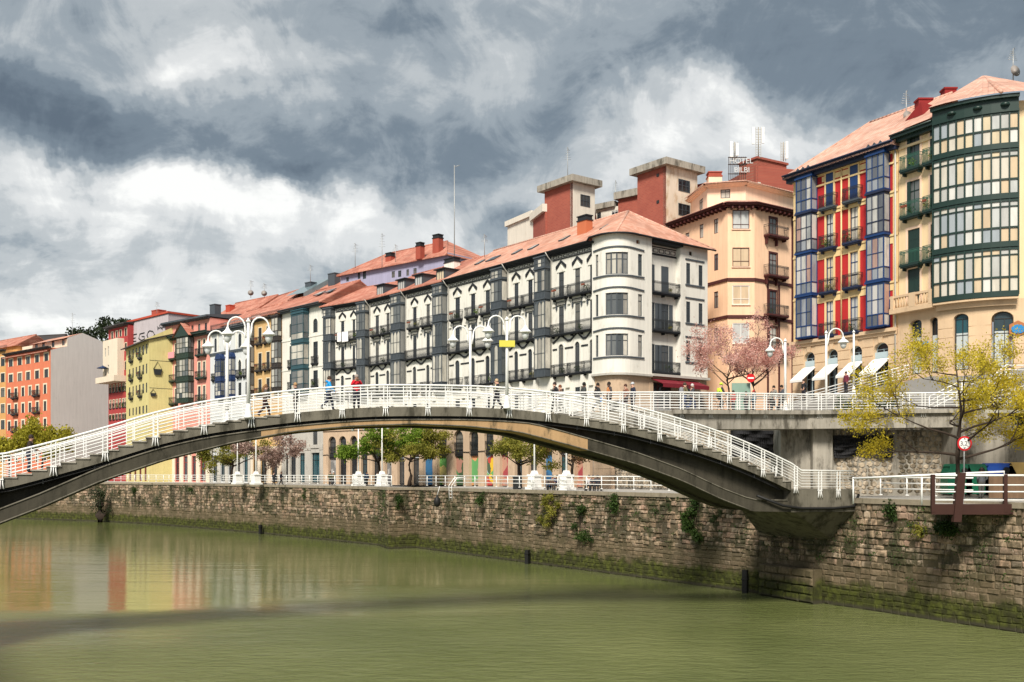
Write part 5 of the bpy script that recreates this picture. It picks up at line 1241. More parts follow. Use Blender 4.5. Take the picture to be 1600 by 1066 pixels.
# --- brick stair towers and the hotel roof behind
M_plast = mat('peeling_plaster', (.62, .54, .44), .9, .1, .5, .2, .2, 6, dirt=(.38,.24,.12), dirtamt=.85, dthr=.47)
M_plastw = mat('old_white_plaster', (.66, .62, .54), .9, .08, .5, .16, .2, 6, dirt=(.42,.36,.28), dirtamt=.6, dthr=.55)
def brickmat():
    m, nt, N, L, b = nodes('red_brickwork'); tc = N.new('ShaderNodeTexCoord'); mp = N.new('ShaderNodeMapping'); L.new(tc.outputs['Object'], mp.inputs[0]); mp.inputs['Rotation'].default_value = (math.pi/2, 0, 0)
    br = N.new('ShaderNodeTexBrick'); L.new(mp.outputs[0], br.inputs['Vector']); br.inputs['Color1'].default_value = (.36,.085,.055,1); br.inputs['Color2'].default_value = (.30,.065,.045,1); br.inputs['Mortar'].default_value = (.30,.12,.08,1)
    br.inputs['Scale'].default_value = 1; br.inputs['Brick Width'].default_value = .5; br.inputs['Row Height'].default_value = .2; br.inputs['Mortar Size'].default_value = .02
    c = MIXC(nt, MR(nt, NZ(nt, POS(nt), .5, 6), .35, .7, 0, .35), br.outputs[0], (.24,.05,.035)); L.new(c, b.inputs['Base Color']); b.inputs['Roughness'].default_value = .9; return m
M_bw = brickmat()
def tower(label, pL, pC, pR, Y, ytop, zb, sidem, wins, ll):
    C = at(pC, Y); d = Vector((.56, -.83)); 
    # left face recedes to the left, right face to the right
    r = thing('stair_tower', label, 'building', (*C, zb)); A = None
    for k in range(400):
        q = C + Vector((-.604, .797))*k*.05
        if 800+F*q.x/q.y <= pL: A = q; break
    B = None
    for k in range(400):
        q = C + Vector((.797, .604))*k*.05
        if 800+F*q.x/q.y >= pR: B = q; break
    fa, fb = Face(r, A, C), Face(r, C, B); zt = PZ(ytop, Y)
    body(fa, zb, zt, [], M_bw, fb.L)
    ws = [(fb.s_(a), fb.s_(b), PZ(d2, Y+1.5), PZ(c2_, Y+1.5)) for a, b, c2_, d2 in wins]
    body(fb, zb, zt, ws, sidem, .5, y=-.04)
    for q in ws: window(fb, *q, fm=M_slate, gl=M_gld, cols=3, rows=(.5,), y=-.03)
    fa.mb('roof_slab', MB().box(-.7, fa.L+.7, -.7, fb.L+.7, 0, .8), M_concl, 0, 0, zt)
    return r, fa, fb
tower('brick and white-plaster stair tower with flat concrete cap, left of the pair', 851, 895, 929, 128, 285, 20, M_plastw, [(906.5,921.5,306,324)], None)
rt, fa, fb = tower('taller brick stair tower with rust-stained plaster side, right of the pair', 996, 1041, 1089, 122, 259, 20, M_plast, [(1059.5,1077.5,280,299), (1059.5,1077.5,318,337)], None)
fa.mb('vent', MB().box(fa.L*.68, fa.L*.76, -.06, .02, 0, .35).box(fa.L*.68, fa.L*.76, -.06, .02, -3.2, -2.85), M_iron, 0, 0, PZ(272, 122))
r = thing('rear_block', 'low cream block with concrete parapet joining the two brick towers', 'building', (*at(960, 134), 20))
f = Face(r, at(920, 136), at(1000, 131)); zt = f.z_(940, 327)
body(f, 20, zt, [(f.s_(933), f.s_(939), f.z_(936, 343), f.z_(936, 332)), (f.s_(955), f.s_(966), f.z_(960, 336), f.z_(960, 329))], M_plastw, 8)
window(f, f.s_(933), f.s_(939), f.z_(936, 343), f.z_(936, 332)); window(f, f.s_(955), f.s_(966), f.z_(960, 336), f.z_(960, 329), fm=M_wfr)
f.mb('parapet', MB().box(-.3, f.s_(962), -.4, 8, 0, .7).box(f.s_(962)+.002, f.L+.3, -.5, 8, .8, 1.7), M_concl, 0, 0, zt)
f.mb('brick_infill', MB().box(f.s_(966), f.L, -.03, .1, zt-5, zt+.78), M_bw)
r = thing('rear_block', 'low cream and brick rear block left of the brick towers', 'building', (*at(822, 138), 20))
f = Face(r, at(793, 143), at(833, 137)); body(f, 20, f.z_(810, 347), [], M_plastw, 7); f.mb('parapet', MB().box(-.3, f.L, -.3, 7, 0, .7), M_plastw, 0, 0, f.z_(810, 347))
f2 = Face(r, at(833, 137), at(852, 132)); body(f2, 20, f2.z_(840, 340), [], M_bw, 7); f2.mb('parapet', MB().box(-.4, f2.L, -.4, 7, 0, 1.0), M_plastw, 0, 0, f2.z_(840, 340)); f2.mb('vent', MB().lathe([(.3,0),(.3,.6),(.45,.65),(.1,.9)], (1, 1, 1), 8), M_iron, 0, 0, f2.z_(840, 340))
r = thing('rear_block', 'plain peach party wall between taller tower and peach house', 'building', (*at(1095, 126), 20))
f = Face(r, at(1084, 127), at(1099, 126)); body(f, 20, PZ(291, 126), [], M_peachl, 5); f.mb('parapet', MB().box(-.1, f.L+.1, -.1, 5, 0, .35), M_brick, 0, 0, PZ(291, 126))
r = thing('hotel_block', 'red brick rooftop block carrying the hotel sign and phone masts', 'building', (*at(1190, 140), 20))
f = Face(r, at(1134, 149), at(1181, 141)); f3 = Face(r, at(1183, 141), at(1229, 144))
body(f3, 20, f3.z_(1200, 252), [], M_bw, 3.5); body(f, 20, f.z_(1150, 276), [], M_bw, 9)
f3.mb('roof_slab', MB().box(-.2, f3.L+.2, -.2, 3.5, 0, .3), M_bw, 0, 0, f3.z_(1200, 252)); f3.mb('vent', MB().box(f3.L*.02, f3.L*.2, -.1, 0, -5.2, -3.2), M_plastw, 0, 0, f3.z_(1200, 252))
fn = Face(r, at(1138, 137), at(1200, 137)); M_sign = flat('white_sign_letters', (.55, .55, .55)); M_lat = mat('rusty_lattice', (.06, .04, .035), .8)
zz = PZ(255, 137)
sg = link('hotel_sign', None, r, fn.loc(0, 0, 0), fn.a); COL.objects.unlink(sg); bpy.data.objects.remove(sg)
mb = MB()
for k in range(9): x = fn.L*.02+k*fn.L*.045*1.15; mb.box(x-.04, x+.04, .12, .2, zz-2.6, zz+.9)
for q in (zz-1.4, zz-.15, zz+.8): mb.box(0, fn.L*.47, .1, .2, q-.05, q+.05)
fn.mb('sign_frame', mb, M_lat)
text('HOTEL', 1.02, M_sign, fn, .1, -.02, zz-.05, 0, None, .06); text('BILBI', 1.0, M_sign, fn, .75, -.02, zz-1.25, 0, None, .06)
def mast(px, yb, yt, Y, panels, label, w=.12):
    r = thing('phone_mast', label, 'mast', (*at(px, Y), PZ(yb, Y))); h = PZ(yt, Y)-PZ(yb, Y)
    MB().tube([(0,0,0), (0,0,h)], w*.6, 6).build('pole', M_concl, r); k = MB()
    for i in range(12): zq = h*i/12; k.box(-.35, .35, -.03, .03, zq, zq+.05)
    for s in (-.35, .35): k.box(s-.03, s+.03, -.03, .03, 0, h)
    k.build('ladder_frame', M_greystone, r)
    for (dx, z0, z1) in panels: MB().box(dx-.18, dx+.18, -.35, -.15, h*z0, h*z1).build('antenna_panel', M_whitemetal, r)
mast(1185, 246, 199, 141, [(-.75,.42,.98), (.55,.45,.98)], 'tall phone mast with white panels on the hotel roof')
mast(1148, 250, 222, 146, [(-.55,.1,1.0), (.3,.2,.9)], 'short phone mast behind the hotel sign')
mast(1224, 252, 222, 145, [(.4,.1,1.0)], 'thin phone mast at the right end of hotel roof')
# ------------------------------------------------------------------ river, quays, streets
Q = [Vector(p) for p in ((100, -75), (60, -5), (40, 28), (26.2, 52.5), (16.2, 70.9), (1.5, 93.7), (-10.6, 112.6))]      # near stretch of the far quay
Q2 = [Vector(p) for p in ((-10.62, 112.62), (-13.4, 111.0), (-15.2, 116.5), (-34, 139.6), (-55.8, 163), (-69, 174), (-90, 186), (-140, 203), (-260, 225), (-600, 250))]
M_water = None
def watermat():
    m, nt, N, L, b = nodes('river_water'); p = POS(nt)
    c = MIXC(nt, MR(nt, NZ(nt, p, .06, 4), .35, .65), (.105, .124, .040), (.15, .168, .062))
    L.new(c, b.inputs['Base Color']); b.inputs['IOR'].default_value = 1.33; b.inputs['Roughness'].default_value = .03; b.inputs['Specular IOR Level'].default_value = .5
    rip = NZ(nt, p, 1.7, 6, .66, (.5, 1, 1), .3); rip2 = NZ(nt, p, .8, 4, .55, (.04, 1, 1)); sp = N.new('ShaderNodeSeparateXYZ'); L.new(p, sp.inputs[0])
    wind = MX(nt, 'ADD', MX(nt, 'SUBTRACT', sp.outputs[1], MX(nt, 'MULTIPLY', sp.outputs[0], .45)), MX(nt, 'MULTIPLY', MX(nt, 'SUBTRACT', NZ(nt, p, .06, 4, .55, (.6, 1.3, 1)), .5), 60)); mask = MR(nt, wind, 76, 46, .03, 1.0)
    h = MX(nt, 'ADD', MX(nt, 'MULTIPLY', MX(nt, 'MULTIPLY', rip, .24), mask), MX(nt, 'MULTIPLY', rip2, .035))
    bp = N.new('ShaderNodeBump'); bp.inputs['Strength'].default_value = 1.0; bp.inputs['Distance'].default_value = 1.0
    L.new(h, bp.inputs['Height']); L.new(bp.outputs[0], b.inputs['Normal']); return m
M_water = watermat()
struct(MB().poly([(-700, -150, 0), (200, -150, 0), (200, 420, 0), (-700, 420, 0)]).build('water', M_water))
edge = [(p.x, p.y) for p in Q + Q2]
struct(MB().poly([(x, y, PROM-.06) for x, y in edge] + [(-4000, 260, PROM-.06), (-4000, 5000, PROM-.06), (4000, 5000, PROM-.06), (4000, -75, PROM-.06)]).build('ground', M_ground))
def offset(pts, d):
    out = []
    for i, p in enumerate(pts):
        a = pts[max(0, i-1)]; b = pts[min(len(pts)-1, i+1)]; t = (b-a).normalized(); out.append(p + Vector((t.y, -t.x))*d)
    return out
QQ = Q + Q2; off = offset(QQ, 22)
pm = MB()
for i in range(len(QQ)-1): pm.poly([(*QQ[i], PROM), (*off[i], PROM), (*off[i+1], PROM), (*QQ[i+1], PROM)][::-1])
struct(pm.build('promenade', M_pave))
for f in (bpy.data.objects['promenade'], bpy.data.objects['ground']):
    f.data.flip_normals() if f.data.polygons[0].normal.z < 0 else None
lb = [(30, -50), (9, -17), (-1, 0), (-31, 50), (-75, 108), (-160, 165), (-320, 190), (-700, 200)]
struct(MB().poly([(x, y, PROM) for x, y in lb] + [(-700, -60, PROM), (30, -60, PROM)]).build('near_bank', M_pave))
nb = MB()
for a, b in zip(lb, lb[1:]): nb.poly([(*a, -1), (*b, -1), (*b, PROM), (*a, PROM)])
ow = struct(nb.build('near_quay_wall', M_joint))
# --- the masonry of the far quay
def tint(me, vals):
    at_ = me.attributes.new('tint', 'FLOAT', 'FACE'); at_.data.foreach_set('value', vals)
def stone_verts(w, h, d, rng):
    """one block: rounded, slightly crooked face"""
    e = min(w, h)*.16; j = lambda s=.045: rng.uniform(-s, s)
    o = [(0+j(), 0, 0+j()), (w+j(), 0, 0+j()), (w+j(), 0, h+j()), (0+j(), 0, h+j())]
    f = [(e+j(), -d+j(.02), e), (w-e+j(), -d+j(.02), e+j()), (w-e, -d+j(.02), h-e+j()), (e, -d+j(.02), h-e)]
    return o+f, [(0,1,5,4), (1,2,6,5), (2,3,7,6), (3,0,4,7), (4,5,6,7)]
rng = random.Random(3)
def masonry(name, label, line, z0, z1, sw, sh, nparts, seed, gap=.035, miss=.10, coping=True):
    rg = random.Random(seed); r = thing(name, label, 'wall', (*line[0], 0)); ox, oy = line[0]
    back = MB()
    for a, b in zip(line, line[1:]): back.poly([(a.x-ox, a.y-oy, -1.2), (b.x-ox, b.y-oy, -1.2), (b.x-ox, b.y-oy, z1), (a.x-ox, a.y-oy, z1)])
    bo = back.build('wall_core', M_joint, r); tint(bo.data, [0.]*len(bo.data.polygons))
    if bo.data.polygons[0].normal.dot(Vector((-1, -.6, 0))) < 0: bo.data.flip_normals()
    allst = []
    for a, b in zip(line, line[1:]):
        d = b-a; L = d.length; t = d/L; ang = math.atan2(-t.y, -t.x)   # face frame: x runs from b to a so that -y looks over the river
        z = z0
        while z < z1-.1:
            h = min(sh*rg.uniform(.75, 1.3), z1-z); 
            if z1-z-h < .12: h = z1-z
            x = 0
            while x < L-.05:
                w = sw*rg.uniform(.55, 1.6)
                if L-x-w < .2: w = L-x
                if rg.random() > miss: allst.append((b - t*x, ang, z+rg.uniform(-.025, .035), w-gap, h-gap, rg.uniform(.03, .12) if z > 2.4 else rg.uniform(.02, .05)))
                x += w
            z += h
    # the stones that show largest become parts of their own
    def size(s): p = s[0]; return -(s[3]*s[4])/(p.y**2) if (p.y > 20 and abs(p.x/p.y) < .52) else 0
    allst.sort(key=size); big, rest = allst[:nparts], allst[nparts:]
    protos = {}
    for (p, ang, z, w, h, dd) in big:
        kw, kh = round(w/.12)*.12 or .12, round(h/.08)*.08 or .08; key = (kw, kh, rg.randrange(3))
        if key not in protos:
            vs, fs = stone_verts(kw, kh, .07, rg); me = MB().add(vs, fs).mesh('stone', M_stone); tint(me, [rg.random()]*5); protos[key] = [me]
            m2 = me.copy(); m2.attributes['tint'].data.foreach_set('value', [rg.random()]*5); protos[key].append(m2)
        me = rg.choice(protos[key]); o = link('stone', me, r, (p.x-ox, p.y-oy, z), ang); o.scale = (w/kw, dd/.07, h/kh)
    sb = MB(); tv = []
    for (p, ang, z, w, h, dd) in rest:
        vs, fs = stone_verts(w, h, dd, rg); c, s = math.cos(ang), math.sin(ang)
        sb.add([(p.x-ox+x*c-y*s, p.y-oy+x*s+y*c, z+q) for x, y, q in vs], fs); k = rg.random(); tv += [k]*5
    if rest:
        o = sb.build('stones', M_stone, r); o['kind'] = 'stuff'; tint(o.data, tv)
    if coping:
        n = 0
        for a, b in zip(line, line[1:]):
            d = b-a; L = d.length; t = d/L; ang = math.atan2(-t.y, -t.x); x = 0; k = max(1, int(L/1.6)); w = L/k
            cm = cached(('cope', round(w, 2)), lambda: MB().box(.01, w-.01, -.16, .55, 0, .3), 'coping_stone', M_coping)
            near = a.y > 20 and a.y < 130
            if near:
                for i in range(k): link('coping_stone', cm, r, (b.x-t.x*w*i-ox, b.y-t.y*w*i-oy, z1-.06), ang)
            else: 
                cl = MB(); cl.box(0, L, -.16, .55, 0, .3); o = cl.build('coping', M_coping, r, (b.x-ox, b.y-oy, z1-.06), ang)
    return r
masonry('quay_wall', 'weathered stone quay wall, near stretch running under the bridge landing', Q[2:], 0, PROM-.24, .62, .36, 300, 5)
masonry('quay_wall', 'far projecting stretch of stone quay wall below the row of houses', Q2[:8], 0, PROM-.24, .8, .42, 240, 6, miss=.12)
# loose ledge stones by the step in the wall, and the rope ladder hanging there
def weeds():
    rg = random.Random(91); lf = MB()
    for line, k, zmin in ((Q[3:], 230, 2.2), (Q2[1:6], 200, 2.4)):
        for _ in range(k):
            i = rg.randrange(len(line)-1); u = rg.random(); p = line[i]*(1-u)+line[i+1]*u; z = zmin+(PROM-.2-zmin)*rg.random()**.6; s = rg.uniform(.08, .26)
            for _ in range(rg.randrange(10, 50)):
                q = Vector((p.x-rg.uniform(.05, .2)*.86+rg.gauss(0, s), p.y-.08+rg.gauss(0, s), z-abs(rg.gauss(0, s*1.6)))); a = Vector((rg.gauss(-.6, .6), rg.gauss(-.5, .6), rg.gauss(.3, .6))).normalized(); v = a.orthogonal().normalized(); w = a.cross(v); e = rg.uniform(.06, .13)
                lf.add([q-v*e*.5, q+w*e*.35, q+v*e*.5, q-w*e*.35], [(0,1,2,3)])
    return lf
# --- upper street, retaining wall
RW = [Vector(p) for p in ((9.8, 101.0), (14.5, 92.5), (20.5, 81.0), (25.4, 74.2), (31.0, 68.0), (37.0, 59.0), (52, 36))]
us = MB()
C_ = [(9.8,101,12.4), (14.5,92.5,12.4), (20.5,81,12.4), (25.4,74.2,12.35), (31,68,12.4), (37,59,13.2), (52,36,14), (75,40,16), (75,110,16), (44,84,16), (37.8,74.2,16), (32,78.6,15.8), (30.5,81,15.4), (24.8,90.5,14.6), (28,99,13.6), (27,102,13.2), (22.6,96.3,13.1), (20.2,96.3,13.1), (16.5,104,12.8), (20.5,111,12.7), (13,104,12.4)]
cen = (24, 82, 13.4)
tri = [(0,1,20), (1,20,18), (1,18,17), (20,18,19), (1,2,17), (2,17,16), (2,16,13), (16,13,14), (16,14,15), (2,3,13), (3,13,12), (3,12,4), (4,12,11), (4,11,10), (4,10,5), (5,10,7), (5,7,6), (7,8,10), (8,9,10)]
us.add(C_, tri); o = us.build('upper_street', M_street); struct(o)
for p in o.data.polygons:
    pass
r = thing('retaining_wall', 'pale rubble retaining wall holding the upper street behind the promenade', 'wall', (*RW[3], PROM))
rl = r.location; mb = MB()
for a, b, za, zb in ((RW[0],RW[1],12.4,12.4), (RW[1],RW[2],12.4,12.4), (RW[2],RW[3],12.4,12.35), (RW[3],RW[4],12.35,12.4), (RW[4],RW[5],12.4,13.2), (RW[5],RW[6],13.2,14)):
    mb.poly([(a.x-rl.x, a.y-rl.y, 0), (b.x-rl.x, b.y-rl.y, 0), (b.x-rl.x, b.y-rl.y, zb-PROM), (a.x-rl.x, a.y-rl.y, za-PROM)])
mb.build('wall_core', M_concl, r)
rg = random.Random(11); sb = MB(); tv = []
IW = [Vector((PX(1302, 69.4), 69.4)), Vector((PX(1400, 69.5), 69.5)), Vector((PX(1500, 69.4), 69.4))]
for a, b in zip(IW, IW[1:]): MB().slab([(a.x-rl.x, a.y-rl.y), (b.x-rl.x, b.y-rl.y), (b.x-rl.x, b.y-rl.y+.6), (a.x-rl.x, a.y-rl.y+.6)], 0, 11.2-PROM).build('wall_core', M_concl, r)
for a, b in list(zip(RW[0:5], RW[1:5])) + list(zip(IW, IW[1:])):
    d = b-a; L = d.length; t = d/L; n = Vector((-t.y, t.x))*-1
    n = Vector((t.y, -t.x)); 
    if n.dot(Vector((-1, -.5))) < 0: n = -n
    z = .15
    while z < (4.9 if a not in IW else 4.1):
        h = rg.uniform(.24, .4); x = rg.uniform(0, .3)
        while x < L-.45:
            w = rg.uniform(.3, .62); k = 6; cx, cz = x+w/2, z+h/2 + rg.uniform(-.06, .06); e = .05
            outp = [(cx+w*.5*math.cos(i*math.pi/3+.3)*rg.uniform(.8, 1.05), cz+h*.58*math.sin(i*math.pi/3+.3)*rg.uniform(.8, 1.05)) for i in range(k)]
            def W(x_, z_, q): p = a+t*x_+n*q; return (p.x-rl.x, p.y-rl.y, z_)
            vs = [W(px_, pz_, 0) for px_, pz_ in outp] + [W(cx+(px_-cx)*.75, cz+(pz_-cz)*.75, .06) for px_, pz_ in outp]
            sb.add(vs, [(i, (i+1) % k, (i+1) % k+k, i+k) for i in range(k)] + [tuple(range(k, 2*k))]); tv += [rg.random()]*(k+1); x += w
        z += h*1.0
o = sb.build('stones', M_rubble, r); o['kind'] = 'stuff'; tint(o.data, tv)
# ashlar end pier beside the arcade, and the pavement along the foot of the wall
ap = MB(); fq = Face(r, at(940, 104.0), at(968, 100.2)); k = 0
for z in range(9):
    for i in range(4): 
        x0 = (i-(.5 if z % 2 else 0))*fq.L/3.6; ap = MB().box(max(0, x0)+.02, min(fq.L, x0+fq.L/3.6)-.02, -.3, .1, 0, .63)
        if min(fq.L, x0+fq.L/3.6)-max(0, x0) > .2: fq.mb('ashlar_block', ap, M_arc, 0, -.6, PROM+z*.66)
pv = offset(RW, -3.2)
mb = MB()
for i in range(len(RW)-1): mb.slab([(RW[i].x, RW[i].y), (RW[i+1].x, RW[i+1].y), (pv[i+1].x, pv[i+1].y), (pv[i].x, pv[i].y)], PROM-.1, PROM+.14)
struct(mb.build('pavement', M_pave))
# distant wooded hill
def hill():
    vs = []; fs = []; n = 40; rr = random.Random(5)
    prof = lambda x: 57*math.exp(-((x+188)/38)**2) + 46*math.exp(-((x+262)/60)**2) + 6
    for i in range(n+1):
        x = -330 + 420*i/n
        for j in range(7): y = 440+j*25; vs.append((x*1.05, y, PROM + prof(x)*math.sin(math.pi*min(1, j/4.)/2) ))
    fs = [(i*7+j, i*7+7+j, i*7+8+j, i*7+j+1) for i in range(n) for j in range(6)]
    return MB().add(vs, fs)
hm = mat('hill_soil', (.05, .06, .035), .95, .3, .05, 0, 0)
hl_ = struct(hill().build('hill', hm))
# ------------------------------------------------------------------ the arched footbridge
BA = Vector((-24, 47)); BD = Vector((41.2, 14)); BL = BD.length; Bt = BD/BL; Bn = Vector((-Bt.y, Bt.x))
ZT_ = [(-.2, 7.75), (-.03, 7.75), (.017, 8.0), (.0625, 8.56), (.111, 9.2), (.163, 9.99), (.2146, 10.575), (.2655, 10.94), (.316, 11.25), (.369, 11.49), (.42, 11.64), (.4735, 11.69), (.524, 11.72), (.576, 11.68), (.628, 11.52), (.681, 11.28), (.7337, 10.97), (.785, 10.49), (.836, 9.96), (.887, 9.31), (.9365, 8.54), (.988, 7.6), (1.0, 7.25), (1.12, 7.22)]
def lerp_t(tab, t):
    if t <= tab[0][0]: return tab[0][1]
    for (a, u), (b, v) in zip(tab, tab[1:]):
        if t <= b: return u+(v-u)*(t-a)/(b-a)
    return tab[-1][1]
def zs(t):
    return (lerp_t(ZT_, t-.02)+lerp_t(ZT_, t)*2+lerp_t(ZT_, t+.02))/4 if .03 < t < .97 else lerp_t(ZT_, t)
RIBZ = [(-.06, 4.6), (0., 5.7), (.0474, 6.55), (.109, 7.8), (.178, 8.88), (.252, 9.74), (.318, 10.3), (.39, 10.62), (.461, 10.76), (.53, 10.68), (.593, 10.42), (.659, 9.75), (.757, 8.66), (.82, 7.75), (.878, 6.68), (.925, 5.98), (1.0, 5.9)]
BR = thing('footbridge', 'arched concrete footbridge with white rails and stairs across the river', 'bridge', (BA.x, BA.y, 0), math.atan2(BD.y, BD.x))
# local frame: x along the bridge, y away from the viewer, z over the water
def prof():
    out = []
    def flatseg(t0, t1, n):
        for i in range(n): out.append((t0+(t1-t0)*i/n, t0+(t1-t0)*(i+1)/n, None))
    def steps(t0, t1, n):
        for i in range(n):
            a = t0+(t1-t0)*i/n; b = t0+(t1-t0)*(i+1)/n; out.append((a, b, (zs(a)+zs(b))/2))
    flatseg(-.2, .012, 4); steps(.012, .30, 20); flatseg(.30, .66, 26); steps(.66, .985, 24); return out
PR_ = prof()
def deck_mesh(y0, y1, tmax):
    mb = MB()
    last = None
    for a, b, zc in PR_:
        if a >= tmax: break
        xa, xb = a*BL, b*BL; za, zb = (zc, zc) if zc is not None else (zs(a), zs(b)); sa, sb_ = zs(a)-.48, zs(b)-.48
        mb.poly([(xa,y0,za),(xb,y0,zb),(xb,y1,zb),(xa,y1,za)]); mb.poly([(xa,y0,sa),(xa,y1,sa),(xb,y1,sb_),(xb,y0,sb_)])
        mb.poly([(xa,y0,sa),(xb,y0,sb_),(xb,y0,zb),(xa,y0,za)]); mb.poly([(xa,y1,sa),(xa,y1,za),(xb,y1,zb),(xb,y1,sb_)])
        if last is not None and abs(last-za) > 1e-4: mb.poly([(xa,y0,last),(xa,y0,za),(xa,y1,za),(xa,y1,last)])
        last = zb
    mb.poly([(xb,y0,sb_),(xb,y1,sb_),(xb,y1,zb),(xb,y0,zb)])
    return mb
deck_mesh(0, 2.15, 9).build('stair_deck', M_conc, BR); deck_mesh(2.152, 4.2, .6).build('deck', M_conc, BR)
# nosing slabs of the steps sit proud of the side
for a, b, zc in PR_:
    if zc is None: continue
    w = (b-a)*BL+.06; me = cached(('tread', round(w, 2)), lambda: MB().box(0, w, -.05, 2.2, -.07, .0), 'tread', M_concl)
    link('tread', me, BR, (a*BL-.03, 0, zc+.004))
def rib(y0, y1, ta=-.06, tb=.99):
    mb = MB(); n = 40; vs = []
    for i in range(n+1):
        t = ta+(tb-ta)*i/n; zb = lerp_t(RIBZ, t); zt = min(zs(t)-.68, zb+.66); 
        vs += [(t*BL, y0, zb), (t*BL, y1, zb), (t*BL, y1, zt), (t*BL, y0, zt)]
    mb.add(vs, [(4*i+j, 4*i+(j+1) % 4, 4*i+4+(j+1) % 4, 4*i+4+j) for i in range(n) for j in range(4)] + [(3,2,1,0), (4*n, 4*n+1, 4*n+2, 4*n+3)]); return mb
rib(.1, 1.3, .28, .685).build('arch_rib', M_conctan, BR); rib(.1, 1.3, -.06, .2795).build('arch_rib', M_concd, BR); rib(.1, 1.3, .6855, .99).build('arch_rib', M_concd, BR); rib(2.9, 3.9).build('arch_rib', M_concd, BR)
for yy in (.09,):
    MB().tube([(t*BL, yy, min(zs(t)-.68, lerp_t(RIBZ, t)+.66)+.02) for t in [.0+.98*i/60 for i in range(61)]], .04, 6).build('rib_ledge', M_conc, BR)
    MB().tube([(t*BL, yy+.01, lerp_t(RIBZ, t)+.04) for t in [.0+.92*i/60 for i in range(61)]], .035, 6).build('rib_ledge', M_conc, BR)
mb = MB(); n = 60
for i in range(n):
    t0 = -.05+1.05*i/n; t1 = -.05+1.05*(i+1)/n; za, zb = lerp_t(RIBZ, t0)+.12, lerp_t(RIBZ, t1)+.12
    mb.poly([(t0*BL,1.3,za),(t1*BL,1.3,zb),(t1*BL,2.9,zb),(t0*BL,2.9,za)]); ya, yb = min(zs(t0)-.49, lerp_t(RIBZ, t0)+.3), min(zs(t1)-.49, lerp_t(RIBZ, t1)+.3)
    mb.poly([(t0*BL,.8,ya),(t1*BL,.8,yb),(t1*BL,.8,zs(t1)-.482),(t0*BL,.8,zs(t0)-.482)])
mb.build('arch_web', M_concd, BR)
for k, (yy, dz, r_) in enumerate(((.2, -.55, .045), (.34, -.60, .05), (.14, -.64, .035))):
    MB().tube([(t*BL, yy, zs(t)+dz - (0.35*max(0, t-.75) if t > .75 else 0)) for t in [i/50*.97 for i in range(51)]], r_, 6).build('service_pipe', M_dark, BR)
hm_ = MB().box(-.03, .03, .12, .4, -.7, -.48).mesh('pipe_hanger', M_iron)
for i in range(1, 19): t = i*.0516; link('pipe_hanger', hm_, BR, (t*BL, 0, zs(t)))
# railings
def railing_line(pts, zoff, r, name='rail', m=None):
    return MB().tube([(x, y, z+zoff) for x, y, z in pts], r, 6).build(name, m or M_whitemetal, BR)
HT = [(.16, .02), (.33, .02), (.50, .02), (.67, .02), (.84, .02), (.99, .025), (1.13, .05)]
near = [(t*BL, -.06, zs(t)) for t in [.0+.985*i/60 for i in range(61)]] + [(1.0*BL, -.06, 7.25), (1.085*BL, -.06, 7.22)]
for h, r_ in HT: railing_line(near, h, r_)
for h, r_ in HT: railing_line([(-.13*BL, -.06, 7.72), (-.004*BL, -.06, 7.72)], h, r_)
MB().box(-.16, .16, -.2, .12, -.9, 1.25).build('newel_post', M_whitemetal, BR, (-.001*BL, 0, 7.75))
far1 = [(t*BL, 4.22, zs(t)) for t in [.0+.6*i/40 for i in range(41)]]
for h, r_ in HT: railing_line(far1, h, r_)
for h, r_ in HT: railing_line([(t*BL, 2.2, zs(t)) for t in [.66+.33*i/24 for i in range(25)]], h, r_)
def post_mb():
    mb = MB()
    for dx in (-.10, 0., .10):
        if dx: mb.box(dx-.022, dx+.022, -.10, -.02, -.05, 1.12)
        mb.tube([(dx, -.06, -.02), (dx, -.07, -.25), (dx*1.5, -.10, -.48)], .028, 5)
    mb.box(-.14, .14, -.10, -.02, -.07, .0)
    return mb
pm_ = post_mb().mesh('post', M_whitemetal); sm = MB().box(-.02, .02, -.08, -.04, .1, 1.12).mesh('upright', M_whitemetal)
ts = [.0108+.0516*i for i in range(20)]
for t in ts: link('post', pm_, BR, (t*BL, 0, zs(t)))
for t in (1.03, 1.06): link('post', pm_, BR, (t*BL, 0, 7.23))
for i in range(19):
    for k in (.42, .58): t = ts[i]+.0516*k; link('upright', sm, BR, (t*BL, 0, zs(t)))
for t in ts[:12]: link('post', pm_, BR, (t*BL, 4.28, zs(t)))
for t in ts[:11]: link('upright', sm, BR, ((t+.0258)*BL, 4.28, zs(t+.0258)))
for t in ts[13:]: link('post', pm_, BR, (t*BL, 2.26, zs(t)))
# landing and its corbel on the quay
def wl(x, y):   # world -> bridge local
    d = Vector((x, y))-BA; return (d.dot(Bt), d.dot(Bn))
la = [wl(17.0, 60.9), wl(21.45, 62.4), wl(22.0, 63.6), wl(18.3, 68.9), wl(14.4, 66.2)]
MB().slab([(.985*BL, 0), (1.088*BL, 0), (1.105*BL, 1.2), (1.09*BL, 5.2), (.985*BL, 5.2)], 5.9, 7.22).build('landing', M_conc, BR)
cb = [wl(14.6, 65.2), wl(16.9, 61.2), wl(21.3, 62.6), wl(21.6, 63.1), wl(17.2, 70.6)]
bt = [wl(16.9, 69.9), wl(17.4, 69.0), wl(20.2, 64.2), wl(20.9, 63.6), wl(17.2, 70.2)]
bz_ = [4.1, 3.95, 3.95, 4.1, 4.1]
vs = [(x, y, 5.88) for x, y in cb] + [(x, y, z) for (x, y), z in zip(bt, bz_)]
MB().add(vs, [(0,1,2,3,4), (0,5,6,1), (1,6,7,2), (2,7,8,3), (3,8,9,4), (4,9,5,0), (9,8,7,6,5)]).build('corbel', M_conc, BR)
mb = MB()
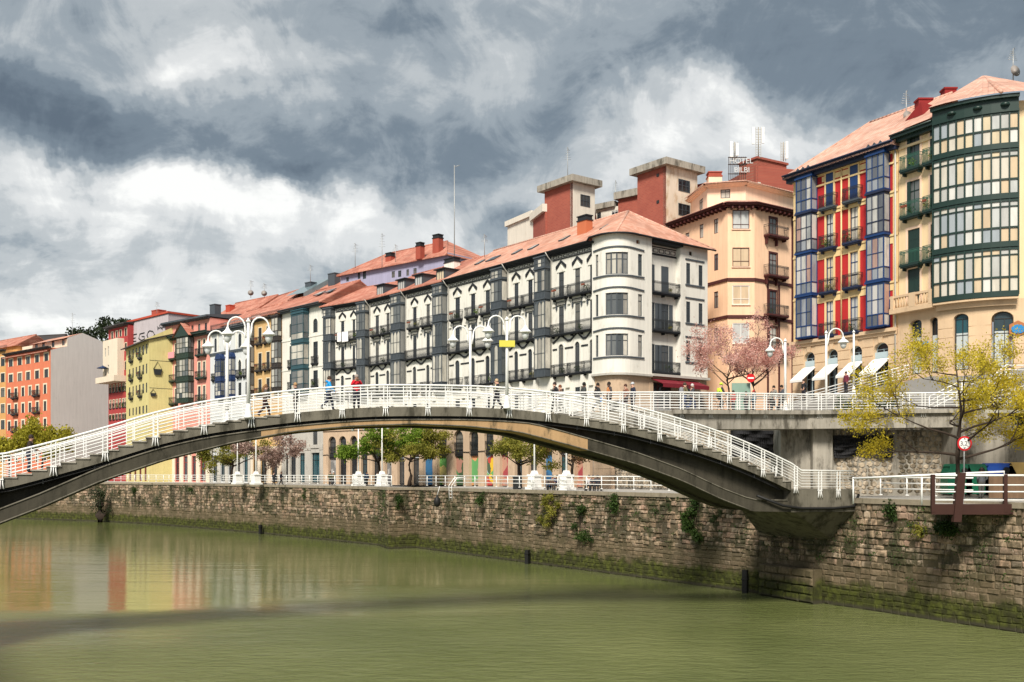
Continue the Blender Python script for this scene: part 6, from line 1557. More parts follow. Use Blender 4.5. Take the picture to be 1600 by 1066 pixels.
for i in range(9):
    u = i/9; a = Vector(bt[1])*(1-u)+Vector(bt[2])*u; b = Vector(bt[1])*(1-u-.1)+Vector(bt[2])*(u+.1); n_ = Vector((0, -1)).normalized()
    o_ = Vector((-.5, -.2)); mb.add([(a.x, a.y, 3.9), (b.x, b.y, 3.9), (b.x+o_.x, b.y+o_.y, 4.25), (a.x+o_.x, a.y+o_.y, 4.25), (a.x+.5, a.y+.2, 3.3), (b.x+.5, b.y+.2, 3.3)], [(0,1,2,3), (4,5,1,0)])
mb.build('corbel_plates', M_concl, BR)
MB().tube([(.93*BL, -.08, 6.9), (.97*BL, -.12, 6.3), (1.0*BL, -.1, 6.12), (1.05*BL, -.1, 6.1), (1.085*BL, -.1, 6.2), (1.1*BL, .3, 6.9)], .08, 6).build('service_pipe', M_dark, BR)
# left springing block, near bank
MB().slab([(-.13*BL, -1.2), (-.028*BL, -1.2), (-.028*BL, 5.4), (-.13*BL, 5.4)], -1, 6.55).build('abutment', M_conc, BR)
MB().slab([(-.13*BL, -.4), (-.005*BL, -.4), (-.005*BL, 4.6), (-.13*BL, 4.6)], 6.55, 7.7).build('landing', M_conc, BR)
# upper walkway: leaves the crown and runs level to the upper street
D0, D2, D3 = BA+BD*.60+Bn*2.16, Vector((19.6, 68.0)), Vector((31.6, 67.4)); B0, B2, B3 = BA+BD*.585+Bn*4.2, Vector((18.7, 70.1)), Vector((32.0, 69.5))
VZ = [11.6, 12.05, 12.32, 12.4]
D1, B1 = D0+(D2-D0)*.5, B0+(B2-B0)*.5
UW = [(D0, B0, 11.60), (D1, B1, 12.05), (D2, B2, 12.32), (D3, B3, 12.42)]
mb = MB(); vs = []
for d, b, z in UW:
    th = .55 if z < 12 else 1.15
    for p, q in ((d, z), (b, z), (b, z-th), (d, z-th)): vs.append((*wl(p.x, p.y), q))
mb.add(vs, [(4*i+j, 4*i+(j+1) % 4, 4*i+4+(j+1) % 4, 4*i+4+j) for i in range(3) for j in range(4)] + [(3,2,1,0), (12,13,14,15)]); mb.build('upper_walkway', M_concl, BR)
mb = MB(); vs = []
for d, b, z in UW[1:]:
    e = d + Vector((.1, -.25)); 
    for p, q in ((e, z+.06), (d+Vector((0, .2)), z+.06), (d+Vector((0, .2)), z-.2), (e, z-.2)): vs.append((*wl(p.x, p.y), q))
mb.add(vs, [(4*i+j, 4*i+(j+1) % 4, 4*i+4+(j+1) % 4, 4*i+4+j) for i in range(2) for j in range(4)] + [(3,2,1,0), (8,9,10,11)]); mb.build('walkway_kerb', M_concl, BR)
upl = []
for i in range(3):
    for k in range(10): u = k/10; p = UW[i][0]*(1-u)+UW[i+1][0]*u; upl.append((p, UW[i][2]*(1-u)+UW[i+1][2]*u))
upl.append((UW[3][0], UW[3][2]))
upl.append((Vector((40, 62)), 14.0))
pts = [(*wl(p.x, p.y), z) for p, z in upl]
for h, r_ in HT: railing_line(pts, h, r_)
bpts = [(*wl(p.x, p.y), z) for p, z in [(B0, 11.6), (B1, 12.05), (B2, 12.32)]]
for h, r_ in HT: railing_line(bpts, h, r_)
acc = 0; lastp = None; dist = [0]
for a, b in zip(pts, pts[1:]): dist.append(dist[-1]+math.dist(a, b))
def along(s):
    for i in range(len(dist)-1):
        if s <= dist[i+1]: u = (s-dist[i])/(dist[i+1]-dist[i]); a, b = pts[i], pts[i+1]; return [a[k]+(b[k]-a[k])*u for k in range(3)] + [math.atan2(b[1]-a[1], b[0]-a[0])]
s = .6; k = 0
while s < dist[-1]-1:
    x, y, z, an = along(s); link('post', pm_, BR, (x, y+.06, z+.02), an)
    for q in (.9, 1.35):
        x, y, z, an = along(min(s+q, dist[-1]-.1)); link('upright', sm, BR, (x, y+.06, z), an)
    s += 2.25
# piers under the walkway, and nets over the wall behind it
f = Face(BR, at(1219, 70), at(1301, 70))
def wbox(px0, px1, Y0, Y1, z0, z1, name, m):
    ps = [wl(PX(px0, Y0), Y0), wl(PX(px1, Y0), Y0), wl(PX(px1, Y0), Y1), wl(PX(px0, Y0), Y1)]; return MB().slab(ps, z0, z1).build(name, m, BR)
wbox(1220, 1269, 69.6, 72.3, PROM, 11.2, 'pier', M_concl); wbox(1270, 1301, 69.0, 71.0, PROM, 11.35, 'pier', M_concl)
wbox(1266, 1304, 68.6, 71.1, 11.35, 11.6, 'pier_cap', M_concl)
wbox(1500, 1592, 66.5, 70.0, PROM, 12.3, 'abutment', M_concl)
M_net = mat('black_netting', (.02, .02, .022), .9, .6, 6, 0, .8, 12)
def net(px0, px1, Y, y0, y1, wav, label):
    n = 24; m = 8; vs = []; rr = random.Random(int(px0))
    for i in range(n+1):
        for j in range(m+1):
            u, v = i/n, j/m; px = px0+(px1-px0)*u; yb = y1+wav*math.sin(u*7+1)*(1 if wav else 0)
            py = y0+(yb-y0)*v; dep = .25*math.sin(u*23+v*5)*v*.4+.1*math.sin(v*17+u*11); vs.append((PX(px, Y), Y+dep, PZ(py, Y)))
    mb = MB()
    for i in range(n+1): mb.tube(vs[i*(m+1):(i+1)*(m+1)], .035, 3, cap=False)
    for j in range(m+1): mb.tube([vs[i*(m+1)+j] for i in range(n+1)], .03, 3, cap=False)
    mb.add(vs, [(i*(m+1)+j, (i+1)*(m+1)+j, (i+1)*(m+1)+j+1, i*(m+1)+j+1) for i in range(n) for j in range(m)])
    tag(mb.build('safety_net', M_net), label, 'net')
net(1142, 1221, 71.6, 673, 716, 0, 'black safety net hung left of the concrete pier'); net(1303, 1395, 69.15, 681, 712, 4, 'sagging black safety net hung right of the concrete pier')
# ------------------------------------------------------------------ rails, lamps, trees
def rail_run(label, pts, z, step=2.0, h=1.05, name='quay_railing', r3=(.38, .72, 1.05)):
    """white three-rail railing along a polyline of (x,y)"""
    r = thing(name, label, 'railing', (*pts[0][:2], z)); o = Vector(pts[0][:2])
    for k in r3: MB().tube([(p[0]-o.x, p[1]-o.y, k+(p[2]-z if len(p) > 2 else 0)) for p in pts], .035 if k < 1 else .045, 5).build('rail', M_whitemetal, r)
    pm = CACHE.setdefault('qpost', MB().tube([(0,0,0), (0,0,1.05)], .045, 5).box(-.09, .09, -.09, .09, 0, .05).mesh('post', M_whitemetal))
    for a, b in zip(pts, pts[1:]):
        d = math.dist(a[:2], b[:2]); n = max(1, int(d/step))
        for i in range(n): u = i/n; link('post', pm, r, (a[0]+(b[0]-a[0])*u-o.x, a[1]+(b[1]-a[1])*u-o.y, (a[2]+(b[2]-a[2])*u-z if len(a) > 2 else 0)))
    return r
ins = lambda P, d: [(p.x, p.y) for p in offset(P, d)]
rail_run('white three-bar railing along the near promenade under the bridge', ins(Q[4:], .35), PROM+.2)
rail_run('white three-bar railing along the far promenade by the lamp posts', ins(Q2[1:7], .35), PROM+.2)
rail_run('white railing on the quay edge right of the bridge landing', [(22.35, 62.1), (24.2, 58.6), (25.4, 56.4)], PROM+.2, 1.9)
rail_run('sloping white railing of the ramp before the shop awnings', [(*at(1232, 84), 13.4), (*at(1290, 82), 14.0), (*at(1345, 80), 14.6), (*at(1420, 76), 15.2)], 13.4, 1.5, name='ramp_railing', r3=(.2, .4, .6, .8, 1.05))
rail_run('white stair railing rising behind the yellow-green tree', [(*at(1452, 70), 12.4), (*at(1503, 70), 13.5), (*at(1528, 70), 13.6)], 12.4, 1.2, name='stair_railing', r3=(.2, .45, .75, 1.05))
rail_run('white railing at the street corner below the green bay', [(*at(1545, 70), 13.6), (*at(1572, 70.5), 14.6), (*at(1640, 71), 14.6)], 13.6, 1.4, name='stair_railing', r3=(.2, .45, .75, 1.05))
M_globe = mat('milky_lamp_glass', (.62, .64, .63), .25, .05, 1, 0, 0, spec=.5)
def lantern(r, x, z, s=1.0):
    o = MB().lathe([(.03,.22*s+.16), (.07,.3*s), (.12,.2*s), (.2*s,.13*s), (.32*s,.02*s), (.33*s,-.03), (.2*s,-.05), (.19*s,-.12)], (0,0,0), 12).build('lantern', M_whitemetal, r, (x, 0, z))
    MB().lathe([(.185*s,-.12), (.19*s,-.2), (.13*s,-.36), (.05*s,-.43)], (0,0,0), 10).build('globe', M_globe, o)
def goose(r, x0, side, z, R=.42, lan=1.0):
    pts = [(x0+side*.1, 0, z-.55), (x0+side*.16, 0, z)] + [(x0+side*(.16+R-R*math.cos(math.pi*i/8)), 0, z+R*math.sin(math.pi*i/8)*1.15) for i in range(9)]
    end = pts[-1]; pts.append((end[0], 0, z-.12)); MB().tube(pts, .045, 7).build('arm', M_whitemetal, r); lantern(r, end[0], z-.36, lan)
def lamp(label, loc, h, sides, rz=0, base=.16, ped=0., plate=False, R=.42, lan=1.0, group=None):
    r = thing('street_lamp', label, 'lamp', loc, rz, group)
    if ped: MB().add(*(lambda: (lambda b: (b.v, b.f))(MB().box(-ped, ped, -ped, ped, 0, .25).prism([(-ped*.8, .25), (ped*.8, .25), (ped*.62, 1.25), (-ped*.62, 1.25)], -ped*.75, ped*.75).box(-ped*.8, ped*.8, -ped*.8, ped*.8, 1.25, 1.4).prism([(-ped*.5, 1.4), (ped*.5, 1.4), (.12, 1.75), (-.12, 1.75)], -ped*.4, ped*.4)))()).build('pedestal', M_whitemetal, r)
    else: MB().lathe([(base*1.3, 0), (base*1.3, .08), (base, .15), (base*.8, .5), (.085, .75)], (0,0,0), 10).build('base', M_whitemetal, r)
    MB().tube([(0,0,.5), (0,0,h*.6), (0,0,h)], [.095, .08, .07], 8).build('pole', M_whitemetal, r)
    MB().lathe([(.1,-.02), (.12,.05), (.06,.12), (.02,.2)], (0,0,h), 8).build('finial', M_whitemetal, r)
    for s in sides: goose(r, 0, s, h-.25, R, lan)
    if plate: MB().box(-.42, .42, -.14, -.11, h-1.45, h-1.1).box(-.38, .38, -.145, -.14, h-1.42, h-1.13).build('notice_plate', flat('yellow_plate', (.62, .56, .08)), r)
    return r
def bpos(px, off):
    """a spot on the bridge deck seen at that column, off metres in from the near edge"""
    A = BA + Bn*off; u = (px-800)/F; t = (u*A.y-A.x)/(BD.x-u*BD.y); p = A+BD*t; return p, t
def on_bridge(px, off): p, t = bpos(px, off); return (p.x, p.y, zs(t))
def on_walk(px, u=.5):
    """a spot on the upper walkway seen at that column"""
    q = (px-800)/F
    for i in range(3):
        a = UW[i][0]*(1-u)+UW[i][1]*u; b = UW[i+1][0]*(1-u)+UW[i+1][1]*u; d = b-a; s = (q*a.y-a.x)/(d.x-q*d.y)
        if 0 <= s <= 1: p = a+d*s; return (p.x, p.y, UW[i][2]*(1-s)+UW[i+1][2]*s)
    return (PX(px, 69), 69, 12.4)
lamp('white two-armed lamp on the near rail, left pair on the bridge', on_bridge(388, -.16), 4.75, (-1, 1), .1)
lamp('white two-armed lamp on the far rail, left pair on the bridge', on_bridge(355, 4.3), 4.75, (-1, 1), .1)
lamp('white two-armed lamp carrying a yellow plate, on the near rail of the bridge', on_bridge(792, -.16), 4.75, (-1, 1), .1, plate=True)
lamp('white two-armed lamp on the far rail near the middle of the bridge', on_bridge(735, 4.3), 4.75, (-1, 1), .1)
p = on_walk(1227, .06); lamp('white single-armed lamp on the upper walkway by the blossom tree', p, 4.6, (-1,), .0)
lamp('tall white single-armed lamp standing on the concrete pier', (*at(1291, 69.4), 11.6), 6.1, (1,), 0, base=.3, R=.5, lan=1.15)
lamp('thin grey lamp column before the shop awnings', (*at(1334, 78.5), 14.4), 4.6, (), 0, base=.12)
for px, Y, la in ((371, 141.5, 'first'), (400, 138, 'second'), (560, 122.4, 'third'), (597, 119.5, 'fourth'), (835, 95, 'fifth'), (885, 90.6, 'sixth')):
    lamp('white promenade lamp post on square pedestal, %s from the left under the arch' % la, (*at(px, Y), PROM+.02), 7.6, (-1, 1), -.8, ped=.62, R=.5, lan=1.2, group='promenade lamp posts')
# ------------------------------------------------------------------ trees and plants
M_bark = mat('bark', (.085, .06, .04), .95, .25, 3, .2, .5, 14); M_barkd = mat('dark_bark', (.045, .032, .024), .95, .25, 3, .2, .5, 14)
def tree(label, loc, h0, lead, side, levels, leafm, nleaf, lsize, seed, spread=.25, bark=None, trunk_r=.18, up=.25, leader=True, group=None, name='tree', cat='tree', twig=.012, nb=None, flat_=1.0):
    """trunk to h0, leader on to lead, boughs reaching side metres; leaves in clumps at the twig ends"""
    rg = random.Random(seed); r = thing(name, label, cat, loc, 0, group); tb = MB(); lf = MB(); ends = []
    bend = [(0, 0, 0)]; k = 6
    topz = lead if leader else h0*1.25
    for i in range(1, k+1): bend.append((rg.gauss(0, .05)*i*.5, rg.gauss(0, .05)*i*.5, topz*i/k))
    tb.tube(bend, [trunk_r*(1.25 if i == 0 else 1-.8*i/k) for i in range(k+1)], 8)
    def trunk_at(z): 
        u = max(0, min(.999, z/topz))*k; i = int(u); q = u-i; return Vector(bend[i])*(1-q)+Vector(bend[i+1])*q
    def grow(p, d, L, rad, lv):
        pts = [p]; n = 4; q = p.copy(); dd = d.copy()
        for i in range(n):
            dd = (dd + Vector((rg.gauss(0, .16), rg.gauss(0, .16), rg.gauss(.03*up*4, .1)))).normalized(); q = q + dd*L/n; pts.append(q.copy())
        tb.tube(pts, [max(twig*.6, rad*(1-.72*i/n)) for i in range(n+1)], 5 if lv < 2 else 4, cap=False)
        if lv >= levels: ends.append(pts[-1]); ends.append(pts[-2]); return
        for _ in range(rg.choice((2, 3, 3))):
            i = rg.choice((2, 3, 4)); ax = Vector((rg.gauss(0, 1), rg.gauss(0, 1), rg.gauss(.25, .6))).normalized()
            grow(pts[i], (dd*.75+ax*.75).normalized(), L*rg.uniform(.45, .68), rad*.5, lv+1)
        ends.append(pts[-1])
    nb = nb or (9 if leader else 6)
    for i in range(nb):
        z = h0*.8 + (topz-h0*.8)*(i/nb)**1.1 if leader else h0*rg.uniform(.75, 1.2); an = i*2.4+rg.uniform(-.4, .4)
        reach = side*(1-.55*(i/nb)) if leader else side*rg.uniform(.6, 1.)
        grow(trunk_at(z), Vector((math.cos(an), math.sin(an), up+rg.uniform(0, .35))).normalized(), reach*.62, trunk_r*.5*(1-.5*i/nb), 1)
    for i in range(nleaf): pass
    per = max(1, nleaf//max(1, len(ends)))
    for e in ends:
        k = per*rg.uniform(.3, 1.7)*(max(.42, min(1.25, 2.0-1.6*e.z/topz)) if leader else 1)
        leaf_quads(lf, e, max(1, int(k)), spread, lsize, rg, flat_)
    to = tb.build('trunk', bark or M_bark, r); co = lf.build('crown', leafm, r)
    return r
tree('bare-branched tree with yellow-green buds standing by the river railing', (*at(1497, 59.6), PROM), 2.9, 7.6, 7.6, 4, L_yel, 46000, .12, 4, .25, M_barkd, .19, .12, nb=15)
tree('pink blossom tree with forked bare branches, left of the street corner pair', (*at(1138, 85), 12.6), 3.2, 8, 5.2, 4, L_pink, 8500, .14, 9, .24, M_bark, .16, .42, leader=False)
tree('pink blossom tree with a thick trunk, right of the street corner pair', (*at(1178, 84), 12.8), 3.2, 8, 4.8, 4, L_pink, 7000, .14, 12, .24, M_barkd, .2, .42, leader=False)
tree('broad green tree on the promenade behind the third and fourth lamp posts', (*at(592, 124), PROM), 3.0, 5.5, 6.5, 4, L_grn, 11000, .26, 21, .42, M_barkd, .3, .12, leader=False, flat_=.5)
tree('second broad green tree on the promenade, close right of the first', (*at(640, 121), PROM), 3.0, 5.5, 5.2, 4, L_olv, 8000, .25, 22, .42, M_barkd, .25, .15, leader=False, flat_=.5)
tree('olive green tree on the promenade left of the fifth lamp post', (*at(812, 102), PROM), 3.0, 5.5, 4.6, 4, L_olv, 8000, .22, 23, .35, M_barkd, .22, .18, leader=False, flat_=.55)
tree('bronze-leaved tree on the promenade right of the sixth lamp post', (*at(893, 96), PROM), 2.9, 5.5, 4.6, 4, L_red, 5000, .2, 24, .35, M_barkd, .24, .18, leader=False, flat_=.55)
tree('olive green tree far down the promenade beside a pale blossom tree', (*at(362, 150), PROM), 3.2, 5.5, 6.2, 4, L_olv, 9000, .28, 25, .45, M_barkd, .25, .15, leader=False, flat_=.5)
tree('pale blossom tree far down the promenade by the second lamp post', (*at(414, 143), PROM), 3.2, 5.5, 5.8, 4, L_ppl, 6000, .3, 26, .4, M_barkd, .25, .15, leader=False, flat_=.5)
tree('golden-leaved tree below the orange-red house, right of the pair', (*at(66, 190), PROM), 5.5, 8, 8, 4, L_ytr, 7000, .5, 31, .55, M_barkd, .3, .3, leader=False)
tree('golden-leaved tree below the orange-red house, left of the pair', (*at(15, 192), PROM), 5.0, 8, 8, 4, L_ytr, 7000, .5, 32, .55, M_barkd, .3, .3, leader=False)
def bush(label, loc, rx, ry, rz, leafm, n, size, seed, cat='shrub', name='shrub'):
    rg = random.Random(seed); r = thing(name, label, cat, loc); st = MB(); lf = MB()
    for i in range(9):
        a = rg.uniform(0, 6.28); e = Vector((math.cos(a)*rx*.6, math.sin(a)*ry*.6, rz*rg.uniform(.8, 1.6))); st.tube([(0,0,0), e*.5+Vector((0,0,.1)), e], [.04,.025,.01], 5)
    for i in range(14):
        c = Vector((rg.gauss(0, rx*.45), rg.gauss(0, ry*.45), rz+rg.gauss(0, rz*.4))); leaf_quads(lf, c, n//14, min(rx, rz)*.28, size, rg)
    st.build('stems', M_barkd, r); lf.build('foliage', leafm, r); return r
bush('dense dark evergreen shrub at the right edge below the street', (*at(1604, 64), PROM+3.4), 1.3, 1.0, 1.0, L_dk, 4000, .14, 41)
for i, (px, s) in enumerate(((1322, 1.0), (1352, .8), (1385, .9))):
    bush(('low green shrub in the planting strip behind the walkway rail, %s from the left' % ('first', 'second', 'third')[i]), (*at(px, 72), 12.6), 1.1*s, .6, .5*s, L_ivy if i != 1 else L_ytr, 900, .12, 50+i)
def wallplant(label, px, Y, y0, y1, w, n, seed, m=None):
    """creeper on the quay wall face: hangs from y0 down to y1"""
    rg = random.Random(seed); zt, zb = PZ(y0, Y), PZ(y1, Y); r = thing('wall_plant', label, 'plant', (*at(px, Y), zb)); lf = MB(); st = MB()
    tx = Vector((-.514, .858)) if Y < 112 else Vector((-.68, .73)); nn = Vector((-tx.y, tx.x)); nn = nn if nn.y < 0 else -nn
    for i in range(max(4, int((zt-zb)*3))):
        v = rg.random(); c = tx*rg.gauss(0, w*.35*(1.1-.5*abs(v-.6))) + nn*rg.uniform(.1, .3); cz = (zt-zb)*v
        leaf_quads(lf, (c.x, c.y, cz), n//max(4, int((zt-zb)*3)), .17, .15, rg)
    for i in range(5):
        u = rg.gauss(0, w*.25); p = [(tx.x*(u+rg.gauss(0,.1))+nn.x*.1, tx.y*(u)+nn.y*.1, (zt-zb)*q/4) for q in range(5)]; st.tube(p, .02, 4)
    st.build('stems', M_barkd, r); lf.build('leaves', m or L_ivy, r)
WP = [(1086, 75.0, 779, 842, 1.6, 2600, 'thick ivy hanging from the coping just left of the bridge corbel'), (860, 90.3, 772, 826, 1.6, 1800, 'grey-green creeper trailing down the quay below the sixth lamp post'),
      (912, 86.3, 790, 846, 1.5, 1500, 'green creeper on the quay wall between the corbel and the sixth lamp'), (1482, 56.4, 796, 842, 1.0, 1400, 'bushy plant on the quay wall under the steel platform'),
      (1392, 59.8, 792, 818, .8, 500, 'small tuft on the quay wall right of the landing'), (1440, 58, 822, 836, .5, 240, 'tiny yellowish tuft low on the quay wall at right'),
      (752, 99.6, 774, 790, .9, 500, 'short tuft of weeds on the coping left of the fifth lamp'), (962, 82.6, 772, 800, 1.0, 700, 'weeds sprouting under the railing below the middle of the arch'),
      (622, 111.6, 766, 792, 1.2, 1100, 'leafy clump on the corner where the quay steps out'), (595, 118.5, 765, 782, 1.1, 800, 'clump of weeds on the quay below the fourth lamp post'),
      (556, 122.4, 765, 784, 1.3, 900, 'clump of weeds on the quay below the third lamp post'), (512, 127, 764, 786, 1.3, 900, 'hanging weeds on the far quay left of the third lamp'),
      (478, 130.5, 763, 778, 1.0, 500, 'small weeds on the far quay below the grey stone house'), (212, 166, 763, 785, 1.2, 700, 'dark ivy patch at the far left end of the quay'), (300, 152, 762, 772, .8, 300, 'thin weeds on the coping below the salmon house')]
for i, (px, Y, y0, y1, w, n, la) in enumerate(WP): wallplant(la, px, Y, y0, y1, w, n, 70+i, L_olv if i in (1, 5) else None)
# ivy-covered stump in the river and black fender timbers
r = thing('mooring_post', 'ivy-grown stump standing in the river far left under the bridge', 'post', (*at(156, 172), 0)); MB().tube([(0,0,-1), (.1,0,1.2), (0,0,2.8), (.2,0,3.9)], [1.1, .9, .6, .3], 8).build('stump', M_barkd, r)
lf = MB(); rg = random.Random(8)
for i in range(34): leaf_quads(lf, (rg.gauss(0, .8), -.5+rg.gauss(0, .5), rg.uniform(1.0, 5.4)), 40, .3, .25, rg)
lf.build('ivy', L_dk, r)
for px, Y, la in ((826, 93.2, 'below the fifth lamp post'), (1166, 70.4, 'left of the ashlar buttress'), (602, 118.9, 'at the step of the wall'), (409, 138.9, 'on the far quay')):
    tag(MB().box(-.17, .17, -.42, -.05, -.3, 1.25 if px != 1166 else 1.6).box(-.22, .22, -.46, -.04, .9, 1.0).build('fender_timber', M_dark, None, (*at(px, Y), 0), -.55), 'black fender timber at the waterline ' + la, 'timber', 'fender timbers')
# ashlar buttress at the water under the corbel
r = thing('buttress', 'squared stone buttress at the waterline below the bridge corbel', 'buttress', (*at(1279, 64.4), 0))
t = (at(1196, 69.2)-at(1279, 64.6)); L = t.length; an = math.atan2(-t.y, -t.x); me_c = {}
for c in range(4):
    x = 0; n = 4; off_ = .5 if c % 2 else 0
    for i in range(n+1):
        x0 = max(0, (i-off_)*L/n); x1 = min(L, (i+1-off_)*L/n)
        if x1-x0 < .2: continue
        me = MB().add(*stone_verts(x1-x0-.03, .5, .12, rng)).mesh('stone_block', M_stone); tint(me, [rng.random()*.5]*5); link('stone_block', me, r, (t.x*(L-x0)/L + math.sin(an)*.45*1, t.y*(L-x0)/L - math.cos(an)*.45, .05+c*.53), an)
MB().box(0, L, -.4, .3, -.6, 2.14).build('core', M_joint, r, (t.x, t.y, 0), an); 
# ------------------------------------------------------------------ platform, bins, signs
M_rust = mat('brown_steel', (.05, .021, .016), .6, .15, 1.5, .1, .1)
r = thing('steel_platform', 'brown steel landing platform with white rails at the right edge', 'platform', (*at(1456, 53), 6.2)); o = at(1456, 53); e = at(1660, 53)-o; W_ = e.length
MB().slab([(0, 0), (W_, 0), (W_+2, 5), (2.2, 5)], .12, .38).build('deck', M_pave, r); MB().box(-.05, W_, -.12, -.0, -.12, .42).build('edge_beam', M_rust, r)
pm = MB().box(-.09, .09, -.13, .05, .0, 1.95).mesh('post', M_rust)
for px in (1457, 1570, 1640): link('post', pm, r, (at(px, 53).x-o.x, 0, 0))
MB().add([(x, y, z) for z, dx in ((-.5, -.12), (2.05, .12)) for x, y in ((-.2+dx, -.22), (.2+dx, -.22), (.2+dx, .1), (-.2+dx, .1))], [(0,3,2,1), (4,5,6,7), (0,1,5,4), (1,2,6,5), (2,3,7,6), (3,0,4,7)]).build('bollard_post', M_rust, r, (at(1497, 53).x-o.x, 0, 0))
for z in (.62, 1.05, 1.4, 1.9): MB().tube([(0, -.05, z), (W_, -.05, z)], .04 if z < 1.8 else .055, 6).build('rail', M_whitemetal, r)
MB().tube([(-2.6, 4.4, 1.72), (0.2, 1.8, 1.9), (4.6, 1.8, 2.1), (4.6, 1.8, .5)], .06, 6).build('rail', M_whitemetal, r)
for k in (-2.6, 0.2, 2.4): MB().tube([(k, 4.4 if k < 0 else 1.8, .3), (k, 4.4 if k < 0 else 1.8, 1.8)], .05, 6).build('post', M_whitemetal, r)
MB().tube([(8.3, -.2, 1.5), (8.0, -.3, 1.75), (8.2, -.3, 2.0), (9.5, -.3, 2.25)], .05, 6).build('handrail', M_whitemetal, r)
def container(label, px, Y, col, w, h, rub=True):
    m = mat('container_'+col[0], col[1], .4, .1, 1, .1, .05, spec=.4); r = thing('recycling_container', label, 'container', (*at(px, Y), PROM+.14))
    MB().prism([(-w*.5, .1), (w*.5, .1), (w*.5, h*.7), (w*.38, h*.92), (-w*.38, h*.92), (-w*.5, h*.7)], -.55, .55).build('body', m, r)
    MB().prism([(-w*.42, h*.92), (w*.42, h*.92), (w*.34, h), (-w*.34, h)], -.5, .5).build('lid', m, r)
    MB().lathe([(.2, 0), (.2, .05), (.12, .06)], (0,0,0), 12).build('port', M_dark, r, (w*.18, -.56, h*.78)).rotation_euler = (math.pi/2, 0, 0)
    for s in (-1, 1): MB().box(s*w*.36-.08, s*w*.36+.08, -.5, .5, 0, .1).build('foot', M_dark, r)
container('green recycling container beside the tree trunk', 1494, 63.5, ('green', (.01, .13, .07)), 1.5, 1.95); container('second green recycling container, behind the man in grey', 1521, 63.5, ('green', (.01, .13, .07)), 1.4, 1.95)
container('blue recycling container with rounded top', 1557, 63.5, ('blue', (.02, .09, .45)), 1.9, 2.0); container('yellow recycling container at the right edge', 1592, 63.5, ('yellow', (.70, .48, .16)), 2.1, 2.05)
tag(MB().box(0, 4.8, -.04, .04, .05, 1.45).build('timber_screen', mat('timber_screen', (.16, .10, .06), .8, .2, 2, .3, .2), None, (*at(1545, 59.5), PROM+.02)), 'dark timber screen in front of the blue container', 'screen')
def disc(rad, m, y, z, n=24, t=.02): return MB().prism([(rad*math.cos(i*2*math.pi/n), z+rad*math.sin(i*2*math.pi/n)) for i in range(n)], y-t, y)
M_sred = flat('sign_red', (.55, .01, .015), .35); M_swh = flat('sign_white', (.8, .8, .78), .35); M_sbk = flat('sign_black', (.02, .02, .02), .4); M_pole = mat('galvanised_pole', (.35, .36, .36), .45, .1, 1, 0, 0, metal=.4)
r = thing('height_limit_sign', 'round red-rimmed height limit sign on the tree trunk side', 'sign', (*at(1507, 58.6), PROM))
MB().tube([(0, .05, 0), (0, .05, 3.7)], .035, 8).build('pole', M_pole, r); disc(.42, M_sred, -.0, 3.22).build('rim', M_sred, r); disc(.32, M_swh, -.021, 3.22, t=.006).build('face', M_swh, r)
ft = Face(r, at(1507, 58.6)+Vector((-.27, -.035)), at(1507, 58.6)+Vector((1, -.035))); text("3,2", .36, M_sbk, ft, 0, 0, PROM+3.1, 0, None, .002); text('m', .16, M_sbk, ft, .42, 0, PROM+3.0, 0, None, .002)
MB().prism([(-.07, 3.45), (.07, 3.45), (0, 3.54)], -.03, -.028).prism([(-.07, 2.99), (.07, 2.99), (0, 2.9)], -.03, -.028).build('arrows', M_sbk, r)
r = thing('no_entry_sign', 'round red no entry sign between the blossom tree trunks', 'sign', (*at(1173, 81), 12.9))
MB().tube([(0, .05, 0), (0, .05, 3.2)], .035, 8).build('pole', M_pole, r); disc(.34, M_sred, 0, 2.85).build('face', M_sred, r); MB().box(-.24, .24, -.03, -.021, 2.79, 2.91).build('bar', M_swh, r)
r = thing('barrier_boom', 'pale horizontal metal boom reaching in from the right edge', 'barrier', (*at(1640, 60), PROM)); o = at(1640, 60)
MB().box(-.15, .15, -.15, .15, 0, 5.4).build('post', M_pole, r); MB().add(*(lambda b: (b.v, b.f))(MB().box(PX(1535, 60)-o.x, .3, -.12, .12, 5.05, 5.22))).build('boom', mat('pale_metal', (.62, .60, .52), .5, .06, 1, 0, 0), r)
r = thing('information_panel', 'greenish upright information panel between blossom tree trunks', 'panel', (*at(1158, 81.5), 12.8)); MB().box(-.75, .75, -.05, .05, .3, 2.6).build('board', mat('patina_panel', (.22, .33, .27), .5, .2, 2, .1, 0), r); MB().box(-.6, -.5, -.04, .04, 0, .3).box(.5, .6, -.04, .04, 0, .3).build('feet', M_iron, r)
# quay ladder with white handrails, dark bag hung beside it
r = thing('quay_ladder', 'white handrails of a ladder going down the quay wall', 'ladder', (*at(712, 101.6), PROM)); t = Vector((-.514, .858))
for s in (-.3, .3): MB().tube([(t.x*s+.9, t.y*s+.5, 1.1), (t.x*s, t.y*s, 1.05), (t.x*s-.5, t.y*s-.3, .3), (t.x*s-.5, t.y*s-.3, -1.2)], .045, 6).build('handrail', M_whitemetal, r)
for k in range(4): MB().tube([(t.x*-.3-.5, t.y*-.3-.3, .1-k*.33), (t.x*.3-.5, t.y*.3-.3, .1-k*.33)], .03, 5).build('rung', M_whitemetal, r)
r = thing('hanging_bag', 'black bag hanging on the quay wall below the ladder', 'bag', (*at(683, 104.2), 4.4)); MB().lathe([(.1,.4), (.28,.55), (.36,.85), (.3,1.2), (.12,1.45), (.05,1.6)], (0,0,0), 8).build('sack', M_dark, r); MB().tube([(0,0,1.55), (.25,.2,2.5)], .03, 4).build('rope', M_linen, r)
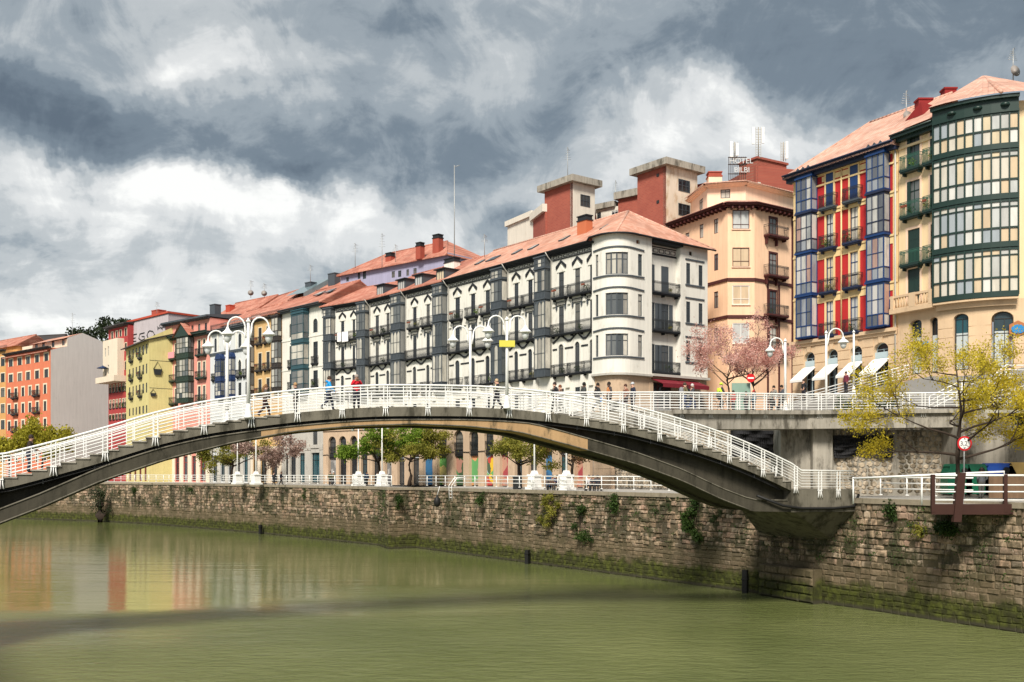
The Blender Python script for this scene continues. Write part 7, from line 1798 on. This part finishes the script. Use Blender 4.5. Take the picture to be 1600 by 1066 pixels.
tag(MB().box(-.4, .4, -.4, .4, 0, 1.1).box(-.44, .44, -.44, .44, 1.1, 1.2).build('litter_bin', M_iron, None, (*at(808, 97.5), PROM)), 'black square litter bin behind the promenade railing', 'bin')
# ------------------------------------------------------------------ aerials
def aerial(px, yb, yt, Y, label, dish=False, bars=5, w=.9):
    zb, zt = PZ(yb, Y), PZ(yt, Y); h = zt-zb; r = thing('tv_aerial', label, 'aerial', (*at(px, Y), zb)); MB().tube([(0,0,-.4), (0,0,h)], .045, 5).build('mast', M_pole, r)
    mb = MB()
    for i in range(bars): z = h*(.62+.36*i/max(1, bars)); l = w*(1-.12*i); mb.tube([(-l/2, 0, z), (l/2, .2, z)], .02, 4)
    mb.tube([(-.1, -.5, h*.95), (.3, .9, h*.95)], .02, 4); mb.build('antenna', M_pole, r)
    if dish: MB().lathe([(.03, .0), (.35, .06), (.5, .16)], (0,0,0), 12).build('dish', mat('dish_grey', (.3, .27, .25), .5), r, (0, -.15, h*.15)).rotation_euler = (math.pi/2.2, 0, .3)
for a in ((555, 415, 380, 150, 'tv aerial on the left part of the lilac block roof'), (597, 420, 364, 150, 'tall tv aerial beside the first brick chimney of the lilac block'), (618, 408, 382, 158, 'small tv aerial behind the lilac block roof'),
          (757, 397, 366, 128, 'tv aerial on the ridge of the long clay roof'), (887, 280, 230, 131, 'tv aerial on the left brick tower'), (962, 325, 282, 134, 'tv aerial between the two brick towers'),
          (485, 437, 414, 172, 'tv aerial on the stepped red roof block'), (245, 490, 472, 192, 'tv aerial on the mauve block with lettering'), (113, 527, 489, 212, 'tv aerial on the great blank gable')): aerial(*a)
for a in ((392, 462, 438, 176, 'left satellite dish and aerial above the ochre house'), (413, 462, 443, 174, 'right satellite dish and aerial above the ochre house'), (1416, 192, 142, 86, 'tv aerial with dishes beside the dark red chimney'), (1583, 120, 76, 87, 'tv aerial with dish on the peak of the green-bay house')): aerial(*a, dish=True)
r = thing('radio_mast', 'very tall thin guyed mast rising behind the white row', 'mast', (*at(710, 148), PZ(420, 148))); h = PZ(258, 148)-PZ(420, 148); MB().tube([(0,0,-1), (0,0,h)], .07, 5).build('mast', M_pole, r); MB().tube([(0,0,h*.98), (.8,0,h)], .05, 4).build('arm', M_pole, r)
o = weeds().build('wall_weeds', L_ivy); o['kind'] = 'stuff'; o['label'] = 'small weeds sprouting from the joints of the quay walls'; o['category'] = 'weeds'
# hill wood
rg = random.Random(77); lf = MB()
for i in range(520):
    x = rg.uniform(-330, -110); y = rg.uniform(445, 540); pr = 57*math.exp(-((x/1.05+188)/38)**2) + 46*math.exp(-((x/1.05+262)/60)**2) + 6
    z = PROM+pr*math.sin(math.pi*min(1, (y-440)/100)/2); hgt = rg.uniform(5, 9)
    for k in range(3): leaf_quads(lf, (x+rg.gauss(0, 1.6), y, z+hgt*(.5+.25*k)), 26, 1.5, 1.7, rg, .6)
wd = lf.build('hill_wood', L_dk); wd['kind'] = 'stuff'; wd['label'] = 'dark pine wood on the far hill'; wd['category'] = 'wood'
# ------------------------------------------------------------------ people
SKIN = [flat('skin_light', (.55, .33, .24), .6), flat('skin_tan', (.36, .2, .13), .6), flat('skin_dark', (.10, .055, .04), .6)]
def cloth(c): 
    n = 'cloth_%02x%02x%02x' % tuple(int(x*255) for x in c); return MATS.get(n) or mat(n, c, .9, .12, 6, 0, .15, 30)
POSES = {  # joint offsets: facing +y, z up, height 1.75. arms: (elbow, wrist), legs: (knee, ankle) for left then right
 'walk': dict(la=((-.25,-.08,1.14), (-.24,.06,.92)), ra=((.25,.10,1.14), (.23,.30,.98)), ll=((-.1,.20,.52), (-.1,.26,.09)), rl=((.1,-.06,.50), (.1,-.40,.16)), lean=.03),
 'walk2': dict(la=((-.25,.10,1.14), (-.22,.28,.96)), ra=((.25,-.1,1.14), (.24,-.02,.90)), ll=((-.1,-.02,.5), (-.1,-.30,.13)), rl=((.1,.16,.52), (.1,.22,.09)), lean=.02),
 'stand': dict(la=((-.26,-.02,1.14), (-.25,.06,.90)), ra=((.26,-.02,1.14), (.25,.06,.90)), ll=((-.1,.02,.50), (-.11,-.02,.09)), rl=((.1,.03,.50), (.11,.0,.09)), lean=0),
 'photo': dict(la=((-.27,.10,1.20), (-.08,.32,1.42)), ra=((.27,.10,1.20), (.08,.32,1.42)), ll=((-.1,.02,.50), (-.11,-.02,.09)), rl=((.1,.03,.50), (.13,.02,.09)), lean=.02),
 'pocket': dict(la=((-.31,-.06,1.14), (-.2,.10,.98)), ra=((.31,-.06,1.14), (.2,.10,.98)), ll=((-.1,.02,.50), (-.12,-.04,.09)), rl=((.1,.04,.50), (.11,.06,.09)), lean=.01),
 'rail': dict(la=((-.27,.10,1.10), (-.12,.34,1.06)), ra=((.27,.10,1.10), (.14,.36,1.06)), ll=((-.1,.02,.50), (-.11,-.08,.09)), rl=((.1,.06,.50), (.11,.02,.09)), lean=.08),
 'cycle': dict(la=((-.25,.26,1.22), (-.22,.52,1.06)), ra=((.25,.26,1.22), (.22,.52,1.06)), ll=((-.11,.34,.72), (-.11,.20,.34)), rl=((.11,.30,.56), (.11,.12,.14)), lean=.22),
 'sit': dict(la=((-.25,.10,.80), (-.15,.34,.72)), ra=((.25,.10,.80), (.15,.34,.72)), ll=((-.12,.46,.50), (-.12,.44,.09)), rl=((.12,.46,.50), (.12,.50,.09)), lean=.10),
}
def person(label, loc, face, pose, top, legs, hair=(.03,.02,.015), skin=0, h=1.75, bag=None, cap=None, vest=None, hood=False, longhair=False, coat=False, group=None, camera=False):
    """one continuous skinned body, hair and bags as children. face: direction looked at (radians, 0 = +x)"""
    P = POSES[pose]; drop = -.38 if pose == 'sit' else (.06 if pose == 'cycle' else 0); ln = P['lean']
    pel = (0, 0, .95+drop); sp = (0, ln*.35, 1.12+drop); ch = (0, ln*.75, 1.32+drop); nk = (0, ln+.01, 1.47+drop); hd0 = (0, ln+.03, 1.55+drop); hd1 = (0, ln+.045, 1.66+drop)
    V = []; E = []; R = []; B = []
    def add(p, r, par=None, b='top'):
        V.append(p); R.append((r[0]*1.28, r[1]*1.28)); B.append(b)
        if par is not None: E.append((par, len(V)-1))
        return len(V)-1
    i0 = add(pel, (.155, .115)); i1 = add(sp, (.145, .105), i0); i2 = add(ch, (.17, .115), i1); i3 = add(nk, (.062, .062), i2, 'skin'); i4 = add(hd0, (.072, .085), i3, 'skin'); i5 = add(hd1, (.075, .09), i4, 'skin')
    for s, a in ((-1, P['la']), (1, P['ra'])):
        ad = 0 if pose != 'sit' else 0
        sh = add((s*.17, ln*.85, 1.41+drop), (.068, .068), i2); el = add(a[0], (.052, .052), sh); wr = add(a[1], (.036, .036), el)
        d = (Vector(a[1])-Vector(a[0])).normalized(); hp = Vector(a[1])+d*.07; add(tuple(hp), (.034, .022), wr, 'hand')
    for s, l in ((-1, P['ll']), (1, P['rl'])):
        hp = add((s*.095, .0, .88+drop), (.1, .1), i0, 'legs'); kn = add(l[0], (.066, .066), hp, 'legs'); an = add(l[1], (.045, .045), kn, 'legs'); add((l[1][0], l[1][1]+.15, l[1][2]-.05), (.04, .034), an, 'shoe')
    me = bpy.data.meshes.new('body'); me.from_pydata(V, E, []); ob = bpy.data.objects.new('tmp', me); COL.objects.link(ob)
    sk = ob.modifiers.new('skin', 'SKIN'); sk.use_smooth_shade = True; ob.modifiers.new('sub', 'SUBSURF').levels = 1; ob.modifiers['sub'].render_levels = 1
    for i, v in enumerate(me.skin_vertices[0].data): v.radius = R[i]; v.use_root = (i == 0)
    dg = bpy.context.evaluated_depsgraph_get(); dg.update(); nm = bpy.data.meshes.new_from_object(ob.evaluated_get(dg)); COL.objects.unlink(ob); bpy.data.objects.remove(ob)
    # fingers and nose joined to the same mesh
    ex = MB(); vs0 = [tuple(v.co) for v in nm.vertices]; fs0 = [tuple(p.vertices) for p in nm.polygons]
    mats = [cloth(top), cloth(legs), SKIN[skin], flat('shoe_dark', (.02, .018, .016), .6), flat('eye_dark', (.02,.015,.012), .3)]
    mi = []
    bones = [(Vector(V[a]), Vector(V[b]), B[b]) for a, b in E]
    code = {'top': 0, 'legs': 1, 'skin': 2, 'hand': 2, 'shoe': 3}
    for p in nm.polygons:
        c = p.center; best = 9; k = 'top'
        for a, b, n in bones:
            ab = b-a; t = max(0, min(1, (c-a).dot(ab)/max(1e-9, ab.length_squared))); dd = (c-a-ab*t).length
            if dd < best: best = dd; k = n
        if coat and k == 'legs' and c.z > .62: k = 'top'
        mi.append(code[k])
    ex.add(vs0, fs0)
    ex.m = mi; ex.sm = [True]*len(mi)
    for a in (P['la'], P['ra']):
        d = (Vector(a[1])-Vector(a[0])).normalized(); u = d.cross(Vector((0, 1, .3))).normalized(); base = Vector(a[1])+d*.085
        for q in range(4):
            o = u*(.024-.016*q); l = (.07, .08, .075, .058)[q]; ex.tube([base+o, base+o+d*l*.5, base+o+d*l+Vector((0, .02, -.012))], [.0095, .009, .006], 4, 2)
        ex.tube([Vector(a[1])+d*.04+u*.025, Vector(a[1])+d*.08+u*.06, Vector(a[1])+d*.11+u*.065], [.011, .01, .007], 4, 2)
    hz = 1.62+drop
    ex.tube([(0, ln+.125, hz+.02), (0, ln+.155, hz-.015), (0, ln+.12, hz-.03)], [.01, .016, .01], 5, 2)
    for s in (-1, 1): ex.lathe([(.003, -.008), (.011, 0), (.003, .008)], (s*.032, ln+.122, hz+.028), 5, 4); ex.lathe([(.004, -.03), (.018, 0), (.004, .03)], (s*.088, ln+.04, hz+.01), 5, 2)
    ex.box(-.025, .025, ln+.115, ln+.126, hz-.062, hz-.052, 4)
    r = thing('person', label, 'person', loc, face-math.pi/2, group); s_ = h/1.75; r.scale = (s_, s_, s_)
    ex.build('body', mats, r)
    hm = mat('hair_%d' % int(hair[0]*999), hair, .7, .2, 8, 0, 0); c = (0, ln+.022, 1.665+drop)
    if not cap:
        hb = MB(); n = 10; prof = [(.105, -.06), (.108, -.01), (.098, .05), (.06, .10), (.01, .118)]; hb.lathe(prof, (0, ln+.015, 1.665+drop), n)
        if longhair: hb.tube([(0, ln-.05, 1.66+drop), (0, ln-.10, 1.52+drop), (0, ln-.13, 1.38+drop), (0, ln-.10, 1.26+drop)], [.09, .1, .09, .03], 8)
        hb.build('hair', hm, r)
    else: 
        cm = MB().lathe([(.112, -.02), (.112, .02), (.10, .07), (.05, .115), (.01, .12)], (0, ln+.02, 1.67+drop), 10); cm.prism([(-.08, 1.655+drop), (.08, 1.655+drop), (.07, 1.67+drop), (-.07, 1.67+drop)], ln+.1, ln+.2); cm.build('cap', cloth(cap), r)
    if hood: MB().tube([(-.1, ln-.06, 1.47+drop), (0, ln-.12, 1.50+drop), (.1, ln-.06, 1.47+drop)], .06, 8).build('hood', cloth(top), r)
    if vest: MB().lathe([(.185, 1.0+drop), (.19, 1.12+drop), (.205, 1.3+drop), (.16, 1.43+drop)], (0, ln*.7, 0), 12).build('vest', cloth(vest), r).scale = (1, .74, 1)
    if bag == 'pack': MB().lathe([(.10, 0), (.14, .05), (.15, .25), (.11, .42), (.03, .46)], (0, -.2+ln*.4, 1.02+drop), 10).build('backpack', cloth((.2, .2, .22)), r)
    elif bag: 
        b_ = MB(); b_.prism([(-.16, .62+drop), (.16, .62+drop), (.13, .9+drop), (-.13, .9+drop)], .18, .3); b_.tube([(.16, .1, .9+drop), (.1, 0, 1.45+drop), (-.1, .24, .9+drop)], .015, 4); b_.build('bag', cloth(bag), r)
    if camera: MB().box(-.07, .07, ln+.24, ln+.30, 1.40, 1.50).lathe([(.035, 0), (.035, .06)], (0, ln+.32, 1.42), 8).build('camera', M_dark, r)
    return r
RGT = math.atan2(BD.y, BD.x); LFT = RGT+math.pi; CAM = -math.pi/2
D_ = (.025, .026, .03)
person('woman with long light brown hair walking on the left of the bridge', on_bridge(414, 1.5), RGT, 'walk', (.12, .10, .09), (.06, .025, .025), (.25, .13, .06), 0, 1.68, longhair=True)
person('person in black coat with fair short hair near the left lamps on the bridge', on_bridge(462, 2.2), LFT, 'stand', D_, (.03, .03, .04), (.42, .26, .13), 0, 1.66, coat=True)
person('person in bright blue jacket striding along the bridge', on_bridge(513, 1.0), RGT, 'walk', (.02, .28, .62), (.03, .035, .06), (.05, .03, .02), 0, 1.78, hood=True)
person('person in red jacket holding a camera up on the bridge', on_bridge(557, .7), CAM+.3, 'photo', (.55, .015, .03), (.02, .022, .035), (.3, .25, .22), 1, 1.76, camera=True)
person('woman in black and pale clothes walking at the yellow-plated lamp', on_bridge(777, 1.0), LFT, 'walk2', (.03, .03, .035), (.03, .03, .04), (.45, .33, .2), 0, 1.68, vest=(.55, .52, .35))
person('man in black coat walking just right of the yellow-plated lamp', on_walk(868, .35), LFT, 'walk', D_, (.02, .02, .025), (.03, .02, .02), 0, 1.78, coat=True)
person('woman in brown coat close beside the man in black coat', on_walk(876, .6), LFT, 'walk2', (.12, .07, .05), (.03, .03, .035), (.16, .06, .03), 0, 1.66)
person('dark-skinned man in dark jacket standing on the walkway', on_walk(912, .4), RGT, 'pocket', (.045, .05, .05), (.03, .03, .035), (.01, .01, .01), 2, 1.78)
person('person in black hooded coat with a blue bag on the walkway', on_walk(933, .35), RGT, 'walk', D_, (.02, .02, .03), (.02, .015, .012), 1, 1.74, bag=(.02, .2, .6), hood=True)
person('man with an orange shoulder bag on the walkway', on_walk(952, .35), LFT, 'stand', (.06, .05, .05), (.03, .03, .035), (.02, .015, .012), 2, 1.8, vest=(.55, .22, .08))
person('woman in russet jacket, left of the pair by the maroon awnings', on_walk(978, .4), LFT, 'pocket', (.20, .09, .06), (.05, .04, .045), (.07, .03, .02), 0, 1.68)
person('man in navy jacket and pale cap, right of the pair by the maroon awnings', on_walk(989, .3), LFT, 'stand', (.025, .03, .05), (.02, .02, .03), (.4, .4, .4), 0, 1.76, cap=(.45, .47, .5))
person('man in olive jacket with grey backpack on the walkway', on_walk(1069, .35), RGT, 'walk', (.13, .11, .06), (.05, .07, .14), (.06, .04, .03), 0, 1.8, bag='pack')
person('older person in dark jacket beside the man with backpack', on_walk(1081, .3), RGT, 'walk2', (.06, .06, .07), (.05, .07, .15), (.5, .48, .46), 0, 1.72)
person('woman in dark green top walking before the blossom tree with hands in pockets', on_walk(1210, .3), LFT, 'walk', (.22, .21, .19), (.02, .02, .025), (.02, .015, .01), 0, 1.72, bag=(.03, .03, .03))
person('man in dark jacket by the single-armed lamp on the walkway', on_walk(1222, .25), LFT, 'walk2', (.07, .075, .09), (.02, .02, .025), (.02, .015, .01), 1, 1.76)
person('man in dark brown jacket leaning on the left stairs of the bridge', on_bridge(45, .9), RGT-.1, 'rail', (.035, .025, .022), (.03, .035, .06), (.03, .02, .015), 1, 1.78)
# cyclist and bicycle
cp = on_walk(1126, .3); ca = math.atan2((UW[2][0]-UW[1][0]).y, (UW[2][0]-UW[1][0]).x)
r = thing('bicycle', 'black city bicycle on the upper walkway under the yellow-vested rider', 'bicycle', cp, ca)
for x in (-.53, .53):
    mb = MB(); n = 20; pts = [(.33*math.cos(2*math.pi*i/n), 0, .34+.33*math.sin(2*math.pi*i/n)) for i in range(n+1)]; w = MB().tube(pts, .02, 6, cap=False).build('wheel', M_dark, r, (x, 0, 0))
    s = MB()
    for k in range(8): s.tube([(0, 0, .34), (.31*math.cos(k*math.pi/4), 0, .34+.31*math.sin(k*math.pi/4))], .004, 3)
    s.build('spokes', M_pole, w)
MB().tube([(-.53,0,.34), (-.1,0,.3), (-.2,0,.85)], .018, 6).tube([(-.1,0,.3), (.38,0,.82), (-.16,0,.72)], .02, 6).tube([(-.53,0,.34), (-.17,0,.72)], .014, 6).tube([(.53,0,.34), (.40,0,.78), (.36,0,1.02)], .018, 6).build('frame', M_iron, r)
MB().tube([(.34,-.28,1.04), (.38,0,1.03), (.34,.28,1.04)], .014, 6).build('handlebar', M_iron, r); MB().lathe([(.02,0), (.09,.03), (.08,.06)], (-.22,0,.85), 8).build('saddle', M_dark, r); MB().box(-.17, -.03, -.12, .12, .28, .31).build('pedals', M_dark, r)
person('cyclist in bright yellow safety vest and helmet on the walkway', (cp[0]-.2*math.cos(ca), cp[1]-.2*math.sin(ca), cp[2]), ca, 'cycle', (.04, .04, .045), (.02, .02, .025), (.03, .02, .02), 0, 1.76, cap=(.5, .7, .05), vest=(.55, .75, .06))
# people on the upper street corner and at the shop
for px, Y, la, tp in ((1146, 79, 'person in red jacket standing at the walkway end behind the cyclist', (.45, .03, .03)), (1166, 80, 'person in black jacket by the greenish panel', D_), (1178, 79, 'person in teal jacket and red cap by the no entry sign', (.03, .12, .18)),
                      (1205, 80, 'person in pale jacket left of the single-armed lamp post', (.4, .36, .28)), (1256, 80.5, 'person in black standing by the first shop awning', D_), (1322, 79.5, 'person in maroon standing before the second shop awning', (.15, .03, .05)), (1534, 73.5, 'person in black coat at the foot of the green-bay house', D_)):
    zz = 12.9 if px < 1215 else (13.9 if px < 1300 else (14.4 if px < 1500 else 15.2))
    person(la, (*at(px, Y), zz), CAM+(.9 if px % 2 else -1.2), 'stand' if px % 4 else 'pocket', tp, (.03, .03, .04), (.04, .025, .02), px % 2, 1.7, cap=(.4, .03, .03) if px == 1178 else None)
# people on the promenade
for px, Y, la, tp, ps in ((428, 133, 'person in black, left of two walking far along the promenade', D_, 'walk'), (439, 133, 'person in black, right of two walking far along the promenade', (.03, .03, .04), 'walk2'),
                          (516, 127.5, 'person in dark olive, left of two by the grey stone house', (.06, .07, .03), 'stand'), (521, 126.5, 'person in khaki with pale cap, right of two by the grey stone house', (.10, .09, .05), 'pocket'),
                          (573, 126, 'person in blue jacket between third and fourth lamp posts', (.03, .07, .16), 'stand'), (590, 125.5, 'person in navy jacket just left of the fourth lamp post', (.03, .05, .09), 'pocket')):
    person(la, (*at(px, Y), PROM), CAM+.6+px % 3, ps, tp, (.025, .025, .03), (.03, .02, .015), px % 2, 1.74, cap=(.6, .6, .6) if px == 521 else None)
M_wood = mat('bench_wood', (.12, .07, .04), .7, .2, 3, .1, .1)
def bench(label, px, Y, rz):
    r = thing('bench', label, 'bench', (*at(px, Y), PROM), rz)
    for k in range(3): MB().box(-.9, .9, -.2+k*.14, -.09+k*.14, .43, .47).build('slat', M_wood, r)
    for k in range(2): MB().box(-.9, .9, .26, .30, .58+k*.17, .71+k*.17).build('back_slat', M_wood, r)
    for s in (-.7, .7): MB().box(s-.04, s+.04, -.2, .28, 0, .43).box(s-.04, s+.04, .24, .3, .43, .9).build('leg', M_iron, r)
    return r
for px, Y, tp, sk, la in ((864, 93.0, (.03, .045, .11), 1, 'person in navy top seated just right of the fifth promenade lamp'), (871, 91.0, (.05, .06, .12), 1, 'person in dark blue seated next to the sixth promenade lamp'), (921, 88.5, (.55, .55, .58), 0, 'person in white shirt seated on the promenade bench'), (927, 88, (.04, .04, .05), 1, 'person in black seated in the middle of the promenade bench'), (934, 87.6, (.03, .035, .05), 2, 'person in dark jacket seated at the right end of promenade bench')):
    person(la, (*at(px, Y), PROM), CAM-.3, 'sit', tp, (.025, .025, .03), (.02, .015, .012), sk, 1.74)
bench('wooden bench under three seated people on the promenade', 927, 88.3, -.3+.0); bench('wooden bench by the fifth and sixth promenade lamps', 867.5, 92.2, -.3)
person('heavy-set man in grey shirt standing before the green containers', (*at(1534, 60.4), PROM+.02), math.pi/2+.2, 'pocket', (.10, .105, .115), (.10, .10, .09), (.02, .015, .012), 2, 1.82)
